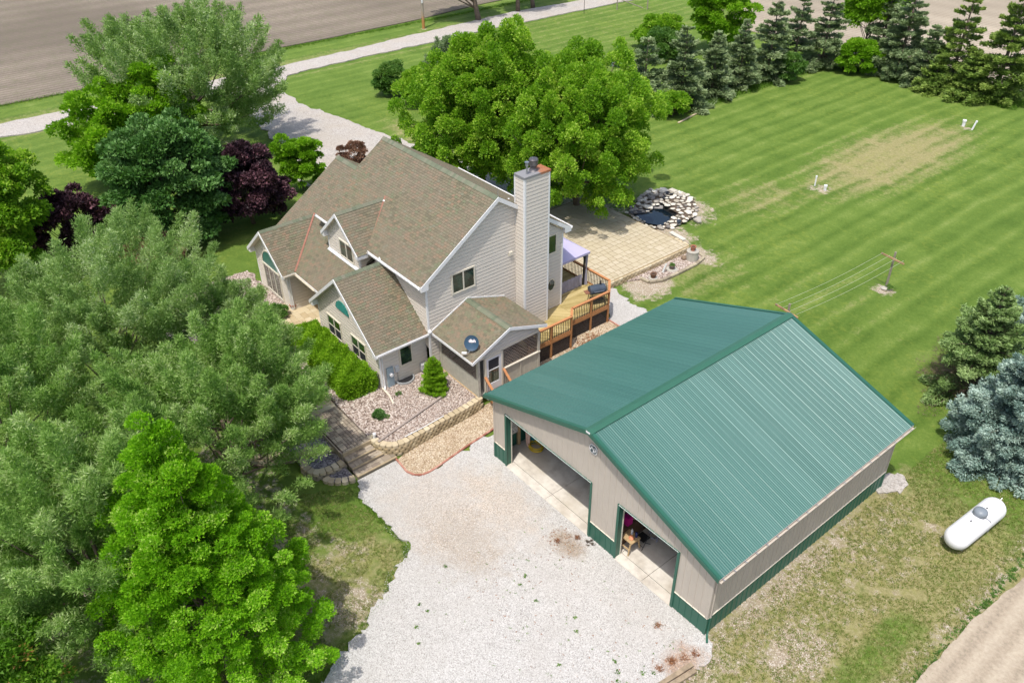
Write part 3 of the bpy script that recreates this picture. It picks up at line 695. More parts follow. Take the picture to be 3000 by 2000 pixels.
def ridge(a, b, parent=house, slope=.7, w=.15):
    a = Vector(a); b = Vector(b); d = (b-a).normalized(); s = d.cross(Vector((0, 0, 1))).normalized(); L = (b-a).length; k = int(L/.2)
    mb = MB()
    for i in range(k):
        p = a+d*(i*L/k); q = a+d*((i+1)*L/k); t = random.random(); lift = Vector((0, 0, .035)); l2 = Vector((0, 0, .048))
        for sg in (-1, 1):
            o = s*sg*w-Vector((0, 0, slope*w)); mb.prism([p+l2, q+lift, q+o+lift, p+o+l2] if sg > 0 else [p+l2, p+o+l2, q+o+lift, q+lift], (0, 0, -.02), t)
    return mb.build('ridge_cap', CAPSH, parent)
def siding_wall(name, org, t, nrm, poly, parent=house, cut=None, mat=SID, expo=.20):
    """lapped boards filling a convex polygon given in (along, height)"""
    org = Vector((org[0], org[1], 0)); t = Vector((t[0], t[1], 0)); nrm = Vector((nrm[0], nrm[1], 0)); mb = MB()
    zmin = min(p[1] for p in poly); zmax = max(p[1] for p in poly); z = zmin
    def xs(zz):
        h = []
        for i in range(len(poly)):
            (x0, z0), (x1, z1) = poly[i], poly[(i+1) % len(poly)]
            if abs(z1-z0) < 1e-9: continue
            if min(z0, z1)-1e-9 <= zz <= max(z0, z1)+1e-9: h.append(x0+(x1-x0)*(zz-z0)/(z1-z0))
        return (min(h), max(h)) if h else None
    P = lambda s, zz, o: org+t*s+Vector((0, 0, zz))+nrm*o
    while z < zmax-.005:
        z1 = min(z+expo, zmax-1e-4); rv = min(z+.062, z1)
        def band(za, zb, oa, ob_):
            brk = sorted(p[1] for p in poly if za+1e-4 < p[1] < zb-1e-4); lv = [za]+brk+[zb]
            for k in range(len(lv)-1):
                c, d = xs(lv[k]), xs(lv[k+1])
                if not c or not d: continue
                mb.poly([P(c[0], lv[k], oa), P(c[1], lv[k], oa), P(d[1], lv[k+1], ob_), P(d[0], lv[k+1], ob_)])
        band(z+1e-6, rv, .001, .001)
        if z1-rv > .01:
            a = xs(rv); mb.poly([P(a[0], rv, .001), P(a[1], rv, .001), P(a[1], rv, .030), P(a[0], rv, .030)]); band(rv, z1, .030, .022)
            b = xs(z1); mb.poly([P(b[0], z1, .022), P(b[1], z1, .022), P(b[1], z1, .001), P(b[0], z1, .001)])
        z += expo
    return mb.build(name, mat, parent)
def window(org, t, nrm, s0, s1, z0, z1, npan=1, hung=False, parent=house, frame=OFFW, fw=.075, glass=GLASS):
    org = Vector((org[0], org[1], 0)); t = Vector((t[0], t[1], 0)); nrm = Vector((nrm[0], nrm[1], 0))
    P = lambda s, z, o: org+t*s+Vector((0, 0, z))+nrm*o
    mb = MB()
    def slab(a, b, c, d, o0, o1, m=mb): m.prism([P(a, c, o0), P(b, c, o0), P(b, d, o0), P(a, d, o0)], nrm*(o1-o0))
    slab(s0-fw, s1+fw, z0-fw, z0, .0, .075); slab(s0-fw, s1+fw, z1, z1+fw, .0, .075)
    slab(s0-fw, s0, z0, z1, .0, .073); slab(s1, s1+fw, z0, z1, .0, .073)
    w = (s1-s0)/npan
    for i in range(1, npan): slab(s0+w*i-.035, s0+w*i+.035, z0, z1, .0, .068)
    win = mb.build('window', frame, parent)
    for i in range(npan):
        a, b = s0+w*i+(.035 if i else 0), s0+w*(i+1)-(.035 if i < npan-1 else 0)
        if hung:
            zm = (z0+z1)/2; m2 = MB(); slab(a, b, zm-.02, zm+.02, .02, .06, m2); m2.build('meeting_rail', frame, win)
            m2 = MB(); slab(a, b, z0, zm-.02, .032, .04, m2); m2.build('screen', SCREEN, win)
            m2 = MB(); slab(a, b, zm+.02, z1, .032, .045, m2); m2.build('pane', glass, win)
        else:
            m2 = MB(); slab(a, b, z0, z1, .032, .042, m2); m2.build('pane', glass, win)
    return win

uL, og, oe, vR, zR, zE, vW = -10.371, .218, .397, 4.469, 9.262, 5.926, 9.037
s1 = (zR-zE)/(vR+oe); SL2 = .8262
# --- main two-storey roof
roof_slope(house, [HP(uL, -oe, zE), HP(og, -oe, zE), HP(og, vR, zR), HP(uL, vR, zR)], seed=1)
roof_slope(house, [HP(uL, vR, zR), HP(og, vR, zR), HP(og, vW+.4, 6.02), HP(uL, vW+.4, 6.02)], seed=2)
ridge(HP(uL, vR, zR), HP(og, vR, zR), slope=s1, w=.2)
# --- lower front roof / garage
P1 = lambda v: 5.35+s1*v
pv = -2.716; gu, gv = -13.683, 3.076
roof_slope(house, [HP(gu, pv, P1(pv)), HP(-6.2, pv, P1(pv)), HP(-4.75, -.15, P1(-.15)), HP(-4.75, 0, P1(0)), HP(gu, 0, P1(0))], seed=3)
roof_slope(house, [HP(gu, 0, P1(0)), HP(uL, 0, P1(0)), HP(uL, gv, P1(gv)), HP(gu, gv, P1(gv))], seed=4)
roof_slope(house, [HP(gu, gv, P1(gv)), HP(uL, gv, P1(gv)), HP(uL, 9.3, 3.4), HP(gu, 9.3, 3.4)], seed=5)
ridge(HP(gu, gv, P1(gv)), HP(uL, gv, P1(gv)), slope=s1, w=.2)
# --- wings
def wing(cu, hw, v0, vb, rz, ez, slope, seed, wallpoly_z0, overhang=.33, front=.35, cutL=None, cutR=None, vent=True):
    L = [HP(cu-hw, v0, ez), HP(cu, v0, rz), HP(cu, vb, rz)]+(cutL or [HP(cu-hw, vb, ez)])
    R = [HP(cu+hw, v0, ez)]+(cutR or [HP(cu+hw, vb, ez)])+[HP(cu, vb, rz), HP(cu, v0, rz)]
    roof_slope(house, L, seed=seed); roof_slope(house, R, seed=seed+1)
    ridge(HP(cu, v0+.01, rz), HP(cu, vb, rz), slope=slope, w=.15)
    n = sqrt(1+slope*slope); th = .13
    for s in (-1, 1):
        a = HP(cu, v0, rz); b = HP(cu+s*hw, v0, ez); dz = Vector((0, 0, -.20))
        mb = MB(); mb.prism([a+Vector((0, 0, .0)), b, b+dz, a+dz], (0, -.035, 0)); mb.build('rake_board', WHITE, house)
        mb = MB(); mb.prism([a+Vector((0, 0, -.17)), b+Vector((0, 0, -.17)), b+Vector((0, front, -.17)), a+Vector((0, front, -.17))], (0, 0, -.015)); mb.build('soffit', OFFW, house)
        # boxed eave return
        x0 = cu+s*hw; x1 = cu+s*(hw-overhang); mb = MB()
        mb.prism([HP(x0, v0-.002, ez-.02), HP(x0, v0-.002, ez-.22), HP(x1, v0-.002, ez-.24), HP(x1, v0-.002, ez+slope*overhang-.2)], (0, front-.02, 0)); mb.build('eave_return', WHITE, house)
    # front wall
    y = HY+v0+front; hw2 = hw-overhang; x0 = HX+cu-hw2
    wz = lambda d: rz-slope*abs(d)-.19
    siding_wall('wall', (x0, y), (1, 0), (0, -1), [(0, wallpoly_z0), (2*hw2, wallpoly_z0), (2*hw2, wz(hw2)), (hw2, wz(0)), (0, wz(hw2))])
    for s in (-1, 1):
        xc = HX+cu+s*hw2; mb = MB(); mb.box(xc-.05 if s > 0 else xc-.03, y-.035, wallpoly_z0, xc+.03 if s > 0 else xc+.05, y+.05, ez-.15); mb.build('corner_board', WHITE, house)
    return x0, y, hw2
w1u, w1w, w1v, w1e, w1z = -3.494, 3.427, -3.124, 2.968, 5.799
x0, y1, hw1 = wing(w1u, w1w, w1v, -.02, w1z, w1e, SL2, 10, .55, cutR=[HP(w1u+w1w, 0.0, w1e)], cutL=[HP(w1u-w1w, -.02, w1e)])
XR = HX+w1u+hw1       # right wall plane of the near wing
siding_wall('wall', (XR, y1), (0, 1), (1, 0), [(0, .5), (HY-y1+.02, .5), (HY-y1+.02, w1e-.12), (0, w1e-.12)])
siding_wall('wall', (HX+w1u-hw1, HY), (0, -1), (-1, 0), [(0, .6), (HY-y1, .6), (HY-y1, w1e-.12), (0, w1e-.12)])
window((0, y1), (1, 0), (0, -1), -12.22, -10.9, 1.52, 2.62, 2, True)
window((0, y1), (1, 0), (0, -1), -9.72, -8.38, 1.45, 2.58, 2, True)
window((XR, 0), (0, 1), (1, 0), -.52, .12, 1.53, 2.62, 1)
# teal half-round louvre
mb = MB(); cxv = -10.36; arc = [(cxv+.66*cos(a), y1-.02, 3.66+.60*sin(a)) for a in np.linspace(0, pi, 17)]; mb.prism(arc, (0, -.05, 0)); lv = mb.build('gable_vent', paint('teal vent', (.025, .20, .17), .45, .08), house)
mb = MB()
for k in range(6):
    zz = 3.70+k*.085; hw_ = .58*sqrt(max(0, 1-((zz-3.66)/.56)**2)); mb.box(cxv-hw_, y1-.082, zz, cxv+hw_, y1-.07, zz+.02)
mb.build('louvre', paint('teal vent edge', (.04, .26, .22), .45), lv)
w2u, w2w, w2v, w2e, w2z = -11.509, 2.307, -3.472, 3.488, 5.382
x0, y2, hw2 = wing(w2u, w2w, w2v, .046, w2z, w2e, .8216, 14, .95, cutR=[HP(w2u+w2w, pv, w2e)], cutL=[HP(w2u-w2w, pv, w2e)])
XW = HX+w2u+hw2
siding_wall('wall', (XW, y2), (0, 1), (1, 0), [(0, .95), (HY-y2, .95), (HY-y2, 3.3), (0, 3.3)])
siding_wall('wall', (HX+w2u-hw2, HY), (0, -1), (-1, 0), [(0, .6), (HY-y2, .6), (HY-y2, 3.3), (0, 3.3)])
siding_wall('wall', (XW, HY), (1, 0), (0, -1), [(0, .95), (3.2, .95), (3.2, 3.6), (0, 3.6)])
mb = MB(); mb.box(-15.6, HY-.06, 1.0, -14.6, HY-.02, 3.1); dd = mb.build('entry_door', paint('entry door', (.10, .05, .03), .5), house)
mb = MB(); mb.lathe([(.03, 0), (.035, .03), (.01, .06)], (-14.72, HY-.06, 2.0), 8, axis=(0, -1, 0)); mb.build('handle', STEEL, dd)
# arched window and tall panes of the far wing
cx2 = HX+w2u; mb = MB()
ao = [(cx2+1.08*cos(a), y2-.02, 2.98+1.05*sin(a)) for a in np.linspace(0, pi, 25)]; ai = [(cx2+1.0*cos(a), y2-.02, 2.98+.97*sin(a)) for a in np.linspace(0, pi, 25)]
for i in range(24): mb.prism([ao[i], ao[i+1], ai[i+1], ai[i]], (0, -.06, 0))
mb.box(cx2-1.1, y2-.10, 2.88, cx2+1.1, y2-.01, 2.98); aw = mb.build('arched_window', OFFW, house)
mb = MB(); mb.prism([(x, y-.012, z) for x, y, z in ai], (0, -.02, 0)); mb.build('pane', TEALG, aw)
window((0, y2), (1, 0), (0, -1), cx2-1.0, cx2+1.0, 1.25, 2.86, 3, parent=house)
# --- front gable (the dormer)
du, dw, dvf, dze, dz = -6.628, 1.98, -1.06, 5.80, 7.606
dv2 = 2.053
roof_slope(house, [HP(du-dw, dvf, dze-.0), HP(du, dvf, dz-.06), HP(du, dv2, dz-.06), HP(du-dw, -.42, dze)], seed=20)
roof_slope(house, [HP(du, dvf, dz-.06), HP(du+dw, dvf, dze), HP(du+dw, -.42, dze), HP(du, dv2, dz-.06)], seed=21)
ridge(HP(du, dvf, dz-.05), HP(du, dv2, dz-.05), slope=.9, w=.15)
yD = .26; sD = (dz-dze-.06)/dw; hwd = 1.66
for s in (-1, 1):
    a = HP(du, dvf, dz-.06); b = HP(du+s*dw, dvf, dze); q = Vector((0, 0, -.2))
    mb = MB(); mb.prism([a, b, b+q, a+q], (0, -.035, 0)); mb.build('rake_board', WHITE, house)
    mb = MB(); mb.prism([a+q*.85, b+q*.85, b+q*.85+Vector((0, .27, 0)), a+q*.85+Vector((0, .27, 0))], (0, 0, -.015)); mb.build('soffit', OFFW, house)
    x0 = du+s*dw; x1 = du+s*hwd; mb = MB(); mb.prism([HP(x0, dvf-.002, dze-.02), HP(x0, dvf-.002, dze-.22), HP(x1, dvf-.002, dze-.24), HP(x1, dvf-.002, dze+.1)], (0, .62, 0)); mb.build('eave_return', WHITE, house)
    xs_ = HX+du+s*hwd
    siding_wall('wall', (xs_, yD), (0, 1), (s, 0), [(0, 3.9 if s > 0 else 4.7), (.8, 3.9 if s > 0 else 5.2), (.8, 5.65), (0, 5.65)])
    mb = MB(); mb.box(xs_-.05, yD-.035, 4.80 if s < 0 else 4.1, xs_+.05, yD+.05, 5.65); mb.build('corner_board', WHITE, house)
wzd = lambda d: dz-.06-sD*abs(d)-.19
siding_wall('wall', (HX+du-hwd, yD), (1, 0), (0, -1), [(0, 4.78), (2*hwd, 4.78), (2*hwd, wzd(hwd)), (hwd, wzd(0)), (0, wzd(hwd))])
window((0, yD), (1, 0), (0, -1), -13.62, -12.32, 4.93, 5.86, 2)
mb = MB(); mb.prism([(HX+du-hwd-.05, yD-.03, 4.83), (HX+du+hwd, yD-.03, 4.83), (HX+du+hwd, yD-.16, 4.745), (HX+du-hwd-.05, yD-.16, 4.745)], (0, 0, -.02)); mb.build('flashing', paint('white flashing', (.66, .68, .72), .35, .06), house)
# main walls
siding_wall('wall', (HX-8.0, HY), (1, 0), (0, -1), [(0, 4.6), (3.2, 4.6), (8.0, 2.0), (8.0, 5.76), (0, 5.76)])
siding_wall('wall', (HX+uL+.25, HY), (1, 0), (0, -1), [(0, 5.0), (3, 5.0), (3, 5.76), (0, 5.76)])
gp = [(0, .9), (vW, .9), (vW, 5.86), (vR, zR-.2), (0, zE+.09)]
siding_wall('wall', (HX, HY), (0, 1), (1, 0), gp)
siding_wall('wall', (HX-10.0, HY+vW), (1, 0), (0, 1), [(0, .6), (10.0, .6), (10.0, 5.86), (0, 5.86)])
siding_wall('wall', (HX+uL+.25, HY), (0, 1), (-1, 0), [(0, 5), (vW, .9), (vW, 5.86), (vR, zR-.2), (0, zE+.09)])
siding_wall('wall', (HX+gu+.3, HY-2.3), (0, 1), (-1, 0), [(0, .6), (11.2, .6), (11.2, 3.3), (5.376, 7.2), (0, 3.5)])
siding_wall('wall', (HX+gu+.3, HY+9.0), (1, 0), (0, 1), [(0, .6), (3.3, .6), (3.3, 3.3), (0, 3.3)])
for yy in (HY, HY+vW):
    mb = MB(); mb.box(HX-.05, yy-.035 if yy == HY else yy-.06, 1.1, HX+.035, yy+.06 if yy == HY else yy+.035, 5.72); mb.build('corner_board', WHITE, house)
window((HX, 0), (0, 1), (1, 0), 2.66, 3.98, 4.77, 5.82, 2)
window((HX, 0), (0, 1), (1, 0), 8.95, 9.56, 4.76, 5.80, 1)
# octagonal window
oc = [(HX+.032, 9.28+.33*cos(a), 2.72+.44*sin(a)) for a in np.arange(8)*pi/4+pi/8]; oi = [(HX+.032, 9.28+.26*cos(a), 2.72+.37*sin(a)) for a in np.arange(8)*pi/4+pi/8]
mb = MB()
for i in range(8): j = (i+1) % 8; mb.prism([oc[i], oc[j], oi[j], oi[i]], (.055, 0, 0))
ow = mb.build('octagon_window', OFFW, house); mb = MB(); mb.prism([(x, y, z) for x, y, z in oi], (.012, 0, 0)); mb.build('pane', GLASS, ow)
# rakes and eaves of the main roof
for (va, za, vb, zb) in ((-oe, zE, vR, zR), (vR, zR, vW+.4, 6.02)):
    for uu, sg in ((og, 1), (uL, -1)):
        a = HP(uu, va, za); b = HP(uu, vb, zb); q = Vector((0, 0, -.24)); tz = Vector((0, 0, .005 if sg > 0 else -.06)); mb = MB(); mb.prism([a+tz, b+tz, b+q, a+q], (sg*.035, 0, 0)); mb.build('rake_board', WHITE, house)
        mb = MB(); mb.prism([a+q*.8, b+q*.8, b+q*.8+Vector((-sg*.24, 0, 0)), a+q*.8+Vector((-sg*.24, 0, 0))], (0, 0, -.015)); mb.build('soffit', OFFW, house)
mb = MB(); mb.prism([HP(og+.037, -oe-.01, zE+.02), HP(og+.037, -oe-.01, zE-.25), HP(og+.037, .02, zE-.25), HP(og+.037, .06, zE+.2)], (-.23, 0, 0)); mb.build('eave_return', WHITE, house)
mb = MB(); mb.prism([HP(og+.037, vW+.41, 6.03), HP(og+.037, vW+.41, 5.78), HP(og+.037, vW-.02, 5.78), HP(og+.037, vW-.06, 6.22)], (-.23, 0, 0)); mb.build('eave_return', WHITE, house)
def gutter(a, b, parent=house, mat=WHITE, out=(0, -1, 0)):
    a = Vector(a); b = Vector(b); o = Vector(out); mb = MB()
    mb.prism([a, a+Vector((0, 0, -.11)), a+o*.08+Vector((0, 0, -.11)), a+o*.11, a+o*.10, a+o*.07+Vector((0, 0, -.095)), a+o*.012+Vector((0, 0, -.095)), a+o*.012], b-a)
    return mb.build('gutter', mat, parent)
def fascia(a, b, h=.18, parent=house, mat=WHITE, out=(0, -1, 0)):
    a = Vector(a); b = Vector(b); mb = MB(); mb.prism([a, b, b+Vector((0, 0, -h)), a+Vector((0, 0, -h))], Vector(out)*.03); return mb.build('fascia', mat, parent)
fascia(HP(uL, -oe, zE), HP(du-dw+.1, -oe, zE)); fascia(HP(du+dw-.1, -oe, zE), HP(og, -oe, zE))
gutter(HP(du+dw, -oe-.032, zE-.0), HP(og-.05, -oe-.032, zE-.0)); gutter(HP(uL, -oe-.032, zE), HP(du-dw, -oe-.032, zE))
mb = MB(); mb.prism([HP(uL, -oe, zE-.17), HP(og, -oe, zE-.17), HP(og, 0, zE-.17), HP(uL, 0, zE-.17)], (0, 0, -.012)); mb.build('soffit', OFFW, house)
fascia(HP(w2u+w2w-.02, pv, P1(pv)), HP(-6.3, pv, P1(pv)), .16); gutter(HP(w2u+w2w, pv-.032, P1(pv)), HP(-6.9, pv-.032, P1(pv)), mat=OFFW)
mb = MB(); mb.prism([HP(w2u+w2w, pv, P1(pv)-.16), HP(-6.6, pv, P1(pv)-.16), HP(-6.6, 0, P1(pv)-.16), HP(w2u+w2w, 0, P1(pv)-.16)], (0, 0, -.02)); mb.build('porch_ceiling', OFFW, house)
gutter(HP(w1u+w1w+.032, w1v+.05, w1e), HP(w1u+w1w+.032, .0, w1e), out=(1, 0, 0)); fascia(HP(w1u+w1w, w1v, w1e), HP(w1u+w1w, 0, w1e), out=(1, 0, 0))
mb = MB(); mb.prism([HP(w1u+w1w, w1v, w1e-.15), HP(w1u+w1w, 0, w1e-.15), HP(w1u+hw1, 0, w1e-.15), HP(w1u+hw1, w1v, w1e-.15)], (0, 0, -.012)); mb.build('soffit', OFFW, house)
gutter(HP(w2u+w2w+.032, w2v+.05, w2e), HP(w2u+w2w+.032, pv, w2e), out=(1, 0, 0), mat=OFFW); fascia(HP(w2u+w2w, w2v, w2e), HP(w2u+w2w, pv, w2e), out=(1, 0, 0))
gutter(HP(uL, vW+.432, 6.02), HP(og, vW+.432, 6.02), out=(0, 1, 0)); fascia(HP(uL, vW+.4, 6.02), HP(og, vW+.4, 6.02), out=(0, 1, 0))
# downspouts
mb = MB(); mb.path([(XR+.28, y1+.12, w1e-.1), (XR+.1, y1+.12, w1e-.35), (XR+.05, y1+.12, 2.3), (XR+.05, y1+.12, .75), (XR+.25, y1+.0, .66)], .04, 6); mb.build('downspout', WHITE, house)
mb = MB(); mb.path([(XR+.06, y1-.03, .69), (-6.3, -1.8, .68), (-5.62, -1.98, .66)], .05, 6); mb.build('downspout_extension', OFFW, house)
mb = MB(); mb.path([(XW+.08, y2+.1, 3.3), (XW+.05, y2+.1, 1.1)], .04, 6); mb.build('downspout', WHITE, house)
# valley flashings
def valley(a, b, w=.11):
    a = Vector(a); b = Vector(b); mb = MB(); mb.bar(a+Vector((0, 0, .055)), b+Vector((0, 0, .055)), w, .03); mb.build('valley_flashing', COPPER, house)
valley(HP(w2u+.02, .03, w2z-.0), HP(w2u+w2w, pv+.02, w2e+.0)); valley(HP(du+.02, dv2, dz-.04), HP(du+dw, -.40, dze+.03))
mb = MB(); mb.bar(HP(du+.02, dv2+.03, dz), HP(du+.22, dv2-.25, dz-.15), .1, .03); mb.build('flashing_end', WHITE, house)
mb = MB(); mb.lathe([(.09, 0), (.12, .08), (.06, .16), (.02, .25)], HP(w1u-.02, -.42, w1z+.02), 8); mb.build('flashing_end', WHITE, house)
# --- chimney
cv0, cv1, cu, zC = HY+5.718, HY+7.335, HX+.751, 10.114
siding_wall('chimney', (cu, cv0), (0, 1), (1, 0), [(0, 1.0), (cv1-cv0, 1.0), (cv1-cv0, zC-.12), (0, zC-.12)])
siding_wall('chimney', (HX-.02, cv0), (1, 0), (0, -1), [(0, 1.0), (.771, 1.0), (.771, zC-.12), (0, zC-.12)])
siding_wall('chimney', (HX-.02, cv1), (1, 0), (0, 1), [(0, 1.0), (.771, 1.0), (.771, zC-.12), (0, zC-.12)])
siding_wall('chimney', (HX-.02, cv0), (0, 1), (-1, 0), [(0, 7.0), (cv1-cv0, 6.5), (cv1-cv0, zC-.12), (0, zC-.12)])
for yy, s in ((cv0, -1), (cv1, 1)):
    mb = MB(); mb.box(cu-.075, min(yy+s*.03, yy-s*.075), 1.0, cu+.03, max(yy+s*.03, yy-s*.075), zC-.1); mb.build('corner_board', WHITE, house)
    mb = MB(); mb.box(HX-.05, min(yy, yy+s*.03), 7.3 if s < 0 else 6.5, HX+.05, max(yy, yy+s*.03), zC-.1); mb.build('corner_board', WHITE, house)
mc = N('rusted sheet metal'); sx = mc.n('ShaderNodeSeparateXYZ'); mc.l(mc.pos, sx.inputs[0])
ff = mc.math('ADD', mc.math('MULTIPLY', mc.math('SUBTRACT', sx.outputs[1], 7.45), 1.0), mc.math('MULTIPLY', mc.math('SUBTRACT', mc.noise(3, 5, .7), .5), 1.6), clamp=True)
RUST = mc.fin(mc.ramp(ff, [(.25, (.26, .26, .27)), (.5, (.38, .17, .09)), (1., (.36, .135, .06))]), .6, .2, .3)
mb = MB(); mb.box(HX-.02, cv0-.06, zC-.12, cu+.06, cv1+.06, zC); chc = mb.build('chimney_cap', RUST, house, bevel=.01)
mb = MB(); mb.lathe([(.24, 0), (.20, .05), (.17, .12), (.17, .2), (.21, .26), (.235, .30), (.24, .56), (.2, .62), (.0, .64)], (-6.35, 7.68, zC), 20); mb.build('flue_cap', paint('weathered flue', (.15, .14, .145), .4, .3, 9, .6), chc)
mb = MB(); mb.tube((-6.17, 7.1, zC), (-6.17, 7.1, zC+.42), .045, .045, 10); mb.tube((-6.17, 7.1, zC+.42), (-6.17, 7.1, zC+.62), .085, .085, 12); mb.tube((-6.17, 7.1, zC+.62), (-6.17, 7.1, zC+.64), .12, .12, 12); mb.build('vent_pipe', STEEL, chc)
mb = MB(); mb.tube((-7.7, 7.15, 7.3), (-7.7, 7.15, 8.25), .055, .055, 12); mb.build('vent_pipe', WHITE, house)
mb = MB(); mb.tube((HX+.2, HY+vR, zR-.1), (HX+.2, HY+vR, zR+.35), .018, .012, 6); mb.build('lightning_rod', STEEL, house)
mb = MB(); mb.box(HX+.02, 6.28, 5.65, HX+.11, 6.5, 5.85); mb.build('flood_light', OFFW, house)
# meter boxes on the wing wall
mb = MB(); mb.box(XR+.02, -1.42, .5, XR+.14, -1.05, 1.75); bx = mb.build('meter_box', paint('utility grey blue', (.30, .38, .43), .5, .1), house, bevel=.01)
mb = MB(); mb.tube((XR+.14, -1.23, 1.35), (XR+.26, -1.23, 1.35), .10, .09, 16); mb.build('meter', WHITE, bx)
mb = MB(); mb.box(XR+.02, -.92, 1.3, XR+.12, -.7, 1.65); mb.build('junction_box', paint('light utility box', (.55, .57, .6), .5, .05), house, bevel=.01)
mb = MB(); mb.tube((XR+.06, -.8, .55), (XR+.06, -.8, 1.3), .02, .02, 8); mb.build('conduit', STEEL, house)
mb = MB(); mb.box(XR+.02, .55, .75, XR+.28, .85, 1.15); mb.tube((XR+.15, .7, .6), (XR+.15, .7, .75), .03); mb.build('gas_meter', paint('gas meter', (.42, .43, .44), .5, .2), house, bevel=.03)
# window well
mb = MB(); c = Vector((XR+.02, -.42, .62)); K = 17
for i in range(K-1):
    a0, a1 = -pi/2+pi*i/(K-1), -pi/2+pi*(i+1)/(K-1); p = lambda a, r: c+Vector((r*cos(a)*1.0, r*sin(a)*1.05, 0))
    mb.prism([p(a0, .52), p(a1, .52), p(a1, .45), p(a0, .45)], (0, 0, .09))
ww = mb.build('window_well', paint('galvanised well', (.45, .48, .5), .4, .15, 5, .5), house)
mb = MB(); mb.prism([c+Vector((.46*cos(a), .46*sin(a)*1.05, 0)) for a in np.linspace(-pi/2, pi/2, 13)], (0, 0, .02)); mb.build('well_pit', BLACK, ww)

# --- screened porch
porch = thing('screened_porch', (-5, 3.5, .6), 'screened lattice porch with a shingled roof and white door at the end of the house', 'porch')
pu, pr, pz, pv0, pe0, pv1, pe1 = 3.507, 2.466, 4.114, .131, 3.035, 4.887, 3.288
slab, tiles, (o_, e_, up_, n_) = roof_slope(porch, [HP(0.03, pv0, pe0), HP(pu, pv0, pe0), HP(pu, pr, pz), HP(.03, pr, pz)], seed=30, individual=210)
shm = {}
for k in range(14):
    mb = MB(); h0, h1 = .024, .005; P = lambda a, b, h: e_*a+up_*b+n_*h
    mb.prism([P(0, 0, 0), P(TABW-.01, 0, 0), P(TABW-.01, 0, h0), P(0, 0, h0)], up_*EXPO, (k+.5)/14)
    me_o = mb.build('tmp', SHING, None, origin=(0, 0, 0)); shm[k] = me_o.data; bpy.data.objects.remove(me_o)
for (x, y, t) in tiles:
    ob = bpy.data.objects.new('shingle', shm[int(t*13.99)]); COL.objects.link(ob); ob.parent = slab
    ob.location = o_+e_*(x+.005)+up_*y-ORG[slab.name]
roof_slope(porch, [HP(.03, pr, pz), HP(pu, pr, pz), HP(pu, pv1, pe1), HP(.03, pv1, pe1)], seed=31)
ridge(HP(.03, pr, pz), HP(pu, pr, pz), porch, slope=.42, w=.2)
for (va, za, vb, zb) in ((pv0, pe0, pr, pz), (pr, pz, pv1, pe1)):
    a = HP(pu, va, za); b = HP(pu, vb, zb); q = Vector((0, 0, -.17)); mb = MB(); mb.prism([a, b, b+q, a+q], (.035, 0, 0)); mb.build('rake_board', WHITE, porch)
    a = HP(.03, va, za+.03); b = HP(.03, vb, zb+.03); mb = MB(); mb.bar(a, b, .05, .1); mb.build('flashing', WHITE, porch)
fascia(HP(0.02, pv0, pe0), HP(pu+.03, pv0, pe0), .14, porch); fascia(HP(0.02, pv1, pe1), HP(pu, pv1, pe1), .14, porch, out=(0, 1, 0))
mb = MB(); mb.lathe([(.05, 0), (.1, .05), (.11, .12), (.05, .2)], HP(.06, pv0-.1, pe0-.02), 8); mb.build('gutter_end', WHITE, porch)
PX, PY0, PY1 = -3.40, 1.66, 5.55
siding_wall('gable_wall', (PX, PY0), (0, 1), (1, 0), [(0, 2.84), (PY1-PY0, 3.02), (PY1-PY0, 3.22), (HY+pr-PY0, pz-.17), (0, 3.12)], porch)
mb = MB(); mb.bar((PX+.02, PY0, 2.86), (PX+.02, PY1, 2.95), .05, .14); mb.build('header', OFFW, porch)
GREYW = paint('weathered cedar board', (.44, .42, .36), .8, .12, 5, bump=.2)
DARKW = paint('dark lattice', (.135, .095, .075), .75, .2, 6)
for x, y in ((PX, PY0), (PX, 3.14), (PX, PY1), (-6.55, PY0)):
    mb = MB(); mb.box(x-.07, y-.07, .3, x+.07, y+.07, 2.86); mb.build('post', GREYW, porch)
mb = MB(); mb.box(PX-.01, 2.1-.1, .75, PX+.05, 2.1, 2.86); mb.build('trim_board', GREYW, porch)
# lower cedar boards, one by one
def boards(a, b, z0, z1, w, nrm, parent=porch, name='skirt_board', z1b=None):
    a = Vector(a); b = Vector(b); L = (b-a).length; n = int(L/w); d = (b-a)/n
    for i in range(n):
        p = a+d*i; q = a+d*(i+.965); zt = z1 if z1b is None else z1+(z1b-z1)*i/n
        mb = MB(); mb.prism([Vector((p.x, p.y, z0)), Vector((q.x, q.y, z0)), Vector((q.x, q.y, zt)), Vector((p.x, p.y, zt))], Vector(nrm)*(.02+random.uniform(-.003, .003))); mb.build(name, GREYW, parent)
boards((-6.62, PY0-.02, 0), (PX, PY0-.02, 0), .62, 1.66, .135, (0, -1, 0))
boards((PX+.02, 3.22, 0), (PX+.02, PY1, 0), .3, 1.66, .135, (1, 0, 0))
mb = MB(); mb.bar((PX+.06, 3.16, 1.68), (PX+.06, PY1+.06, 1.68), .12, .05); mb.build('sill_rail', OFFW, porch)
mb = MB(); mb.box(PX+.045, 4.28, .3, PX+.08, 4.37, 1.65); mb.build('batten', GREYW, porch)
mb = MB(); mb.box(-6.62, PY0-.10, .45, PX+.07, PY0-.045, .62); mb.build('base_timber', WOODL, porch)
mb = MB(); mb.box(-6.65, PY0, .55, PX, PY1, .66); mb.build('floor', GREYW, porch)
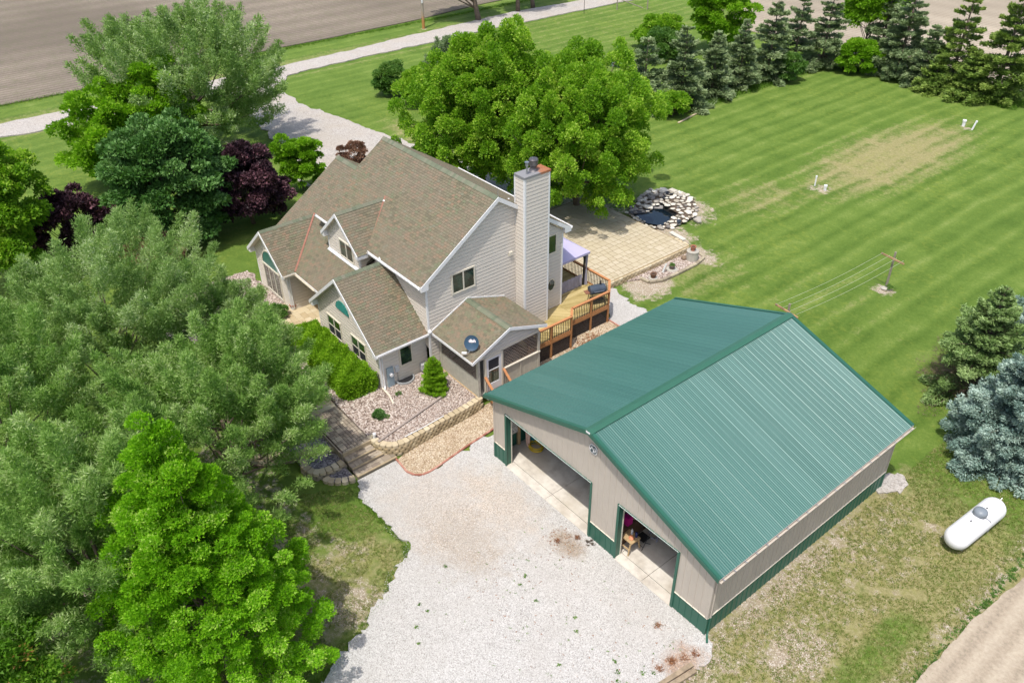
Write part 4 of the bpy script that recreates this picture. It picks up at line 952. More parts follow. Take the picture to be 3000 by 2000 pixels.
def lattice(parent, a, b, z0, z1, sp=.105, w=.038, mat=DARKW, name='lattice', off=None, z0b=None, z1b=None):
    """crossed diagonal strips filling a panel between a and b"""
    a = Vector((*a, 0)); b = Vector((*b, 0)); L = (b-a).length; d = (b-a).normalized(); nrm = d.cross(Vector((0, 0, 1))); mb = MB(); H = z1-z0
    st = sp*sqrt(2)
    for dirn, o in ((1, .0), (-1, .011)):
        k = -H
        while k < L+H:
            # line s = k + dirn*(z) ; clip 0..L
            s0, s1_ = (k, k+H) if dirn > 0 else (k, k-H); zA, zB = 0., H
            pts = [(s0, zA), (s1_, zB)]
            def cl(p, q):
                (x0, y0), (x1, y1) = p, q; t0, t1 = 0., 1.; dx = x1-x0
                for lim, sgn in ((0, 1), (L, -1)):
                    f0 = sgn*(x0-lim); f1 = sgn*(x1-lim)
                    if f0 < 0 and f1 < 0: return None
                    if f0 < 0: t0 = max(t0, f0/(f0-f1))
                    elif f1 < 0: t1 = min(t1, f0/(f0-f1))
                if t1-t0 < .02: return None
                return (x0+dx*t0, y0+(y1-y0)*t0), (x0+dx*t1, y0+(y1-y0)*t1)
            c_ = cl(*pts)
            if c_:
                (xa, ya), (xb, yb) = c_; p = a+d*xa+Vector((0, 0, z0+ya))+nrm*o; q = a+d*xb+Vector((0, 0, z0+yb))+nrm*o; mb.bar(p, q, .010, w, up=Vector((0, 0, 1)))
            k += st
    for zz in (z0, z1): mb.bar(a+Vector((0, 0, zz))+nrm*.005, b+Vector((0, 0, zz))+nrm*.005, .03, .05)
    return mb.build(name, mat, parent, kind='stuff')
LGREY = paint('grey stained lattice', (.20, .16, .135), .75, .2, 6)
lattice(porch, (PX+.0, 3.2), (PX+.0, PY1-.05), 1.72, 2.86, sp=.14, w=.048, mat=LGREY); lattice(porch, (-6.55, PY0), (PX-.05, PY0), 1.68, 2.84, sp=.14, w=.048, mat=LGREY)
lattice(porch, (-6.55, PY1), (PX-.05, PY1), 1.68, 2.9)
# white storm door
mb = MB(); y0, y1_, z0, z1 = 2.12, 3.06, .72, 2.74
for (a, b, c_, d_) in ((y0, y0+.14, z0, z1), (y1_-.14, y1_, z0, z1)): mb.box(PX+.03, a, c_, PX+.075, b, d_)
for (c_, d_) in ((z0, z0+.42), (z1-.14, z1)): mb.box(PX+.03, y0+.141, c_, PX+.075, y1_-.141, d_)
door = mb.build('storm_door', paint('storm door white', (.64, .65, .68), .4, .04), porch)
mb = MB(); mb.box(PX+.045, y0+.14, z0+.42, PX+.05, y1_-.14, 1.95); mb.build('pane', GLASS, door)
mb = MB(); mb.box(PX+.045, y0+.14, 1.97, PX+.05, y1_-.14, z1-.14); mb.build('screen', SCREEN, door)
mb = MB(); mb.box(PX+.04, y0+.14, 1.94, PX+.07, y1_-.14, 1.98); mb.build('meeting_rail', WHITE, door)
mb = MB(); mb.lathe([(.02, 0), (.03, .03), (.02, .06)], (PX+.075, y0+.08, 1.65), 8, axis=(1, 0, 0)); mb.build('handle', STEEL, door)
for yy in (y0-.08, y1_): mb = MB(); mb.box(PX+.02, yy, z0, PX+.09, yy+.08, z1+.08); mb.build('door_trim', OFFW, porch)
mb = MB(); mb.box(PX+.02, y0, z1, PX+.09, y1_, z1+.08); mb.build('door_trim', OFFW, porch)
# steps and rails down to the barn side
CEDAR = paint('cedar stain rail', (.46, .205, .085), .6, .12, 6, bump=.1)
CEDARD = paint('cedar stain post', (.36, .17, .065), .65, .15, 6, bump=.1)
st = thing('porch_steps', (-2.9, 2.6, 0), 'short flight of cedar steps with sloping orange handrails below the porch door', 'steps')
for i in range(3):
    z = .54-.18*i; x = PX+.12+i*.28; mb = MB(); mb.box(x, 2.05, z-.04, x+.30, 3.15, z); mb.build('tread', CEDARD, st)
for yy in (2.02, 3.18):
    mb = MB(); mb.bar((PX+.08, yy, 1.72), (PX+1.0, yy, .98), .13, .045); mb.build('handrail', CEDAR, st)
    mb = MB(); mb.box(PX+.92, yy-.045, 0, PX+1.01, yy+.045, .98); mb.build('post', CEDARD, st)
    for k in range(5):
        x = PX+.18+k*.16; mb = MB(); mb.tube((x, yy, .45-.1*k), (x, yy, 1.62-.13*k), .012, .012, 6); mb.build('baluster', BLACK, st)
# --- dish
dish = thing('satellite_dish', (-3.72, 1.55, 3.2), 'dark blue satellite dish lettered dish on the porch roof corner', 'satellite dish')
dc = Vector((-3.78, 1.62, 3.73)); dn = Vector((.60, -.58, .38)).normalized()
dx_ = Vector((0, 0, 1)).cross(dn).normalized(); dy_ = dn.cross(dx_)
mb = MB(); R_ = .36
for rr, zz in ((.0, .0),): pass
rings = [(0.001, .0), (.12, .006), (.24, .025), (.33, .05), (.36, .062)]
prev = None
for (ra, ha), (rb, hb) in zip(rings, rings[1:]):
    for i in range(28):
        a0, a1 = 2*pi*i/28, 2*pi*(i+1)/28; q = lambda r, h, a, o=0: dc+dx_*r*cos(a)+dy_*r*1.08*sin(a)+dn*(h+o)
        mb.poly([q(ra, ha, a0), q(rb, hb, a0), q(rb, hb, a1), q(ra, ha, a1)]); mb.poly([q(ra, ha, a1, -.012), q(rb, hb, a1, -.012), q(rb, hb, a0, -.012), q(ra, ha, a0, -.012)])
for i in range(28):
    a0, a1 = 2*pi*i/28, 2*pi*(i+1)/28; mb.poly([q(.36, .062, a0), q(.36, .062, a0, -.014), q(.36, .062, a1, -.014), q(.36, .062, a1)])
mb.build('reflector', paint('dish blue', (.035, .075, .125), .35, .08), dish, smooth=False)
cu_ = bpy.data.curves.new('lettering', 'FONT'); cu_.body = 'dish'; cu_.size = .21; cu_.extrude = .004; cu_.offset = .009; cu_.align_x = 'CENTER'; cu_.align_y = 'CENTER'
tmp = bpy.data.objects.new('tmp', cu_); COL.objects.link(tmp)
bpy.context.view_layer.update()
me = bpy.data.meshes.new_from_object(tmp); bpy.data.objects.remove(tmp); me.materials.clear(); me.materials.append(paint('dish lettering', (.8, .72, .74), .5, .02))
lo = bpy.data.objects.new('lettering', me); COL.objects.link(lo); lo.parent = dish
M4 = Matrix((dx_, dy_, dn)).transposed().to_4x4(); M4.translation = dc+dn*.03+dy_*.10+dx_*.03-ORG[dish.name]; lo.matrix_basis = M4
mb = MB(); mb.path([dc-dn*.01, dc-dn*.12+Vector((0, 0, -.1)), (-3.88, 1.72, 3.38)], .03, 8); mb.build('mast', STEEL, dish)
mb = MB(); mb.box(-3.98, 1.62, 3.30, -3.78, 1.82, 3.36); mb.build('foot', STEEL, dish)
mb = MB(); mb.path([dc-dy_*.30-dn*.02, dc-dy_*.46-dx_*.12+dn*.05, dc-dy_*.50-dx_*.30+dn*.10], .018, 6); mb.build('arm', STEEL, dish)
mb = MB(); pc = dc-dy_*.50-dx_*.34+dn*.10; mb.bar(pc-dx_*.12, pc+dx_*.12, .08, .09); mb.build('receiver', WHITE, dish)

# ================================================================== deck
DZ = 1.12
deck = thing('deck', (-5.5, 9, 0), 'raised wooden deck with orange cedar rails, dark balusters and lattice skirt beside the chimney', 'deck')
DECKW = tinted('yellowed deck boards', [(0, (.30, .23, .085)), (.5, (.42, .33, .14)), (1, (.50, .40, .19))], .7, 3, .25, .3, .2, 40)
outer = [(-4.25, 5.62), (-4.22, 8.65), (-4.81, 9.22), (-4.78, 12.06), (-5.64, 12.93), (-12.5, 12.93)]
dp = outer+[(-12.5, 10.12), (-6.71, 10.12), (-6.71, 5.62)]
# boards run in two directions as in the photograph: along x near the house end, diagonal by the chimney
def deck_boards(poly, dirv, w=.14):
    d = np.array(dirv, float); d /= np.hypot(*d); nrm = np.array([-d[1], d[0]]); pr_ = [(np.dot(p, d), np.dot(p, nrm)) for p in poly]
    lo, hi = min(q[1] for q in pr_), max(q[1] for q in pr_); k = lo
    while k < hi:
        q = [tuple(p) for p in poly]
        q = clip_poly(q, -nrm[0], -nrm[1], -(k)); q = clip_poly(q, nrm[0], nrm[1], k+w-.008) if len(q) > 2 else q
        if len(q) > 2:
            mb = MB(); zz = DZ+random.uniform(-.002, .002); mb.prism([(x, y, zz-.035) for x, y in q], (0, 0, .035), random.random()); mb.build('deck_board', DECKW, deck)
        k += w
deck_boards([(-4.25, 5.62), (-4.22, 8.65), (-4.81, 9.22), (-4.80, 9.9), (-6.71, 9.9), (-6.71, 5.62)], (1, .95))
deck_boards([(-4.80, 9.91), (-4.78, 12.06), (-5.64, 12.93), (-6.71, 12.93), (-6.71, 9.91)], (.35, 1))
deck_boards([(-6.72, 10.12), (-6.72, 12.93), (-12.5, 12.93), (-12.5, 10.12)], (0, 1))
segs = [(outer[i], outer[i+1]) for i in range(len(outer)-1)]
for (a, b) in segs:
    A = Vector((*a, 0)); B = Vector((*b, 0)); d = (B-A).normalized(); L = (B-A).length; out = d.cross(Vector((0, 0, 1)))
    mb = MB(); mb.bar(A+Vector((0, 0, DZ+.97)), B+Vector((0, 0, DZ+.97))+d*.03, .14, .045); mb.build('top_rail', CEDAR, deck)
    mb = MB(); mb.bar(A+Vector((0, 0, DZ+.90))-out*.0, B+Vector((0, 0, DZ+.90)), .04, .09); mb.build('upper_rail', CEDARD, deck)
    mb = MB(); mb.bar(A+Vector((0, 0, DZ+.04)), B+Vector((0, 0, DZ+.04)), .045, .10); mb.build('lower_rail', CEDARD, deck)
    mb = MB(); mb.bar(A+Vector((0, 0, DZ-.10))+out*.02, B+Vector((0, 0, DZ-.10))+out*.02, .04, .16); mb.build('rim_board', CEDARD, deck)
    nb = int(L/.125)
    for i in range(nb):
        p = A+d*((i+.5)*L/nb); mb = MB(); mb.bar(p+Vector((0, 0, DZ+.08)), p+Vector((0, 0, DZ+.87)), .026, .026, up=(1, 0, 0)); mb.build('baluster', BLACK, deck)
    lattice(deck, tuple(A.xy-out.xy*.03), tuple(B.xy-out.xy*.03), .0, DZ-.2, sp=.09, w=.034, mat=paint('black lattice', (.05, .04, .038), .7, .2), name='lattice_skirt')
for p in outer+[(-4.23, 7.2), (-4.795, 10.7), (-7.7, 12.93), (-10, 12.93)]:
    mb = MB(); mb.box(p[0]-.05, p[1]-.05, 0, p[0]+.05, p[1]+.05, DZ+.95); mb.build('post', CEDARD, deck)
mb = MB(); mb.box(-12.45, 5.7, DZ-.26, -6.75, 5.71, DZ-.1)
# gazebo on the deck
gz = thing('gazebo', (-9.3, 11.4, DZ), 'lavender fabric gazebo with mesh curtains on the deck behind the house', 'gazebo')
LAV = paint('lavender canopy fabric', (.42, .39, .56), .7, .05, 1.5)
gx0, gx1, gy0, gy1, gzz = -11.4, -7.15, 10.25, 12.75, 3.42
apex = Vector(((gx0+gx1)/2, (gy0+gy1)/2, 4.25)); cs = [Vector((gx1, gy0, gzz)), Vector((gx1, gy1, gzz)), Vector((gx0, gy1, gzz)), Vector((gx0, gy0, gzz))]
mb = MB()
for i in range(4):
    a, b = cs[i], cs[(i+1) % 4]; mb.poly([a, b, apex]); mb.poly([b+Vector((0, 0, -.01)), a+Vector((0, 0, -.01)), apex+Vector((0, 0, -.01))]); mb.prism([a, b, b+Vector((0, 0, -.14)), a+Vector((0, 0, -.14))], (.004, .004, 0))
mb.build('canopy', LAV, gz)
for x, y in ((gx1-.25, gy0+.2), (gx1-.25, gy1-.2), (gx0+.2, gy1-.2), (gx0+.2, gy0+.2)):
    mb = MB(); mb.box(x-.04, y-.04, DZ, x+.04, y+.04, 3.35); mb.bar((x, y, 2.9), (x+(apex.x-x)*.2, y+(apex.y-y)*.2, 3.45), .03, .04); mb.build('post', BLACK, gz)
MESH = paint('grey mesh curtain', (.30, .29, .36), .9, .15, 3)
def curtain(p, h0, h1, r=.10):
    mb = MB(); ring = lambda z, rr: [Vector((p[0]+rr*(1+.25*sin(5*a))*cos(a), p[1]+rr*(1+.25*sin(5*a))*sin(a), z)) for a in np.linspace(0, 2*pi, 16, endpoint=False)]
    lv_ = [ring(h0, r*1.1), ring(h0+.8, r*.5), ring(h0+1.1, r*.45), ring(h1, r)]
    for A_, B_ in zip(lv_, lv_[1:]):
        for i in range(16): j = (i+1) % 16; mb.poly([A_[i], A_[j], B_[j], B_[i]])
    return mb.build('curtain', MESH, gz, smooth=True)
curtain((gx1-.22, gy1-.05), DZ+.02, 3.3, .09); curtain((gx1-.35, gy0+.45), DZ+.02, 3.3, .14)
mb = MB()
for i in range(24):
    f = i/24; g_ = (i+1)/24; P_ = lambda q, z: Vector((gx1-.25+.03*sin(q*40), gy0+.25+q*1.9, z)); mb.poly([P_(f, DZ+.03), P_(g_, DZ+.03), P_(g_, DZ+.78), P_(f, DZ+.85)])
mb.build('curtain', MESH, gz)
# grill
grill = thing('barbecue_grill', (-5.55, 11.6, DZ), 'black barrel barbecue grill standing at the deck corner rail', 'grill')
ga = Vector((.35, .94, 0)).normalized(); gc = Vector((-5.45, 11.75, DZ+.92))
mb = MB(); prof = [(.05, -.5), (.25, -.48), (.29, -.42), (.29, .42), (.25, .48), (.05, .5)]; mb.lathe(prof, gc, 20, axis=ga); mb.build('barrel', paint('grill enamel', (.055, .07, .095), .32, .15), grill, smooth=False)
mb = MB(); mb.tube(gc+Vector((0, 0, .28))+ga*.2, gc+Vector((0, 0, .52))+ga*.2, .05, .05, 10); mb.build('chimney', BLACK, grill)
mb = MB(); sd_ = ga.cross(Vector((0, 0, 1))); mb.bar(gc-ga*.35-sd_*.45+Vector((0, 0, -.08)), gc+ga*.35-sd_*.45+Vector((0, 0, -.08)), .24, .03); mb.build('side_shelf', STEEL, grill)
mb = MB(); mb.bar(gc-ga*.75+Vector((0, 0, -.08)), gc-ga*.5+Vector((0, 0, -.08)), .4, .03); mb.build('end_shelf', paint('brown shelf', (.22, .1, .06), .6), grill)
for sa in (-.38, .38):
    for sb in (-.22, .22):
        mb = MB(); mb.tube(gc+ga*sa+sd_*sb+Vector((0, 0, -.1)), gc+ga*sa*1.1+sd_*sb*1.4+Vector((0, 0, -.92)), .02, .02, 8); mb.build('leg', BLACK, grill)
mb = MB(); mb.bar(gc-ga*.4+Vector((0, 0, -.65)), gc+ga*.4+Vector((0, 0, -.65)), .42, .03); mb.build('bottom_shelf', BLACK, grill)
mb = MB(); mb.path([gc-ga*.3+sd_*.3+Vector((0, 0, .05)), gc-ga*.3+sd_*.36+Vector((0, 0, .05)), gc+ga*.3+sd_*.36+Vector((0, 0, .05)), gc+ga*.3+sd_*.3+Vector((0, 0, .05))], .014, 6); mb.build('handle', STEEL, grill)
mb = MB(); mb.lathe([(.13, 0), (.15, .15), (.13, .3), (.08, .36)], (-4.9, 6.35, DZ), 12); simple('fuel_can', mb, BLACK, 'small black canister on the lower deck by the porch lattice', 'canister', smooth=True)

# ================================================================== retaining walls, steps, paths
BLOCK = tinted('tan split face block', [(0, (.28, .22, .135)), (.5, (.40, .32, .20)), (1, (.50, .42, .28))], .9, 7, .3, .15, .9, 22)
BLOCKG = tinted('greyish split face block', [(0, (.24, .205, .15)), (.5, (.34, .295, .215)), (1, (.42, .37, .27))], .9, 7, .3, .15, .9, 22)
def block_mesh(l, d, h, mat, t, seed):
    r = random.Random(seed); mb = MB()
    # rounded bulging face towards -y (outside), narrow back
    f = [(-l/2, 0), (-l/2+.015, -.03), (-l/6, -.055-r.uniform(0, .012)), (l/6, -.05-r.uniform(0, .015)), (l/2-.015, -.03), (l/2, 0), (l/2-.03, d), (-l/2+.03, d)]
    mb.prism([(x, y, .006) for x, y in f], (0, 0, h-.012), t)
    o = mb.build('tmp', mat, None, origin=(0, 0, 0)); me = o.data; bpy.data.objects.remove(o); return me
CAPB = tinted('tan cap stone', [(0, (.40, .325, .21)), (.5, (.50, .415, .28)), (1, (.57, .49, .35))], .9, 7, .25, .15, .7, 22)
BM = {}
def block_wall(name, line, z0, courses, h, label, mat=BLOCK, l=.30, d=.22, capover=.02, label_cap=None):
    """line goes so that the outside is on its right-hand side"""
    th_ = thing(name, (line[0][0], line[0][1], z0), label, 'retaining wall')
    pts = np.array(line, float); seg = np.hypot(*np.diff(pts, axis=0).T); cum = np.r_[0, np.cumsum(seg)]; L = cum[-1]
    def at(s):
        s = min(max(s, 0), L); i = min(np.searchsorted(cum, s, side='right')-1, len(seg)-1); f = (s-cum[i])/seg[i]; p = pts[i]+(pts[i+1]-pts[i])*f
        e = .12; a = min(max(s-e, 0), L); b = min(max(s+e, 0), L)
        def P(q): k = min(np.searchsorted(cum, q, side='right')-1, len(seg)-1); return pts[k]+(pts[k+1]-pts[k])*((q-cum[k])/seg[k])
        t = P(b)-P(a); return p, t/np.hypot(*t)
    for c in range(courses):
        n = max(1, int(L/l)); off = .5 if c % 2 else 0
        for i in range(n+(1 if off else 0)):
            s = (i+.5-off)*L/n
            if s < 0: s = .02
            p, t = at(s); nn_ = np.array([t[1], -t[0]])   # right-hand side = outside
            top_ = c == courses-1; k = random.randrange(6); key = (mat.name, round(l, 2), h, k, top_)
            if key not in BM: BM[key] = block_mesh(l*(.95 if top_ else .955), d+(.07 if top_ else 0), h+(.02 if top_ else 0), CAPB if top_ else mat, (k+.5)/6, k)
            ob = bpy.data.objects.new('block', BM[key]); COL.objects.link(ob); ob.parent = th_
            back = (courses-1-c)*-.012; q = p+nn_*(-back-.0)
            ob.location = Vector((q[0], q[1], z0+c*h))-ORG[th_.name]; ob.rotation_euler = (random.uniform(-.01, .01), 0, atan2(t[1], t[0])+random.uniform(-.02, .02))
    return th_
outer_w = [(x, y) for x, y in cap]
outer_w[0] = (-4.28, -4.22)
block_wall('retaining_wall', outer_w[::1], .0, 4, .152, 'curved tan block retaining wall along the pink gravel bed, from the steps to the porch')
block_wall('retaining_wall', [(-6.6, -9.0), (-5.75, -7.6), (-5.45, -6.88), (-5.2, -6.32), (-4.9, -5.75)], .0, 3, .155, 'upper grey block wall curving left of the steps', BLOCKG)
block_wall('retaining_wall', [(-5.3, -7.25), (-5.15, -7.38), (-4.73, -7.50), (-4.2, -7.39), (-3.92, -7.14), (-3.80, -6.72), (-3.77, -6.24), (-3.80, -5.82)], -.12, 3, .15, 'middle rounded block planter wall filled with dark chips left of the steps', BLOCKG)
block_wall('retaining_wall', [(-3.75, -7.05), (-3.42, -6.98), (-3.12, -6.68), (-2.90, -6.33), (-2.75, -5.88)], -.06, 1, .16, 'lowest single row of blocks at the foot of the steps', BLOCKG)
STAMP = tinted('stamped concrete', [(0, (.20, .165, .125)), (.5, (.31, .26, .195)), (1, (.43, .37, .28))], .85, 4, .25, .2, .5, 30, big=(1.1, (.24, .19, .165), .5))
STAMPL = tinted('pale stamped concrete', [(0, (.42, .33, .20)), (.5, (.52, .43, .28)), (1, (.60, .52, .37))], .85, 3, .35, .2, .5, 30, big=(.6, (.40, .32, .20), .5))
JOINT = paint('mortar joint', (.085, .06, .045), .95)
def pavers(parent, rects, z, h, mat, gap=.012, z_of=None):
    for (xa, ya, xb, yb) in rects:
        cx_, cy_ = (xa+xb)/2, (ya+yb)/2; zz = z_of(cx_, cy_) if z_of else z
        k = random.randrange(7); key = ('p', mat.name, round(xb-xa, 2), round(yb-ya, 2), h, k)
        if key not in BM:
            mb = MB(); w, d = (xb-xa)/2-gap/2, (yb-ya)/2-gap/2; mb.prism([(-w, -d, 0), (w, -d, 0), (w, d, 0), (-w, d, 0)], (0, 0, h), (k+.5)/7)
            o = mb.build('tmp', mat, None, origin=(0, 0, 0)); BM[key] = o.data; bpy.data.objects.remove(o)
        ob = bpy.data.objects.new('paver', BM[key]); COL.objects.link(ob); ob.parent = parent
        ob.location = Vector((cx_, cy_, zz-h+random.uniform(0, .004)))-ORG[parent.name]
def random_ashlar(x0, y0, x1, y1, unit, seed):
    """cover a rectangle with 1x1, 2x1, 1x2, 2x2 unit stones"""
    r = random.Random(seed); nx, ny = int(round((x1-x0)/unit)), int(round((y1-y0)/unit)); used = np.zeros((nx, ny), bool); out = []
    for i in range(nx):
        for j in range(ny):
            if used[i, j]: continue
            opts = [(1, 1), (2, 1), (1, 2), (2, 2), (1, 2), (2, 1)]; r.shuffle(opts)
            for a, b in opts+[(1, 1)]:
                if i+a <= nx and j+b <= ny and not used[i:i+a, j:j+b].any():
                    used[i:i+a, j:j+b] = True; out.append((x0+i*(x1-x0)/nx, y0+j*(y1-y0)/ny, x0+(i+a)*(x1-x0)/nx, y0+(j+b)*(y1-y0)/ny)); break
    return out
walk = thing('walkway', (-5.5, -5, .6), 'brown stamped stone walkway leading from the steps towards the front entry', 'walkway')
walk['kind'] = 'structure'; del walk['label']; del walk['category']
WZ = lambda x, y: BEDZ(x, y)+.035
mb = MB(); mb.prism([(-4.02, -5.72, .45), (-4.02, -4.25, .45), (-9, -4.25, .45), (-9, -5.72, .45)], (0, 0, .165)); mb.build('walk_base', JOINT, walk)
pavers(walk, random_ashlar(-7.3, -5.7, -4.03, -4.27, .168, 3), .64, .06, STAMP, .022, z_of=lambda x, y: .655)
pavers(walk, random_ashlar(-13.2, -5.7, -7.3, -4.27, .29, 4), .64, .06, STAMPL, z_of=lambda x, y: BEDZ(x, y)+.07)
ep = thing('entry_patio', (-15, -2, 1), 'x', 'patio'); ep['kind'] = 'structure'; del ep['label']; del ep['category']
mb = MB(); mb.prism([(-17.2, -5.6, .6), (-13.32, -5.6, .6), (-13.32, 1.0, .6), (-17.2, 1.0, .6)], (0, 0, .375)); mb.build('patio_base', JOINT, ep)
pavers(ep, random_ashlar(-17.2, -5.6, -13.34, 1.0, .33, 5), 1.0, .05, STAMPL, .01, z_of=lambda x, y: 1.015)
steps = thing('garden_steps', (-3.4, -5, 0), 'three broad brown stamped concrete steps rising from the gravel drive to the walkway', 'steps')
yb = -5.76
for (xa, xb, ya1, z, last) in ((-4.03, -3.60, -4.30, .45, 0), (-3.61, -3.22, -4.10, .30, 0), (-3.23, -2.78, -3.66, .15, 1)):
    mb = MB(); mb.box(xa-.25, yb, -.1, xb, ya1, z-.02); mb.build('riser', STAMP, steps, bevel=.01)
    pavers(steps, random_ashlar(xa, yb+.02, xb-.06, ya1-.02, .2, int(z*100)), z, .02, STAMP)
    mb = MB(); mb.box(xb-.055, yb-.005, z-.05, xb+.02, ya1, z+.003); mb.build('nosing', paint('tan step nosing', (.38, .30, .19), .8, .15, 5, bump=.2), steps)
mb = MB(); mb.box(-4.075, yb, .46, -4.0, -4.26, .665); mb.build('nosing', paint('tan step nosing', (.38, .30, .19)), steps)
mb = MB(); mb.box(-4.3, yb, .0, -4.07, -4.26, .60); mb.build('riser', STAMP, steps)
mb = MB(); mb.box(-6.6, yb-.06, .1, -4.05, yb-.005, .66); mb.build('side_wall', STAMP, steps)
# brick edging
edge = [(-2.80, -3.72), (-2.23, -3.76), (-1.74, -3.80), (-1.34, -3.64), (-1.12, -3.36), (-1.07, -2.99), (-1.11, -2.49), (-1.35, -.81), (-1.55, 1.13), (-1.57, 4), (-1.57, 8), (-1.57, 12.22)]
REDE = tinted('red brick edging', [(0, (.30, .12, .085)), (.5, (.42, .20, .15)), (1, (.48, .27, .21))], .8, 6, .3, .2, .3)
eg = thing('brick_edging', (-1.4, -1, 0), 'thin red brick edging curving round the tan pea gravel', 'edging')
pp = resample(edge, .24, closed=False)
for i in range(len(pp)-1):
    a, b = pp[i], pp[i+1]; t = (b-a); mb = MB(); mb.bar((a[0]+t[0]*.03, a[1]+t[1]*.03, .03), (a[0]+t[0]*.97, a[1]+t[1]*.97, .03), .085, .075, random.random()); mb.build('brick', REDE, eg)
mb = MB(); mb.bar((-1.6, 12.25, .03), (-4.85, 12.25, .03), .08, .07); mb.build('edging_strip', REDE, eg)
# boards, pipes and small plants in the pink bed
mb = MB(); mb.bar((-3.70, -4.06, .66), (-4.63, .54, .68), .12, .045); simple('timber_board', mb, paint('weathered plank', (.30, .25, .22), .8, .2, 6, bump=.3), 'long weathered plank lying across the pink gravel bed', 'board')
mb = MB(); mb.path([(-3.2, -2.9, .66), (-3.22, -1.6, .66), (-3.28, -.6, .66)], .022, 6); simple('white_pipe', mb, WHITE, 'thin white pipe lying along the top of the block retaining wall', 'pipe')
mb = MB(); mb.tube((-4.1, -4.05, .6), (-4.08, -4.02, .8), .06, .06, 12); mb.lathe([(.07, .0), (.09, .04), (.08, .12), (.03, .16)], (-4.08, -4.02, .78), 12); simple('white_riser_pipe', mb, WHITE, 'short white capped pipe at the wall corner beside the steps', 'pipe')
mb = MB(); mb.bar((-14.9, -2.1, 1.03), (-14.2, -3.6, 1.03), .02, .02)

# --- back patio with its low wall
patio = thing('patio', (-12, 18, 0), 'x', 'patio'); patio['kind'] = 'structure'; del patio['label']; del patio['category']
mb = MB(); mb.prism([(-17.5, 13.2, -.05), (-7.45, 13.2, -.05), (-7.40, 22.3, -.05), (-17.5, 22.3, -.05)], (0, 0, .425)); mb.build('patio_base', paint('sandy joint', (.27, .20, .10), .95), patio)
SLAB = tinted('cream paving slab', [(0, (.42, .36, .25)), (.5, (.455, .395, .28)), (1, (.49, .43, .32))], .85, 2.2, .2, .2, .4, 30, big=(.5, (.46, .40, .30), .4))
rects = []; rp = random.Random(4); xq = -17.4; row_ = 0
while xq < -7.6:
    wq = .43 if row_ % 3 else .58; yq = 13.3-rp.uniform(0, .4)
    while yq < 22.2:
        lq = rp.choice([.43, .43, .43, .62]); ya_ = max(yq, 13.3); yb3 = min(yq+lq, 22.25)
        if yb3-ya_ > .08: rects.append((xq, ya_, min(xq+wq, -7.48), yb3))
        yq += lq
    xq += wq; row_ += 1
rects.sort(key=lambda q: -(q[0]+q[2])/2); pavers(patio, rects[:300], .39, .04, SLAB, .034)
if len(rects) > 300:
    mb = MB()
    for (xa, ya, xb, yb_) in rects[300:]: mb.box(xa+.01, ya+.01, .33, xb-.01, yb_-.01, .39, random.random())
    mb.build('paver_field', SLAB, patio, kind='stuff')
block_wall('retaining_wall', [(-7.42, 13.4), (-7.36, 16), (-7.33, 19), (-7.36, 22.1), (-7.7, 22.42), (-9.2, 22.45)], -.03, 3, .13, 'low tan block wall edging the cream back patio', BLOCK, l=.36)
mb = MB(); mb.bar((-9.5, 22.75, .43), (-8.15, 22.6, .43), .32, .06); mb.box(-9.3, 22.6, .0, -9.1, 22.85, .4); mb.box(-8.5, 22.5, 0, -8.3, 22.75, .4); simple('stone_bench', mb, paint('pale bench stone', (.55, .53, .47), .8, .1), 'low pale stone bench slab at the patio edge near the pond', 'bench')
# --- round gravel bed with pots
bed_e = thing('bed_edging', (-6.2, 19.5, 0), 'stone edging around the narrow pebble bed beside the patio', 'edging')
pp = resample([(-7.0, 17.15), (-6.85, 17.18), (-6.28, 17.2), (-5.9, 18.05), (-5.86, 19.8), (-5.9, 21.25), (-6.15, 22.3), (-6.72, 22.5), (-7.2, 22.5)], .32, closed=False)
for i in range(len(pp)-1):
    a, b = pp[i], pp[i+1]; t = b-a; mb = MB(); mb.bar((a[0]+t[0]*.04, a[1]+t[1]*.04, .05), (a[0]+t[0]*.96, a[1]+t[1]*.96, .05), .2, .13, random.random()); mb.build('stone', BLOCKG, bed_e)
TERRA = paint('terracotta', (.38, .155, .095), .75, .12, 6)
CONCP = paint('grey cast concrete', (.40, .38, .33), .85, .15, 4, bump=.2)
SOIL = paint('potting soil', (.06, .04, .028), .95, .3, 12)
def pot(name, x, y, z, r, h, label, mat=TERRA, rot=0):
    t = thing(name, (x, y, z), label, 'pot'); mb = MB(); mb.lathe([(r*.66, 0), (r*.92, h*.78), (r*1.03, h*.78), (r*1.05, h), (r*.9, h), (r*.86, h*.85)], (x, y, z), 18); mb.build('body', mat, t)
    mb = MB(); mb.lathe([(r*.85, h*.84), (.01, h*.9)], (x, y, z), 18); mb.build('soil', SOIL, t); return t
well = thing('well_ring', (-6.5, 21.5, 0), 'grey concrete cylinder stand at the corner of the patio bed', 'stand')
mb = MB(); mb.lathe([(.40, 0), (.38, .62), (.40, .62), (.40, .68), (.0, .68)], (-6.5, 21.5, 0), 24); mb.build('body', CONCP, well)
pot('flower_pot', -6.52, 21.52, .68, .19, .32, 'terracotta pot standing on the grey concrete cylinder')
mb = MB(); mb.lathe([(.27, 0), (.3, .03), (.3, .1), (.0, .1)], (-6.45, 17.75, 0), 20); simple('round_slab', mb, CONCP, 'round pale slab under the brown stump planter', 'slab')
pot('stump_planter', -6.45, 17.75, .10, .2, .3, 'dark brown stump planter on a round slab in the pebble bed', paint('brown bark pot', (.16, .085, .05), .9, .3, 14, bump=.5))
mb = MB(); mb.lathe([(.36, 0), (.38, .03), (.36, .09), (.0, .09)], (-6.45, 19.5, 0), 20); simple('round_slab', mb, CONCP, 'round pale slab under the grey pot in the middle of the pebble bed', 'slab')
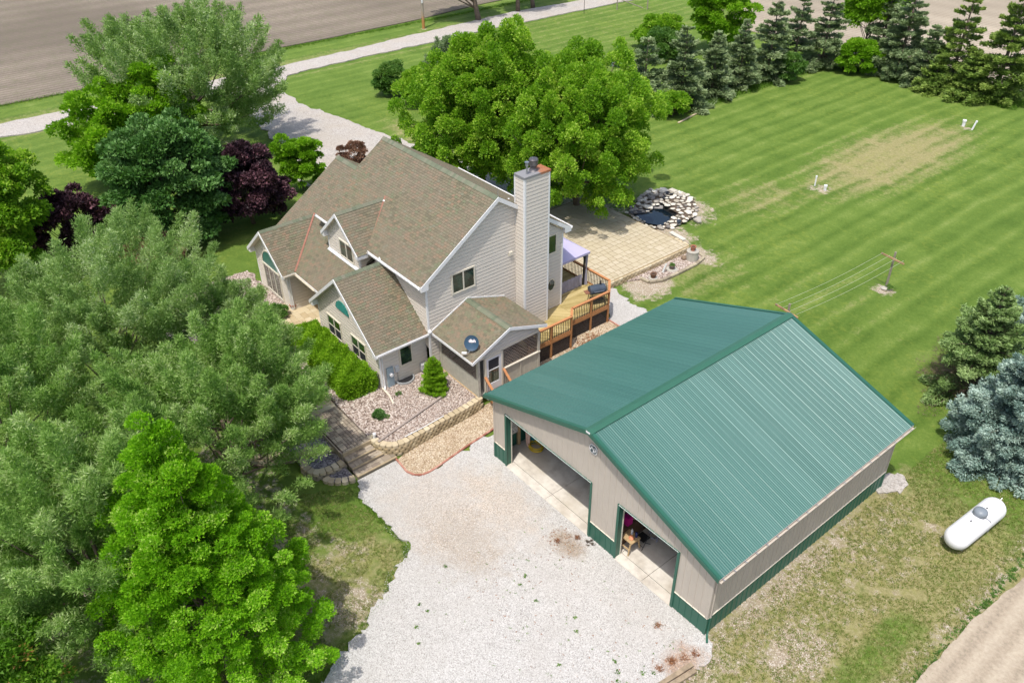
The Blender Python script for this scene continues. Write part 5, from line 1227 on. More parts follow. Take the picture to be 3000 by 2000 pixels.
pot('flower_pot', -6.45, 19.5, .09, .2, .28, 'grey brown pot of low green plants in the middle of the pebble bed', paint('grey brown pot', (.17, .13, .11), .85, .2))
mb = MB(); mb.tube((-6.55, 18.75, .06), (-6.5, 18.95, .62), .055, .055, 10); simple('leaning_pipe', mb, paint('pale pipe', (.6, .63, .62), .5), 'pale upright pipe between the two small pots of the pebble bed', 'pipe')
mb = MB(); mb.lathe([(.15, 0), (.19, .12), (.15, .25), (.05, .3)], (-6.85, 21.1, .02), 12); simple('boulder', mb, paint('brown boulder', (.22, .16, .11), .9, .25, 7, bump=.5), 'brown boulder leaning against the grey concrete cylinder', 'rock', smooth=True)
pot('flower_pot', -16.35, -1.95, 1.03, .2, .28, 'terracotta pot standing at the front wing corner on the entry patio')

# ================================================================== pond
pond = thing('garden_pond', (-12.2, 24.4, 0), 'small dark garden pond ringed by pale stones with a rock waterfall', 'pond')
wat = N('pond water'); wn = wat.noise(3, 2); wat.bump(wn, .04, .02); WATER = wat.fin((.006, .012, .018), .04, 0, .7)
wp = [(-13.7, 23.35), (-13.1, 24.5), (-13.35, 25.25), (-12.9, 25.7), (-12.2, 25.6), (-11.5, 25.35), (-11.25, 24.7), (-11.05, 23.45), (-11.95, 23.0)]
mb = MB(); mb.prism([(x, y, -.02) for x, y in wp], (0, 0, .03)); mb.build('water', WATER, pond)
LINER = paint('black pond liner', (.018, .018, .02), .3, .4, 7, spec=.6)
mb = MB(); q = resample(wp, .25); cxy = q.mean(0)
for i in range(len(q)):
    a, b = q[i], q[(i+1) % len(q)]; oa = a+(a-cxy)*.16*random.uniform(.8, 1.25); ob_ = b+(b-cxy)*.16
    mb.poly([(a[0], a[1], .0), (b[0], b[1], .0), (ob_[0], ob_[1], .2), (oa[0], oa[1], .2)])
mb.build('liner', LINER, pond)
STONE = tinted('pale limestone', [(0, (.36, .325, .265)), (.35, (.48, .44, .37)), (.7, (.58, .545, .47)), (1, (.68, .65, .58))], .9, 6, .25, .15, .7, 18)
GSTONE = tinted('grey fieldstone', [(0, (.15, .14, .135)), (.5, (.26, .245, .23)), (1, (.38, .35, .31))], .9, 6, .3, .15, .7, 18)
def rock_mesh(mat, seed, flat=.30):
    r = random.Random(seed); n = r.choice([5, 6, 7]); mb = MB(); ang = sorted(r.uniform(0, 2*pi) if False else (2*pi*i/n+r.uniform(-.3, .3)) for i in range(n))
    ba = [(cos(a)*r.uniform(.8, 1.1), sin(a)*r.uniform(.8, 1.1)) for a in ang]; t = r.random()
    lo = [(x*.9, y*.9, 0) for x, y in ba]; mi = [(x, y, flat*.55) for x, y in ba]; k = r.uniform(.62, .85); tp = [(x*k, y*k, flat*(1+r.uniform(-.12, .12))) for x, y in ba]
    for A_, B_ in ((lo, mi), (mi, tp)):
        for i in range(n): j = (i+1) % n; mb.poly([A_[i], A_[j], B_[j], B_[i]], t)
    mb.poly(tp, t); o = mb.build('tmp', mat, None, origin=(0, 0, 0)); me = o.data; bpy.data.objects.remove(o); return me
RM = [rock_mesh(STONE, i) for i in range(12)]; RG = [rock_mesh(GSTONE, 50+i, .6) for i in range(8)]
def in_poly(x, y, P):
    c = False; n = len(P)
    for i in range(n):
        (x0, y0), (x1, y1) = P[i], P[(i+1) % n]
        if (y0 > y) != (y1 > y) and x < (x1-x0)*(y-y0)/(y1-y0)+x0: c = not c
    return c
rim = [(-15.6, 27.3), (-14.75, 28.05), (-13.4, 28.3), (-12.2, 28.1), (-11, 27.35), (-10.3, 26.25), (-10.2, 25.3), (-10.5, 23.9), (-10.7, 23.2), (-11.7, 22.75), (-14.1, 23.2), (-14.75, 24.7), (-15.2, 25.9)]
big_w = [tuple(np.array(cxy)+(np.array(p)-cxy)*1.10) for p in wp]
rr_ = random.Random(21); placed = []
def mound(x, y): return .06+.55*math.exp(-((x+12.9)**2+(y-27.2)**2)/2.6)+.22*math.exp(-((x+11.2)**2+(y-26.0)**2)/1.6)
tries = 0
while len(placed) < 235 and tries < 9000:
    tries += 1; x, y = rr_.uniform(-15.6, -10.2), rr_.uniform(22.7, 28.3)
    if not in_poly(x, y, rim) or in_poly(x, y, big_w): continue
    s = rr_.uniform(.15, .29) if rr_.random() > .15 else rr_.uniform(.29, .44)
    if any((x-a)**2+(y-b)**2 < ((s+c)*.74)**2 for a, b, c in placed): continue
    placed.append((x, y, s)); left = (x < -13.6); me_ = rr_.choice(RG if (left and rr_.random() < .6) or rr_.random() < .07 else RM)
    ob = bpy.data.objects.new('stone', me_); COL.objects.link(ob); ob.parent = pond; ob.location = Vector((x, y, mound(x, y)-.02))-ORG[pond.name]
    ob.rotation_euler = (rr_.uniform(-.12, .12), rr_.uniform(-.12, .12), rr_.uniform(0, 6.28)); ob.scale = (s, s*rr_.uniform(.75, 1.1), s)
mb = MB(); G_ = 18
for i in range(G_):
    for j in range(G_):
        xa, xb = -15.7+i*5.7/G_, -15.7+(i+1)*5.7/G_; ya, yb_ = 22.6+j*5.9/G_, 22.6+(j+1)*5.9/G_
        if in_poly((xa+xb)/2, (ya+yb_)/2, big_w) or not in_poly((xa+xb)/2, (ya+yb_)/2, rim): continue
        mb.poly([(x, y, mound(x, y)-.03) for x, y in ((xa, ya), (xb, ya), (xb, yb_), (xa, yb_))])
mb.build('rock_bed', paint('dark earth between stones', (.10, .075, .055), .95, .3, 9), pond, kind='stuff')
for k, (x, y, z, r) in enumerate([(-13.45, 27.0, .55, .28), (-13.3, 26.45, .40, .26), (-13.2, 25.95, .24, .24)]):
    mb = MB(); mb.lathe([(r*.6, 0), (r, .06), (r*1.05, .16), (r*.85, .16), (r*.6, .06)], (x, y, z), 12); mb.build('waterfall_basin', LINER, pond)
mb = MB(); mb.box(-13.75, 27.15, .62, -13.1, 27.6, .70); mb.box(-13.8, 27.2, .71, -13.2, 27.65, .78); mb.build('capstone', STONE, pond)
mb = MB(); mb.lathe([(.12, 0), (.15, .1), (.15, .22), (.12, .22), (.11, .12)], (-10.35, 24.55, .2), 14); mb.build('bucket', paint('blue grey bucket', (.05, .07, .1), .4), pond)
mb = MB(); mb.path([(-10.45+.22*cos(a), 24.75+.05*sin(a), .45+.22*sin(a)) for a in np.linspace(0, 2*pi, 14)], .018, 6); mb.build('hose_loop', BLACK, pond)
for (x, y, s, g) in ((-10.9, 23.3, .30, 1), (-10.45, 23.9, .34, 0), (-9.9, 26.1, .42, 1), (-11.6, 22.75, .25, 0), (-12.2, 22.75, .2, 1)):
    ob = bpy.data.objects.new('boulder', (RG if g else RM)[int(s*50) % 8]); COL.objects.link(ob); ob.parent = pond; ob.location = Vector((x, y, .0))-ORG[pond.name]; ob.scale = (s, s*.8, s*.9); ob.rotation_euler = (0, 0, x*9)

# ================================================================== yard things
PVC = paint('white pipe', (.78, .78, .80), .5, .03)
for (x, y, dx, dy, h, r, lb) in ((-7.10, 58.75, 0, 0, .5, .17, 'thick white septic pipe of the far pair on the lawn'), (-6.15, 58.45, .12, .12, .75, .09, 'thin leaning white septic pipe of the far pair on the lawn'), (-8.16, 37.7, 0, 0, .75, .07, 'thin white septic pipe of the near pair on the dry lawn'), (-7.2, 37.6, 0, 0, .35, .13, 'short thick white septic pipe of the near pair on the dry lawn')):
    mb = MB(); mb.tube((x, y, -.05), (x+dx, y+dy, h), r*.8, r*.8, 12); mb.tube((x+dx, y+dy, h-.12), (x+dx*1.1, y+dy*1.1, h+.02), r, r, 12); mb.build
    simple('septic_pipe', mb, PVC, lb, 'pipe', 'white septic pipes on the lawn')
# clothesline
OLDW = paint('silvered post wood', (.27, .235, .19), .85, .2, 7, bump=.4)
def clothes_pole(x, y, label, lean=0):
    t = thing('clothesline_pole', (x, y, 0), label, 'clothesline pole')
    mb = MB(); mb.tube((x, y, -.1), (x+lean, y-.05, 2.5), .075, .062, 10); mb.build('pole', OLDW, t)
    mb = MB(); mb.bar((x-.78, y-.05-.12, 2.16), (x+.82, y-.05-.38+.05, 2.14), .07, .09); mb.build('crossarm', paint('orange weathered arm', (.36, .22, .12), .8, .35, 3), t)
    for k in range(4): mb = MB(); mb.tube((x-.66+.44*k, y-.27, 2.2), (x-.66+.44*k, y-.27, 2.27), .018, .018, 6); mb.build('hook', STEEL, t)
    return t
clothes_pole(3.50, 27.95, 'wooden T shaped clothesline pole standing on the lawn')
clothes_pole(2.92, 18.2, 'wooden clothesline pole half hidden behind the green barn roof ridge')
WIRE = paint('clothesline wire', (.50, .50, .42), .5)
for k in range(4):
    a = Vector((2.84+.44*k, 27.68, 2.24)); b = Vector((2.26+.44*k, 17.95, 2.24)); pts = [a+(b-a)*f-Vector((0, 0, .18*sin(pi*f))) for f in np.linspace(0, 1, 14)]
    mb = MB(); mb.path(pts, .0065, 5); simple('clothesline_wire', mb, WIRE, ['outermost clothesline wire on the house side', 'second clothesline wire from the house side', 'third clothesline wire from the house side', 'outermost clothesline wire on the side of the spruces'][k], 'wire', 'clothesline wires')
mb = MB(); mb.lathe([(.2, 0), (.24, .05), (.15, .12), (.0, .13)], (3.5, 27.8, -.02), 9); simple('footing', mb, CONCP, 'lumpy concrete footing at the base of the clothesline pole', 'footing')
# propane tank
tank = thing('propane_tank', (16.47, 12.45, 0), 'long white propane tank with a grey dome lying in the grass', 'propane tank')
TWH = paint('tank white', (.80, .80, .82), .35, .02, 1.5, spec=.5)
ra = .50; a_ = Vector((16.36, 10.62, .62)); b_ = Vector((16.60, 14.28, .62)); axd = (b_-a_).normalized(); Lk = (b_-a_).length
prof = [(.001, 0)]+[(ra*sin(t), ra*(1-cos(t))) for t in np.linspace(.12, pi/2, 9)]+[(ra*sin(t), Lk-ra*(1-cos(t))) for t in np.linspace(pi/2, .12, 9)]+[(.001, Lk)]
mb = MB(); mb.lathe(prof, a_, 36, axis=axd); mb.build('body', TWH, tank, smooth=True)
md = (a_+b_)*.5+axd*.05+Vector((0, 0, ra-.02))
mb = MB(); mb.lathe([(.27, 0), (.28, .14), (.25, .22), (.15, .28), (.001, .30)], md, 22); mb.build('dome', paint('dome grey', (.20, .23, .26), .4, .08), tank, smooth=True)
for f in (.2, .8):
    p = a_+(b_-a_)*f; mb = MB(); mb.box(p.x-.30, p.y-.08, -.05, p.x+.30, p.y+.08, .26); mb.build('saddle', CONCP, tank)
for f in (.33, .66): p = a_+(b_-a_)*f; mb = MB(); mb.tube(p+Vector((0, 0, ra-.02)), p+Vector((0, 0, ra+.03)), .035, .035, 8); mb.build('fitting', BLACK, tank)
mb = MB(); mb.path([md+Vector((.2, -.05, .05)), md+Vector((.42, .1, -.12)), md+Vector((.5, .3, -.45)), md+Vector((.45, .35, -.95))], .014, 6); mb.build('gas_line', paint('dull gas line', (.35, .35, .37), .5), tank)
mb = MB(); mb.tube(b_-axd*.08+Vector((0, 0, .25)), b_+axd*.05+Vector((0, 0, .32)), .02, .02, 6); mb.build('lifting_lug', STEEL, tank)
for k, (s_, w) in enumerate(((-.55, .16), (-.62, .1), (-.70, .13))):
    p = (a_+b_)*.5+axd*s_; mb = MB(); th0 = 1.15; u_ = axd.cross(Vector((0, 0, 1))); q = lambda t, s: p+axd*s+(u_*-sin(t)+Vector((0, 0, 1))*cos(t))*(ra+.003); mb.poly([q(-.05, 0), q(.12*w/.16, 0), q(.12*w/.16, .02), q(-.05, .02)]); mb.build('marking', paint('tank marking', (.4, .42, .45)), tank)
# utility pole by the road
up_ = thing('utility_pole', (-67, 41.3, 0), 'tall wooden utility pole beside the gravel road', 'pole')
mu = N('utility pole wood'); sx = mu.n('ShaderNodeSeparateXYZ'); mu.l(mu.pos, sx.inputs[0])
mb = MB(); mb.tube((-67, 41.3, -.1), (-67, 41.3, 11), .19, .12, 14); 
mu.fin(mu.mix(mu.ramp(mu.math('ADD', mu.math('MULTIPLY', sx.outputs[2], .25), mu.math('MULTIPLY', mu.noise(2, 4), .4)), [(.4, 1.), (.7, 0.)]), (.30, .26, .21), (.40, .20, .07)), .85, 0, .2); mb.build('pole', mu.m, up_)
mb = MB(); mb.box(-66.88, 41.1, 3.0, -66.8, 41.32, 3.4); mb.build('tag', WHITE, up_)
# fence brace
fb = thing('fence_brace', (-57.5, 68.5, 0), 'old fence posts with a slanting brace at the far edge of the lawn', 'fence')
for (x, y) in ((-58.0, 66.3), (-55.5, 69.5)): mb = MB(); mb.tube((x, y, -.1), (x, y, 1.5), .08, .07, 8); mb.build('post', OLDW, fb)
mb = MB(); mb.tube((-58.0, 66.3, 1.4), (-55.9, 69.1, .1), .06, .06, 8); mb.build('brace', OLDW, fb)
mb = MB(); mb.tube((-59.3, 61.5, 0), (-59.3, 61.5, 2.2), .03, .03, 6); simple('metal_stake', mb, BLACK, 'thin dark stake standing alone beside the far gravel road', 'stake')
# landscape timbers
for (a, b, lb) in (((13.16, -1.35, .06), (12.75, -4.6, .06), 'weathered landscape timber at the drive corner, the one against the gravel'), ((13.38, -1.45, .06), (13.0, -4.6, .06), 'weathered landscape timber at the drive corner, the one against the grass')):
    mb = MB(); mb.bar(a, b, .17, .13); simple('landscape_timber', mb, paint('cracked timber', (.30, .235, .16), .9, .3, 4, bump=.6), lb, 'timber', 'landscape timbers')
# rags by the barn
mb = MB()
for i in range(22):
    a = random.uniform(0, 6.28); r = random.uniform(0, .2); p = Vector((6.72+r*cos(a), -.24+r*sin(a), .03)); q = p+Vector((random.uniform(-.14, .14), random.uniform(-.14, .14), random.uniform(.03, .16))); mb.poly([p, q, p+Vector((random.uniform(-.12, .12), random.uniform(-.12, .12), .02))])
simple('rag_heap', mb, tinted('dark rags', [(0, (.02, .02, .025)), (.5, (.10, .08, .06)), (1, (.08, .11, .16))], .9), 'small heap of dark rags on the gravel by the barn door post', 'rag')
mb = MB(); mb.bar((-24.0, 40.0, .03), (-24.6, 43.4, .03), .18, .05); simple('pale_plank', mb, paint('pale plank', (.5, .42, .28), .8), 'pale plank lying in the grass at the foot of the spruces', 'board')

# ================================================================== vegetation
def rot_to(dirs):
    """orthonormal frames for unit vectors dirs (N,3)"""
    up = np.tile([0., 0., 1.], (len(dirs), 1)); up[np.abs(dirs[:, 2]) > .95] = [1, 0, 0]
    a = np.cross(dirs, up); a /= np.linalg.norm(a, axis=1)[:, None]+1e-9; b = np.cross(a, dirs); return a, b
def unit(v): return v/(np.linalg.norm(v, axis=-1, keepdims=True)+1e-9)
def leaves(pos, d, L, Wd, r, fold=.25):
    """rhombus leaves: base at pos, pointing along d, length L, width Wd"""
    n = len(pos); a, b = rot_to(d); th = r.uniform(0, 2*pi, n)[:, None]; side = a*np.cos(th)+b*np.sin(th); nrm = np.cross(d, side)
    # faces prefer to look up
    fl = np.where(nrm[:, 2:3] < 0, -1, 1); side = side*fl
    L = L[:, None]; Wd = Wd[:, None]
    m = pos+d*L*.12; return np.stack([m-side*Wd*.58, m+side*Wd*.58, pos+d*L], 1)
def tree_limbs(mb, base, h, r0, tips, r, fork=.35, lean=(0, 0)):
    base = np.array(base, float); top = base+np.array([lean[0], lean[1], h*.72]); k = 7
    pts = [base+(top-base)*f+np.array([.12*sin(f*5+base[0]), .12*cos(f*4+base[1]), 0])*h*.12 for f in np.linspace(0, 1, k)]
    mb.path(pts, [r0*(1-.8*f) for f in np.linspace(0, 1, k)], 8)
    for t in tips:
        zf = r.uniform(fork*.6, .9); zf = min(zf, max(.12, (t[2]-base[2])/(h*.72)-.12)); i = zf*(k-1); a = pts[int(i)]+(pts[min(int(i)+1, k-1)]-pts[int(i)])*(i-int(i))
        mid = (a+t)/2+np.array([0, 0, .12*np.linalg.norm(t-a)*-1+.05]) ; q = r0*.34*(1-.5*zf)
        mb.path([a, a+(mid-a)*.55, mid, mid+(t-mid)*.5, t], [q, q*.8, q*.6, q*.4, q*.15], 5)
BARK = paint('grey brown bark', (.15, .115, .085), .95, .3, 5, bump=.6, bscale=25)
def broadleaf(name, base, h, crown, label, mat, cat='tree', nclump=90, clump_r=.75, leaf=(.16, .11), nleaf=40000, seed=1, trunk_r=.16, kind='maple', zc=None, group=None, lumps=6, flat=.75, bark=BARK, shell=.35, rz=None, xy=None, limbs=26):
    """crown = radius; a lumpy volume of leaf clumps carried on a limbed trunk"""
    nleaf = int(nleaf*1.4); leaf = (leaf[0]*.86, leaf[1]*.86)
    r = np.random.default_rng(seed); bx, by = base[:2]; bz = float(ground_h(bx, by)) if len(base) < 3 else base[2]
    t = thing(name, (bx, by, bz), label, cat, group)
    R = crown*.88; zc = zc if zc is not None else h*.56; rz = (rz or (h-zc))*(.80 if kind == 'willow' else .88); cxy_ = np.array(xy if xy else (bx, by))
    # lumpy direction-dependent radius
    ld = unit(r.normal(size=(lumps, 3))); la = r.uniform(.05, .24, lumps)
    def rad(d): return .86+sum(la[i]*np.clip(d@ld[i], 0, 1)**3 for i in range(lumps))
    d = unit(r.normal(size=(nclump, 3))); d[:, 2] = np.where(d[:, 2] < -.82, -d[:, 2]*.7, d[:, 2]); d = unit(d)
    f = r.uniform(shell, 1, nclump)**.42*r.uniform(.86, 1.12, nclump)
    c = d*(rad(d)*f)[:, None]; c[:, 0:2] *= R; c[:, 2] *= np.where(c[:, 2] > 0, rz, min(zc*.95, rz*1.3))
    if kind == 'pyramid': taper = np.clip(1.12-.82*((c[:, 2]+zc*.9)/(rz+zc*.9)), .12, 1.2); c[:, 0:2] *= taper[:, None]
    cen = c+np.array([cxy_[0], cxy_[1], bz+zc]); out = unit(c*np.array([1/R, 1/R, 1/rz]))
    cr = clump_r*r.uniform(.6, 1.25, nclump)
    # leaves
    w = cr**2; ci = r.choice(nclump, nleaf, p=w/w.sum()); ld_ = unit(r.normal(size=(nleaf, 3)))
    ld_[:, 2] = np.where((ld_[:, 2] < -.2), -ld_[:, 2], ld_[:, 2])
    if kind == 'willow':
        ax = unit(out[ci]*.85+np.array([0, 0, .9])+r.normal(size=(nleaf, 3))*.12); s = r.uniform(-.6, 1.5, nleaf)**1; rad_ = r.uniform(0, .5, nleaf)**.7*(1.25-np.clip(s, 0, 1.5)*.62)
        p = cen[ci]+ax*(s*cr[ci])[:, None]+ld_*(rad_*cr[ci])[:, None]; dd = unit(ax*.55+ld_*.8+r.normal(size=(nleaf, 3))*.6)
    else:
        rr = (r.uniform(.25, 1, nleaf)**.5)*cr[ci]; p = cen[ci]+ld_*rr[:, None]*np.array([1, 1, flat]); dd = unit(ld_*.8+out[ci]*.5+r.normal(size=(nleaf, 3))*.55+np.array([0, 0, -.1]))
    p[:, 2] = np.maximum(p[:, 2], bz+.05)
    L = leaf[0]*r.uniform(.7, 1.3, nleaf); Wd = leaf[1]*r.uniform(.7, 1.3, nleaf)
    V = leaves(p, dd, L, Wd, r); ct = r.uniform(0, 1, nclump)
    tint = np.clip(ct[ci]*.45+r.uniform(0, .55, nleaf), 0, 1)
    fast_mesh('crown', V.reshape(-1, 3), 3, tint, mat, t)
    if trunk_r:
        mb = MB(); idx = r.choice(nclump, min(limbs, nclump), replace=False); tree_limbs(mb, (bx, by, bz-.1), min(h, zc+rz*.6), trunk_r, [cen[i] for i in idx], r, lean=tuple((cxy_-np.array([bx, by]))*.6)); mb.build('trunk', bark, t, smooth=True)
    return t
def conifer(name, base, h, R, label, mat, cat='tree', seed=1, tiers=17, per=11, leaf=(.30, .085), dens=1., droop=.18, low=.12, group=None, open_=.0, bare=None, top_r=.12, sprig=.5, wid=.5, curve=.8):
    r = np.random.default_rng(seed); bx, by = base[:2]; bz = float(ground_h(bx, by)); t = thing(name, (bx, by, bz), label, cat, group)
    P, Dd, LL, WW, TT = [], [], [], [], []; mb = MB(); mb.path([(bx, by, bz-.1), (bx, by, bz+h*.5), (bx, by, bz+h*.97)], [max(.07, R*.06), max(.045, R*.035), .012], 8)
    for i in range(tiers):
        f = (i+r.uniform(-.3, .3))/tiers; f = min(max(f, 0), .985); z = low*h*.6+(h-low*h*.6)*f**.93; Lb = R*((1-f)**curve)*r.uniform(.85, 1.1)+top_r*.5
        nb = max(4, int(per*(.55+.45*(1-f))))
        a0 = r.uniform(0, 6.28)
        for j in range(nb):
            if r.random() < open_: continue
            a = a0+2*pi*j/nb+r.normal()*.16; L = Lb*r.uniform(.72, 1.12)*(1+.12*sin(3*a+i)); el = .05+.62*f+r.normal()*.06
            dv = np.array([cos(a)*cos(el), sin(a)*cos(el), sin(el)]); sd_ = np.array([-sin(a), cos(a), 0]); n = max(14, int(dens*165*L*(1-.0*f)))
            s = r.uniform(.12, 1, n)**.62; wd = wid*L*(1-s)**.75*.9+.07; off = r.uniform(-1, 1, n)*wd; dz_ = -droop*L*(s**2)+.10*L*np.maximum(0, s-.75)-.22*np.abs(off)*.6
            p = np.array([bx, by, bz+z])+dv*(s*L)[:, None]+sd_*off[:, None]; p[:, 2] += dz_+r.normal(0, .03+.02*L, n)
            dl = unit(dv*.8+sd_*(np.sign(off)*.75)[:, None]+np.array([0, 0, .10])+r.normal(size=(n, 3))*.32)
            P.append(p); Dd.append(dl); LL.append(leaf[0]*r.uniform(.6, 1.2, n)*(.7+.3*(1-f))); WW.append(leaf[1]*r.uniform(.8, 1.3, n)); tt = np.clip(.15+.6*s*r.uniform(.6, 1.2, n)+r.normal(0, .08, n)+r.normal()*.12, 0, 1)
            if bare is not None and z < bare*h and r.random() < .8: tt = tt*0-1; keep = r.random(n) < .22; P[-1] = p[keep]; Dd[-1] = dl[keep]; LL[-1] = LL[-1][keep]; WW[-1] = WW[-1][keep]*.25; tt = tt[keep]
            TT.append(tt)
            e = np.array([bx, by, bz+z])+dv*L*.8; e[2] -= droop*L*.55; m_ = np.array([bx, by, bz+z])+dv*L*.45; m_[2] -= droop*L*.18
            mb.path([(bx, by, bz+z), m_, e], [.012+.010*L, .008+.006*L, .004], 4)
    P, Dd, LL, WW, TT = map(np.concatenate, (P, Dd, LL, WW, TT)); P[:, 2] = np.maximum(P[:, 2], bz+.04)
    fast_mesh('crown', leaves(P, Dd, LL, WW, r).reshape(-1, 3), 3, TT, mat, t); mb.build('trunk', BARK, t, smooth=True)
    return t
M_WIL = leafmat('silvery willow leaves', [(0, (.11, .225, .040)), (.4, (.20, .350, .075)), (.75, (.32, .47, .145)), (1., (.50, .60, .30))], .3)
M_WIL2 = leafmat('grey willow leaves', [(0, (.12, .225, .055)), (.4, (.22, .350, .10)), (.75, (.34, .47, .18)), (1., (.52, .60, .38))], .3)
M_MAP = leafmat('maple leaves', [(0, (.10, .23, .015)), (.4, (.18, .36, .022)), (.75, (.28, .46, .035)), (1., (.46, .60, .10))], .38)
M_LIME = leafmat('lime green leaves', [(0, (0.115, 0.243, 0.011)), (.5, (0.176, 0.365, 0.016)), (1., (0.324, 0.540, 0.041))], .4)
M_BRI = leafmat('bright green leaves', [(0, (.11, .27, .008)), (.45, (.18, .42, .012)), (.8, (.27, .52, .022)), (1., (.52, .68, .16))], .4)
M_DRK = leafmat('deep green maple leaves', [(0, (.034, .095, .016)), (.5, (.075, .185, .038)), (1., (.19, .34, .11))], .22)
M_PUR = leafmat('dark purple leaves', [(0, (0.022, 0.013, 0.019)), (.6, (0.054, 0.026, 0.035)), (1., (0.208, 0.096, 0.120))], .12)
M_BARB = leafmat('bronze shrub leaves', [(0, (0.096, 0.051, 0.035)), (.5, (0.192, 0.099, 0.067)), (1., (0.352, 0.208, 0.144))], .2)
M_HEDGE = leafmat('yew hedge needles', [(0, (.090, .20, .006)), (.5, (.165, .34, .012)), (1., (.30, .50, .03))], .3)
M_SHRUB = leafmat('mid green leaves', [(0, (0.056, 0.136, 0.029)), (.5, (0.104, 0.224, 0.042)), (1., (0.208, 0.336, 0.088))], .3)
M_PALE = leafmat('pale grey green leaves', [(0, (0.120, 0.180, 0.090)), (1, (0.300, 0.390, 0.225))], .3)
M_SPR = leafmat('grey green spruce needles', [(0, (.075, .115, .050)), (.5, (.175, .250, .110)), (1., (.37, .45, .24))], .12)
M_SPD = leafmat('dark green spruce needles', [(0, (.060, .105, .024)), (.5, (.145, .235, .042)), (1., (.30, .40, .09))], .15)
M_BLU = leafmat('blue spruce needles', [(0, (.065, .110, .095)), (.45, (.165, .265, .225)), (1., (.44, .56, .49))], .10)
M_MIX = leafmat('mixed spruce needles', [(0, (.19, .135, .10)), (.12, (.09, .14, .05)), (.5, (.18, .29, .085)), (1., (.34, .46, .19))], .15)
M_ORG = leafmat('orange tipped leaves', [(0, (0.070, 0.182, 0.014)), (.6, (0.126, 0.280, 0.021)), (.93, (0.224, 0.392, 0.042)), (1., (0.630, 0.308, 0.112))], .35)

# broadleaf trees, far to near
broadleaf('willow_tree', (-46.5, 4.0), 12.3, 7.7, 'huge silvery green willow at the far left beside the gravel road', M_WIL2, nclump=430, clump_r=.9, leaf=(.27, .08), nleaf=120000, seed=2, trunk_r=.45, kind='willow', zc=6.0, rz=5.6, lumps=9, xy=(-45.2, 4.4))
broadleaf('maple_tree', (-42.6, .6), 10.6, 3.2, 'tall lime green maple in front of the huge silvery willow', M_LIME, nclump=120, clump_r=.62, leaf=(.25, .2), nleaf=22000, seed=3, zc=4.8, xy=(-42.2, .9), shell=.15)
broadleaf('maple_tree', (-45.0, -4.0), 7.6, 4.1, 'lower lime green maple at the left of the dark green maple', M_LIME, nclump=130, clump_r=.7, leaf=(.25, .2), nleaf=24000, seed=4, zc=3.4, xy=(-43.5, -3.0), shell=.15)
broadleaf('maple_tree', (-31.6, -13.4), 11.2, 3.3, 'loose bright green tree at the left edge of the photograph', M_MAP, nclump=150, clump_r=.62, leaf=(.24, .18), nleaf=42000, seed=5, zc=5.4, flat=1.1, xy=(-31.2, -13.4), shell=.1)
broadleaf('norway_maple', (-28.4, -4.2), 8.7, 4.1, 'dense deep green round maple between the two purple trees', M_DRK, nclump=170, clump_r=.82, leaf=(.26, .2), nleaf=52000, seed=6, zc=4.4, lumps=7)
broadleaf('purple_maple', (-28.2, 1.0), 5.9, 2.9, 'dark purple leaved tree right of the deep green maple', M_PUR, nclump=110, clump_r=.62, leaf=(.22, .18), nleaf=34000, seed=7, zc=2.9)
broadleaf('purple_maple', (-33.0, -9.4), 4.7, 2.9, 'dark purple leaved tree left of the deep green maple', M_PUR, nclump=90, clump_r=.62, leaf=(.22, .18), nleaf=30000, seed=8, zc=2.3)
broadleaf('shrub', (-31.0, 6.2), 4.3, 2.05, 'bright lime shrub at the left end of the house', M_LIME, 'shrub', nclump=80, clump_r=.45, leaf=(.17, .13), nleaf=22000, seed=9, trunk_r=.05, zc=2.0, shell=.1)
broadleaf('shrub', (-34.8, 12.8), 2.0, 1.6, 'thin bronze leaved shrub peeking over the garage roof', M_BARB, 'shrub', nclump=40, clump_r=.32, leaf=(.13, .09), nleaf=6500, seed=10, trunk_r=.04, zc=.9)
broadleaf('shrub', (-25.8, -6.5), 2.9, 2.0, 'bronze red shrub between the near willow and the deep green maple', M_BARB, 'shrub', nclump=60, clump_r=.5, leaf=(.16, .12), nleaf=15000, seed=11, trunk_r=.05, zc=1.4)
broadleaf('silver_maple', (-23.6, 17.2), 12.9, 5.3, 'big round green maple behind the house, the left and taller of two', M_MAP, nclump=620, clump_r=.54, leaf=(.175, .14), nleaf=165000, seed=12, trunk_r=.28, flat=1.45, shell=.08, limbs=50, zc=6.0, lumps=10, xy=(-22.7, 16.8))
broadleaf('silver_maple', (-17.0, 21.0), 11.4, 5.9, 'big round green maple over the back patio, the right one of two', M_MAP, nclump=620, clump_r=.54, leaf=(.175, .14), nleaf=165000, seed=13, trunk_r=.28, flat=1.45, shell=.08, limbs=50, zc=5.5, lumps=10, xy=(-17.0, 20.2))
broadleaf('shrub', (-47.8, 24.6), 3.1, 2.0, 'round dark green bush on the front lawn', M_SHRUB, 'shrub', nclump=70, clump_r=.5, leaf=(.2, .15), nleaf=14000, seed=14, trunk_r=.05, zc=1.5)
broadleaf('shrub', (-43.4, 24.6), 3.4, 1.8, 'brighter green bush beside the big maples on the front lawn', M_MAP, 'shrub', nclump=60, clump_r=.5, leaf=(.2, .15), nleaf=13000, seed=15, trunk_r=.05, zc=1.6)
broadleaf('small_willow', (-47.0, 30.4), 4.6, 1.9, 'pale grey green small tree peeking out left of the tall maple', M_PALE, nclump=60, clump_r=.55, leaf=(.22, .09), nleaf=11000, seed=16, trunk_r=.07, zc=2.4, kind='willow')
broadleaf('street_tree', (-65.6, 48.9), 10.5, 5.0, 'dark green tree by the far road with its trunk in view, the left one', M_SHRUB, nclump=130, clump_r=.8, leaf=(.3, .16), nleaf=26000, seed=17, trunk_r=.38, zc=7.4, rz=3.4, kind='maple', xy=(-67.4, 47.4))
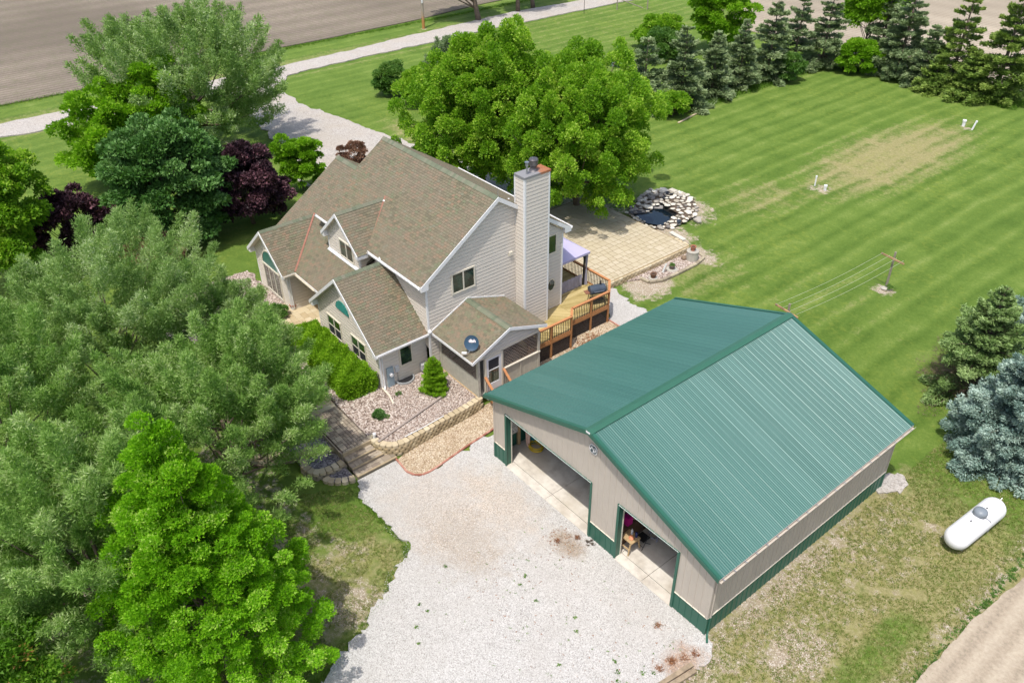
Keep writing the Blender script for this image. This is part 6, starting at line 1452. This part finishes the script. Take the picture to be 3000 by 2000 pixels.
broadleaf('street_tree', (-65.9, 55.6), 11, 4.0, 'far road tree whose trunk stands in the middle at the top of the photograph', M_SHRUB, nclump=80, clump_r=.8, leaf=(.3, .16), nleaf=13000, seed=18, trunk_r=.32, zc=8.4, rz=3)
broadleaf('street_tree', (-66.2, 58.6), 11, 4.0, 'far road tree with the rightmost trunk at the top of the photograph', M_SHRUB, nclump=80, clump_r=.8, leaf=(.3, .16), nleaf=13000, seed=19, trunk_r=.32, zc=8.4, rz=3)
broadleaf('hedgerow_bush', (-41.5, 56.6), 3.9, 3.2, 'bright green bush mass at the left end of the conifer row', M_MAP, 'shrub', nclump=80, clump_r=.6, leaf=(.26, .2), nleaf=16000, seed=20, trunk_r=.06, zc=1.8)
broadleaf('hedgerow_bush', (-38.5, 54.0), 3.2, 2.6, 'lower green bush in front of the bush mass at the conifer row', M_SHRUB, 'shrub', nclump=60, clump_r=.55, leaf=(.25, .18), nleaf=11000, seed=41, trunk_r=.06, zc=1.5)
broadleaf('maple_tree', (-36.2, 60.2), 8.6, 3.5, 'bright green round tree standing behind the left conifers', M_LIME, nclump=110, clump_r=.75, leaf=(.28, .22), nleaf=24000, seed=21, zc=4.7)
broadleaf('locust_tree', (-24.0, 70.0), 8.3, 3.9, 'vivid yellow green tree between the conifers at the top', M_LIME, nclump=110, clump_r=.8, leaf=(.28, .2), nleaf=22000, seed=22, zc=6.0, rz=2.3)
broadleaf('hedgerow_bush', (-22.0, 65.4), 3.6, 2.1, 'vivid yellow green bush at the foot of the conifers', M_LIME, 'shrub', nclump=60, clump_r=.55, leaf=(.26, .18), nleaf=13000, seed=23, trunk_r=.06, zc=1.8)
broadleaf('hedgerow_bush', (-24.9, 58.0), 2.7, 1.6, 'deep green bush at the lawn edge right of the grey spruces', M_SHRUB, 'shrub', nclump=40, clump_r=.5, leaf=(.24, .17), nleaf=9000, seed=24, trunk_r=.05, zc=1.3)
broadleaf('hedgerow_bush', (-25.6, 41.0), 2.2, 1.7, 'green bush under the nearest grey spruce by the big maple', M_MAP, 'shrub', nclump=40, clump_r=.5, leaf=(.24, .17), nleaf=8000, seed=25, trunk_r=.05, zc=1.1)
# conifers of the row
row = [(-28.6, 40.2, 6.7, 2.0, M_SPR), (-27.0, 43.6, 7.4, 2.2, M_SPR), (-27.0, 48.2, 6.2, 1.7, M_SPR), (-26.9, 52.2, 6.6, 1.9, M_SPR), (-26.7, 56.6, 8.2, 2.1, M_SPR), (-26.8, 61.2, 8.3, 1.8, M_SPR), (-25.6, 64.6, 8.6, 2.0, M_SPR),
       (-18.6, 67.6, 9.0, 2.9, M_SPR), (-15.6, 67.2, 5.6, 1.8, M_SPR), (-9.6+-3.6, 67.9, 9.6, 2.6, M_SPD), (-8.9, 68.2, 9.8, 3.0, M_SPD), (-21.5, 68.6, 8.0, 2.2, M_SPR)]
lbl = ['grey green spruce nearest the big maple, first of the row', 'second grey green spruce from the big maple', 'slim grey green spruce, third from the big maple', 'fourth grey green spruce, in front of bare soil', 'tall grey green spruce where the row starts to bend', 'thin sparse spruce with a crooked top in the bend of the row', 'tall blue grey spruce left of the vivid yellow green tree',
       'broad grey green spruce right of the vivid yellow green bush', 'small spruce tucked against the broad grey green one', 'dark green conifer against the tilled field, the left of two', 'dark green conifer at the right end of the row', 'spruce half hidden behind the vivid yellow green bush']
for i, (x, y, h, R, m_) in enumerate(row):
    conifer('spruce_tree', (x, y), h*1.02, R*1.25, lbl[i], m_, seed=60+i, tiers=13+i % 4, per=8+i % 3, leaf=(.33, .11), dens=1.15, open_=.16 if i != 5 else .4, droop=.22, curve=.62+.06*(i % 4), group='conifer row at the far side of the lawn')
conifer('spruce_tree', (-13.9, 66.0), 3.4, 1.9, 'low dark conifer at the foot of the dark green pair', M_SPD, seed=90, tiers=9, per=9, leaf=(.38, .14), dens=.6)
conifer('spruce_tree', (-10.8, 66.6), 4.4, 2.3, 'bushy dark conifer between the dark green pair', M_SPD, seed=91, tiers=10, per=10, leaf=(.38, .14), dens=.6)
conifer('blue_spruce', (-40.0, 48.6), 2.4, 1.1, 'small blue spruce showing above the right big maple', M_BLU, seed=92, tiers=9, per=9, leaf=(.26, .1), dens=.9)
# blue spruces at the right edge
conifer('blue_spruce', (15.3, 18.4), 6.6, 2.95, 'large silvery blue spruce nearest the propane tank', M_BLU, seed=100, tiers=26, per=20, leaf=(.15, .055), dens=2.3, droop=.10, low=.03, wid=.42, curve=.72)
conifer('blue_spruce', (13.2, 26.2), 7.0, 2.7, 'blue spruce at the right edge behind the half bare spruce', M_BLU, seed=101, tiers=22, per=16, leaf=(.17, .06), dens=1.8, droop=.10, low=.05, wid=.45, curve=.75)
conifer('mixed_spruce', (11.7, 21.7), 6.2, 2.9, 'green spruce with bare brown lower branches between the blue ones', M_MIX, seed=102, tiers=21, per=13, leaf=(.17, .062), dens=2.1, droop=.16, low=.05, open_=.08, bare=.34, curve=.78)
# near willows at the left
kw = dict(kind='willow', leaf=(.185, .040), lumps=9, shell=.12)
broadleaf('willow_tree', (-14.0, -12.0), 9.3, 5.4, 'silvery near willow whose top reaches the house corner, farthest of the near group', M_WIL2, nclump=300, clump_r=.66, nleaf=130000, seed=31, trunk_r=.3, zc=6.0, **kw)
broadleaf('willow_tree', (-9.0, -17.5), 11.2, 4.9, 'willow at the left edge with several bare limbs showing', M_WIL, nclump=260, clump_r=.66, nleaf=105000, seed=32, trunk_r=.28, zc=6.2, **kw)
broadleaf('willow_tree', (-4.6, -10.4), 9.0, 5.3, 'broad willow leaning over the walkway left of the steps', M_WIL, nclump=340, clump_r=.58, nleaf=140000, seed=33, trunk_r=.28, zc=5.0, xy=(-4.7, -10.6), **kw)
broadleaf('willow_tree', (-.6, -16.6), 10.4, 4.2, 'nearest willow at the bottom left of the photograph', M_WIL, nclump=280, clump_r=.58, nleaf=120000, seed=34, trunk_r=.26, zc=5.4, **kw)
broadleaf('willow_tree', (-13.0, -6.9), 5.8, 3.0, 'small pale willow reaching in front of the arched window', M_WIL2, nclump=90, clump_r=.6, nleaf=42000, seed=35, trunk_r=.1, zc=3.2, **kw)
broadleaf('willow_tree', (-8.4, -7.0), 6.0, 2.9, 'thin willow branches hanging over the walkway by the hedge', M_WIL, nclump=90, clump_r=.5, nleaf=30000, seed=36, trunk_r=.08, zc=3.0, **kw)
broadleaf('willow_tree', (-4.6, -20.0), 8.2, 4.2, 'dark shaded willow low at the left edge', M_WIL, nclump=170, clump_r=.66, nleaf=60000, seed=38, trunk_r=.2, zc=3.6, **kw)
broadleaf('pear_tree', (3.0, -14.3), 10.9, 4.7, 'bright green pointed tree nearest the camera at the drive edge', M_BRI, nclump=950, clump_r=.34, leaf=(.10, .07), nleaf=230000, seed=37, trunk_r=.2, zc=4.2, kind='pyramid', lumps=12, shell=.08, flat=.6, xy=(2.7, -14.1), limbs=60)
broadleaf('shrub', (1.6, -20.9), 6.2, 1.9, 'green bush with orange new tips in the bottom left corner', M_ORG, 'shrub', nclump=70, clump_r=.55, leaf=(.15, .1), nleaf=24000, seed=39, trunk_r=.08, zc=3.6)

# hedge against the wing
def hedge():
    x0, x1, y0, y1, z0, z1 = -13.45, -7.15, -3.75, -1.86, .45, 1.72; r = np.random.default_rng(5); t = thing('hedge', (-10.3, -2.8, .6), 'clipped bright green yew hedge along the gabled wing wall', 'hedge')
    n = 62000; P = np.stack([r.uniform(x0, x1, n), r.uniform(y0, y1, n), r.uniform(z0, z1, n)], 1); face = r.choice(3, n, p=[.55, .35, .10])
    P[:, 2] = np.where(face == 0, z1, P[:, 2]); P[:, 1] = np.where(face == 1, y0, P[:, 1]); P[:, 0] = np.where(face == 2, x1, P[:, 0])
    ctr = np.array([(x0+x1)/2, (y0+y1)/2, (z0+z1)/2]); hx, hy, hz = (x1-x0)/2, (y1-y0)/2, (z1-z0)/2
    q = (P-ctr)/np.array([hx, hy, hz]); ex = 6
    edge = (np.abs(q[:, 1])**5+np.abs(q[:, 2])**5)**.2; q[:, 1:] /= np.maximum(edge, 1)[:, None]
    e2 = (np.abs(q[:, 0])**9+np.abs(q[:, 1])**9)**(1/9); q[:, 0] /= np.maximum(e2, 1)
    lump = .055*np.sin(P[:, 0]*3.1+1)*np.cos(P[:, 1]*3.7)+.05*np.sin(P[:, 0]*6.3+P[:, 1]*5)+.03*np.sin(P[:, 0]*13+P[:, 2]*9)*np.cos(P[:, 1]*11); P = ctr+q*np.array([hx, hy, hz])
    nrm = unit(q**5*np.array([.4, 1, 1])); P = P+nrm*(lump+r.uniform(-.20, .05, n))[:, None]
    D = unit(nrm*.7+r.normal(size=(n, 3))*.6+np.array([0, 0, .2])); V = leaves(P, D, .12*r.uniform(.6, 1.4, n), .055*r.uniform(.7, 1.3, n), r)
    fast_mesh('foliage', V.reshape(-1, 3), 3, np.clip(r.uniform(0, 1, n)*.7+lump*3+.15, 0, 1), M_HEDGE, t)
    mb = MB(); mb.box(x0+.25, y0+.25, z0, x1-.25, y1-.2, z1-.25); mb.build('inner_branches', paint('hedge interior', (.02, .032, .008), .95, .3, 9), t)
hedge()
conifer('dwarf_spruce', (-5.33, .30), 1.9, .68, 'small cone shaped dwarf spruce in the pink gravel by the porch', M_HEDGE, 'shrub', seed=110, tiers=16, per=15, leaf=(.06, .026), dens=4.2, droop=.03, low=.02, curve=.62, wid=.5)
bpy.data.objects['dwarf_spruce'].location.z = .62
broadleaf('dwarf_shrub', (-5.2, -3.07, .6), .46, .30, 'small round dark green shrub in the pink gravel', M_DRK, 'shrub', nclump=26, clump_r=.12, leaf=(.05, .03), nleaf=4200, seed=111, trunk_r=0, zc=.22)
for k, (x, y, z, s, lb) in enumerate([(-5.0, -2.78, .6, .16, 'green weed right beside the round dark shrub'), (-6.1, -1.35, .6, .17, 'green weed in the gravel below the meter box'), (-5.75, -2.9, .6, .1, 'tiny weed left of the round dark shrub'), (-16.2, -3.0, 1.0, .55, 'flowering green plant by the corner of the arched window wing'), (3.75, 27.95, 0, .26, 'green weed at the foot of the clothesline pole')]):
    broadleaf('weed', (x, y, z), s*1.2, s, lb, M_SHRUB, 'plant', nclump=12, clump_r=s*.35, leaf=(s*.35, s*.14), nleaf=260 if s < .4 else 1500, seed=120+k, trunk_r=0, zc=s*.5)
broadleaf('pot_plant', (-6.45, 19.5, .33), .16, .18, 'low green plant growing in the grey brown pot', M_SHRUB, 'plant', nclump=10, clump_r=.07, leaf=(.06, .03), nleaf=300, seed=130, trunk_r=0, zc=.06)

# grass tufts, gravel weeds, loose stones: nobody could count them
def scatter_blades(name, pts, hgt, w, per, mat, seed, lean=.5, zf=None):
    r = np.random.default_rng(seed); pts = np.asarray(pts, float); n = len(pts)*per; c = np.repeat(pts, per, 0)
    z = ground_h(c[:, 0], c[:, 1]) if zf is None else np.full(n, zf); p = np.stack([c[:, 0]+r.normal(0, hgt*.45, n), c[:, 1]+r.normal(0, hgt*.45, n), z], 1)
    d = unit(np.stack([r.normal(0, lean, n), r.normal(0, lean, n), np.full(n, 1.)], 1)); V = leaves(p, d, hgt*r.uniform(.5, 1.3, n), w*r.uniform(.6, 1.3, n), r)
    tt = np.clip(np.repeat(r.uniform(0, 1, len(pts)), per)*.6+r.uniform(0, .4, n), 0, 1); return fast_mesh(name, V.reshape(-1, 3), 3, tt, mat, None, 'stuff')
M_TUFT = leafmat('grass tuft blades', [(0, (.12, .19, .03)), (.45, (.20, .28, .06)), (.7, (.36, .34, .14)), (1., (.58, .50, .30))], .3)
M_TUFTG = leafmat('green tuft blades', [(0, (.07, .16, .015)), (1., (.18, .31, .045))], .3)
M_RUST = leafmat('dead rusty weeds', [(0, (.20, .075, .03)), (1., (.36, .17, .08))], .1)
r_ = np.random.default_rng(77)
def cloud(n, x0, x1, y0, y1, keep=None):
    p = np.stack([r_.uniform(x0, x1, n), r_.uniform(y0, y1, n)], 1); return p[keep(p)] if keep else p
def grass_noise(p, s): return np.sin(p[:, 0]*s+2*np.sin(p[:, 1]*s*.7))+np.sin(p[:, 1]*s*1.3+1.7*np.sin(p[:, 0]*s*.9+1))
scatter_blades('grass_tufts', cloud(21000, 12.85, 18.4, -4, 20, lambda p: (grass_noise(p, 1.9) > -1.5)), .075, .024, 6, M_TUFT, 1)
lp = [(-2.6, -6.3), (.6, -6.4), (1.8, -6.3), (2.4, -6.7), (2.6, -7.5), (3.4, -8.4), (3.8, -9.3), (4.8, -11.2), (5.0, -12.4), (5.3, -15), (-2, -15), (-4, -9)]
scatter_blades('grass_tufts', cloud(16000, -4, 5.4, -15, -6.3, lambda p: np.array([in_poly(a, b, lp) for a, b in p]) & (grass_noise(p, 2.4) > -.8)), .065, .02, 6, M_TUFT, 2)
edge_pts = resample([(-1.8, -6.3), (.6, -6.3), (1.8, -6.2), (2.5, -6.6), (2.75, -7.45), (3.65, -8.35), (3.95, -9.25), (4.95, -11.0), (5.15, -12.2), (5.5, -14)], .035, closed=False); edge_pts = edge_pts+r_.normal(0, .07, edge_pts.shape)
scatter_blades('edge_grass', edge_pts, .10, .03, 9, M_TUFTG, 3)
scatter_blades('field_weeds', np.concatenate([np.stack([18.55+r_.normal(0, .10, 210), r_.uniform(2, 14, 210)], 1), np.stack([18.95+r_.normal(0, .2, 60), r_.uniform(2, 14, 60)], 1)]), .10, .045, 14, M_SHRUB, 4, .9)
wpts = [(3.87, -5.59), (4.75, -7.46), (5.2, -7.39), (5.5, -8.09), (6.16, -8.44), (6.32, -3.42), (6.49, -3.83), (7.46, -3.86), (8.97, -3.23), (9.5, -3.6), (11.3, -3.38), (11.63, -3.63), (12.24, -2.97), (11.87, -3.87), (12.51, -2.65), (10.11, -5.02)]
wp2 = np.array(wpts); scatter_blades('gravel_weeds', wp2, .085, .05, 16, M_SHRUB, 5, 1.3, .02)
scatter_blades('gravel_weeds', cloud(75, 4.0, 12.5, -7.5, -1.0), .05, .03, 7, M_SHRUB, 6, 1.3, .02)
scatter_blades('dead_leaves', np.concatenate([cloud(90, 5.2, 12.4, -6, -.6), cloud(45, 5.2, 6.6, -1.9, -.5)]), .05, .035, 4, M_RUST, 7, 1.5, .025)
scatter_blades('dead_weeds', np.array([(12.55, -1.75), (12.78, -1.35), (12.5, -2.35), (12.6, -1.8), (12.95, -.9), (11.25, -1.05), (5.75, -1.2), (6.15, -.45)]), .16, .018, 70, M_RUST, 8, 1.3, .02)
scatter_blades('fallen_needles', np.stack([-4.0+r_.normal(0, .28, 260), 9.9+r_.normal(0, .7, 260)], 1), .07, .03, 5, M_RUST, 12, 2., .03)
# tall growth at field and fence edges
scatter_blades('verge_grass', np.stack([-70.0+r_.normal(0, .25, 2600), r_.uniform(-12, 62, 2600)], 1), .2, .05, 5, M_TUFTG, 9)
scatter_blades('hedgerow_grass', cloud(2600, -30, -24.5, 44, 68, lambda p: p[:, 0] < -25.2), .45, .06, 6, M_TUFTG, 10)
scatter_blades('hedgerow_grass', cloud(1500, -26, -6, 66.2, 69.5), .4, .06, 6, M_TUFTG, 11)
# loose river stones and drive stones that catch the light
def pebbles(name, pts, zf, s, mat, seed):
    r = np.random.default_rng(seed); n = len(pts); base = np.array([[1, 0, 0], [0, 1, 0], [-1, 0, 0], [0, -1, 0]]) ; top = np.array([0, 0, .8]); a = r.uniform(0, 6.28, n); sc = s*r.uniform(.5, 1.3, n)
    c, s_ = np.cos(a)[:, None], np.sin(a)[:, None]; out = []
    ring = []
    for b in base: x = b[0]*c-b[1]*s_*.8; y = b[0]*s_+b[1]*c*.8; ring.append(np.concatenate([x*sc[:, None]+pts[:, :1], y*sc[:, None]+pts[:, 1:2], np.full((n, 1), 0.)+zf[:, None]], 1))
    tp = np.stack([pts[:, 0]+r.normal(0, .2, n)*sc, pts[:, 1]+r.normal(0, .2, n)*sc, zf+.75*sc], 1)
    for i in range(4): out.append(np.stack([ring[i], ring[(i+1) % 4], tp], 1))
    V = np.stack(out, 1).reshape(-1, 3); return fast_mesh(name, V, 3, np.repeat(r.uniform(0, 1, n), 4), mat, None, 'stuff')
PEB = tinted('river pebbles', [(0, (.07, .05, .045)), (.3, (.22, .16, .13)), (.6, (.38, .31, .265)), (1, (.66, .62, .58))], .85, 9, .1, .2, 0)
PEBW = tinted('limestone chips', [(0, (.20, .185, .17)), (.4, (.43, .415, .395)), (1, (.66, .65, .635))], .9, 9, .1, .2, 0)
PEBT = tinted('tan pebbles', [(0, (.16, .10, .06)), (.4, (.38, .28, .18)), (1, (.70, .63, .52))], .85, 9, .1, .2, 0)
pk = cloud(17000, -7.0, -3.0, -4.2, 1.65, lambda p: np.array([in_poly(a, b, bedpts) for a, b in p])); pebbles('loose_river_stones', pk, np.full(len(pk), .598), .032, PEB, 1)
pk = cloud(16000, .3, 13, -9.5, -.1, lambda p: ~np.array([in_poly(a, b, lp) for a, b in p])); pebbles('loose_drive_stones', pk, np.full(len(pk), .012), .017, PEBW, 2)
tanp = [(-3.0, 1.4), (-2.9, -2.6), (-2.7, -3.6), (-1.75, -3.65), (-1.25, -3.2), (-1.2, -2.5), (-1.45, -.8), (-1.6, 1.1), (-1.6, 12), (-4.3, 12), (-4.2, 5.6)]
pk = cloud(12000, -4.4, -1.1, -3.7, 12, lambda p: np.array([in_poly(a, b, tanp) for a, b in p])); pebbles('loose_pea_stones', pk, np.full(len(pk), .02), .024, PEBT, 3)
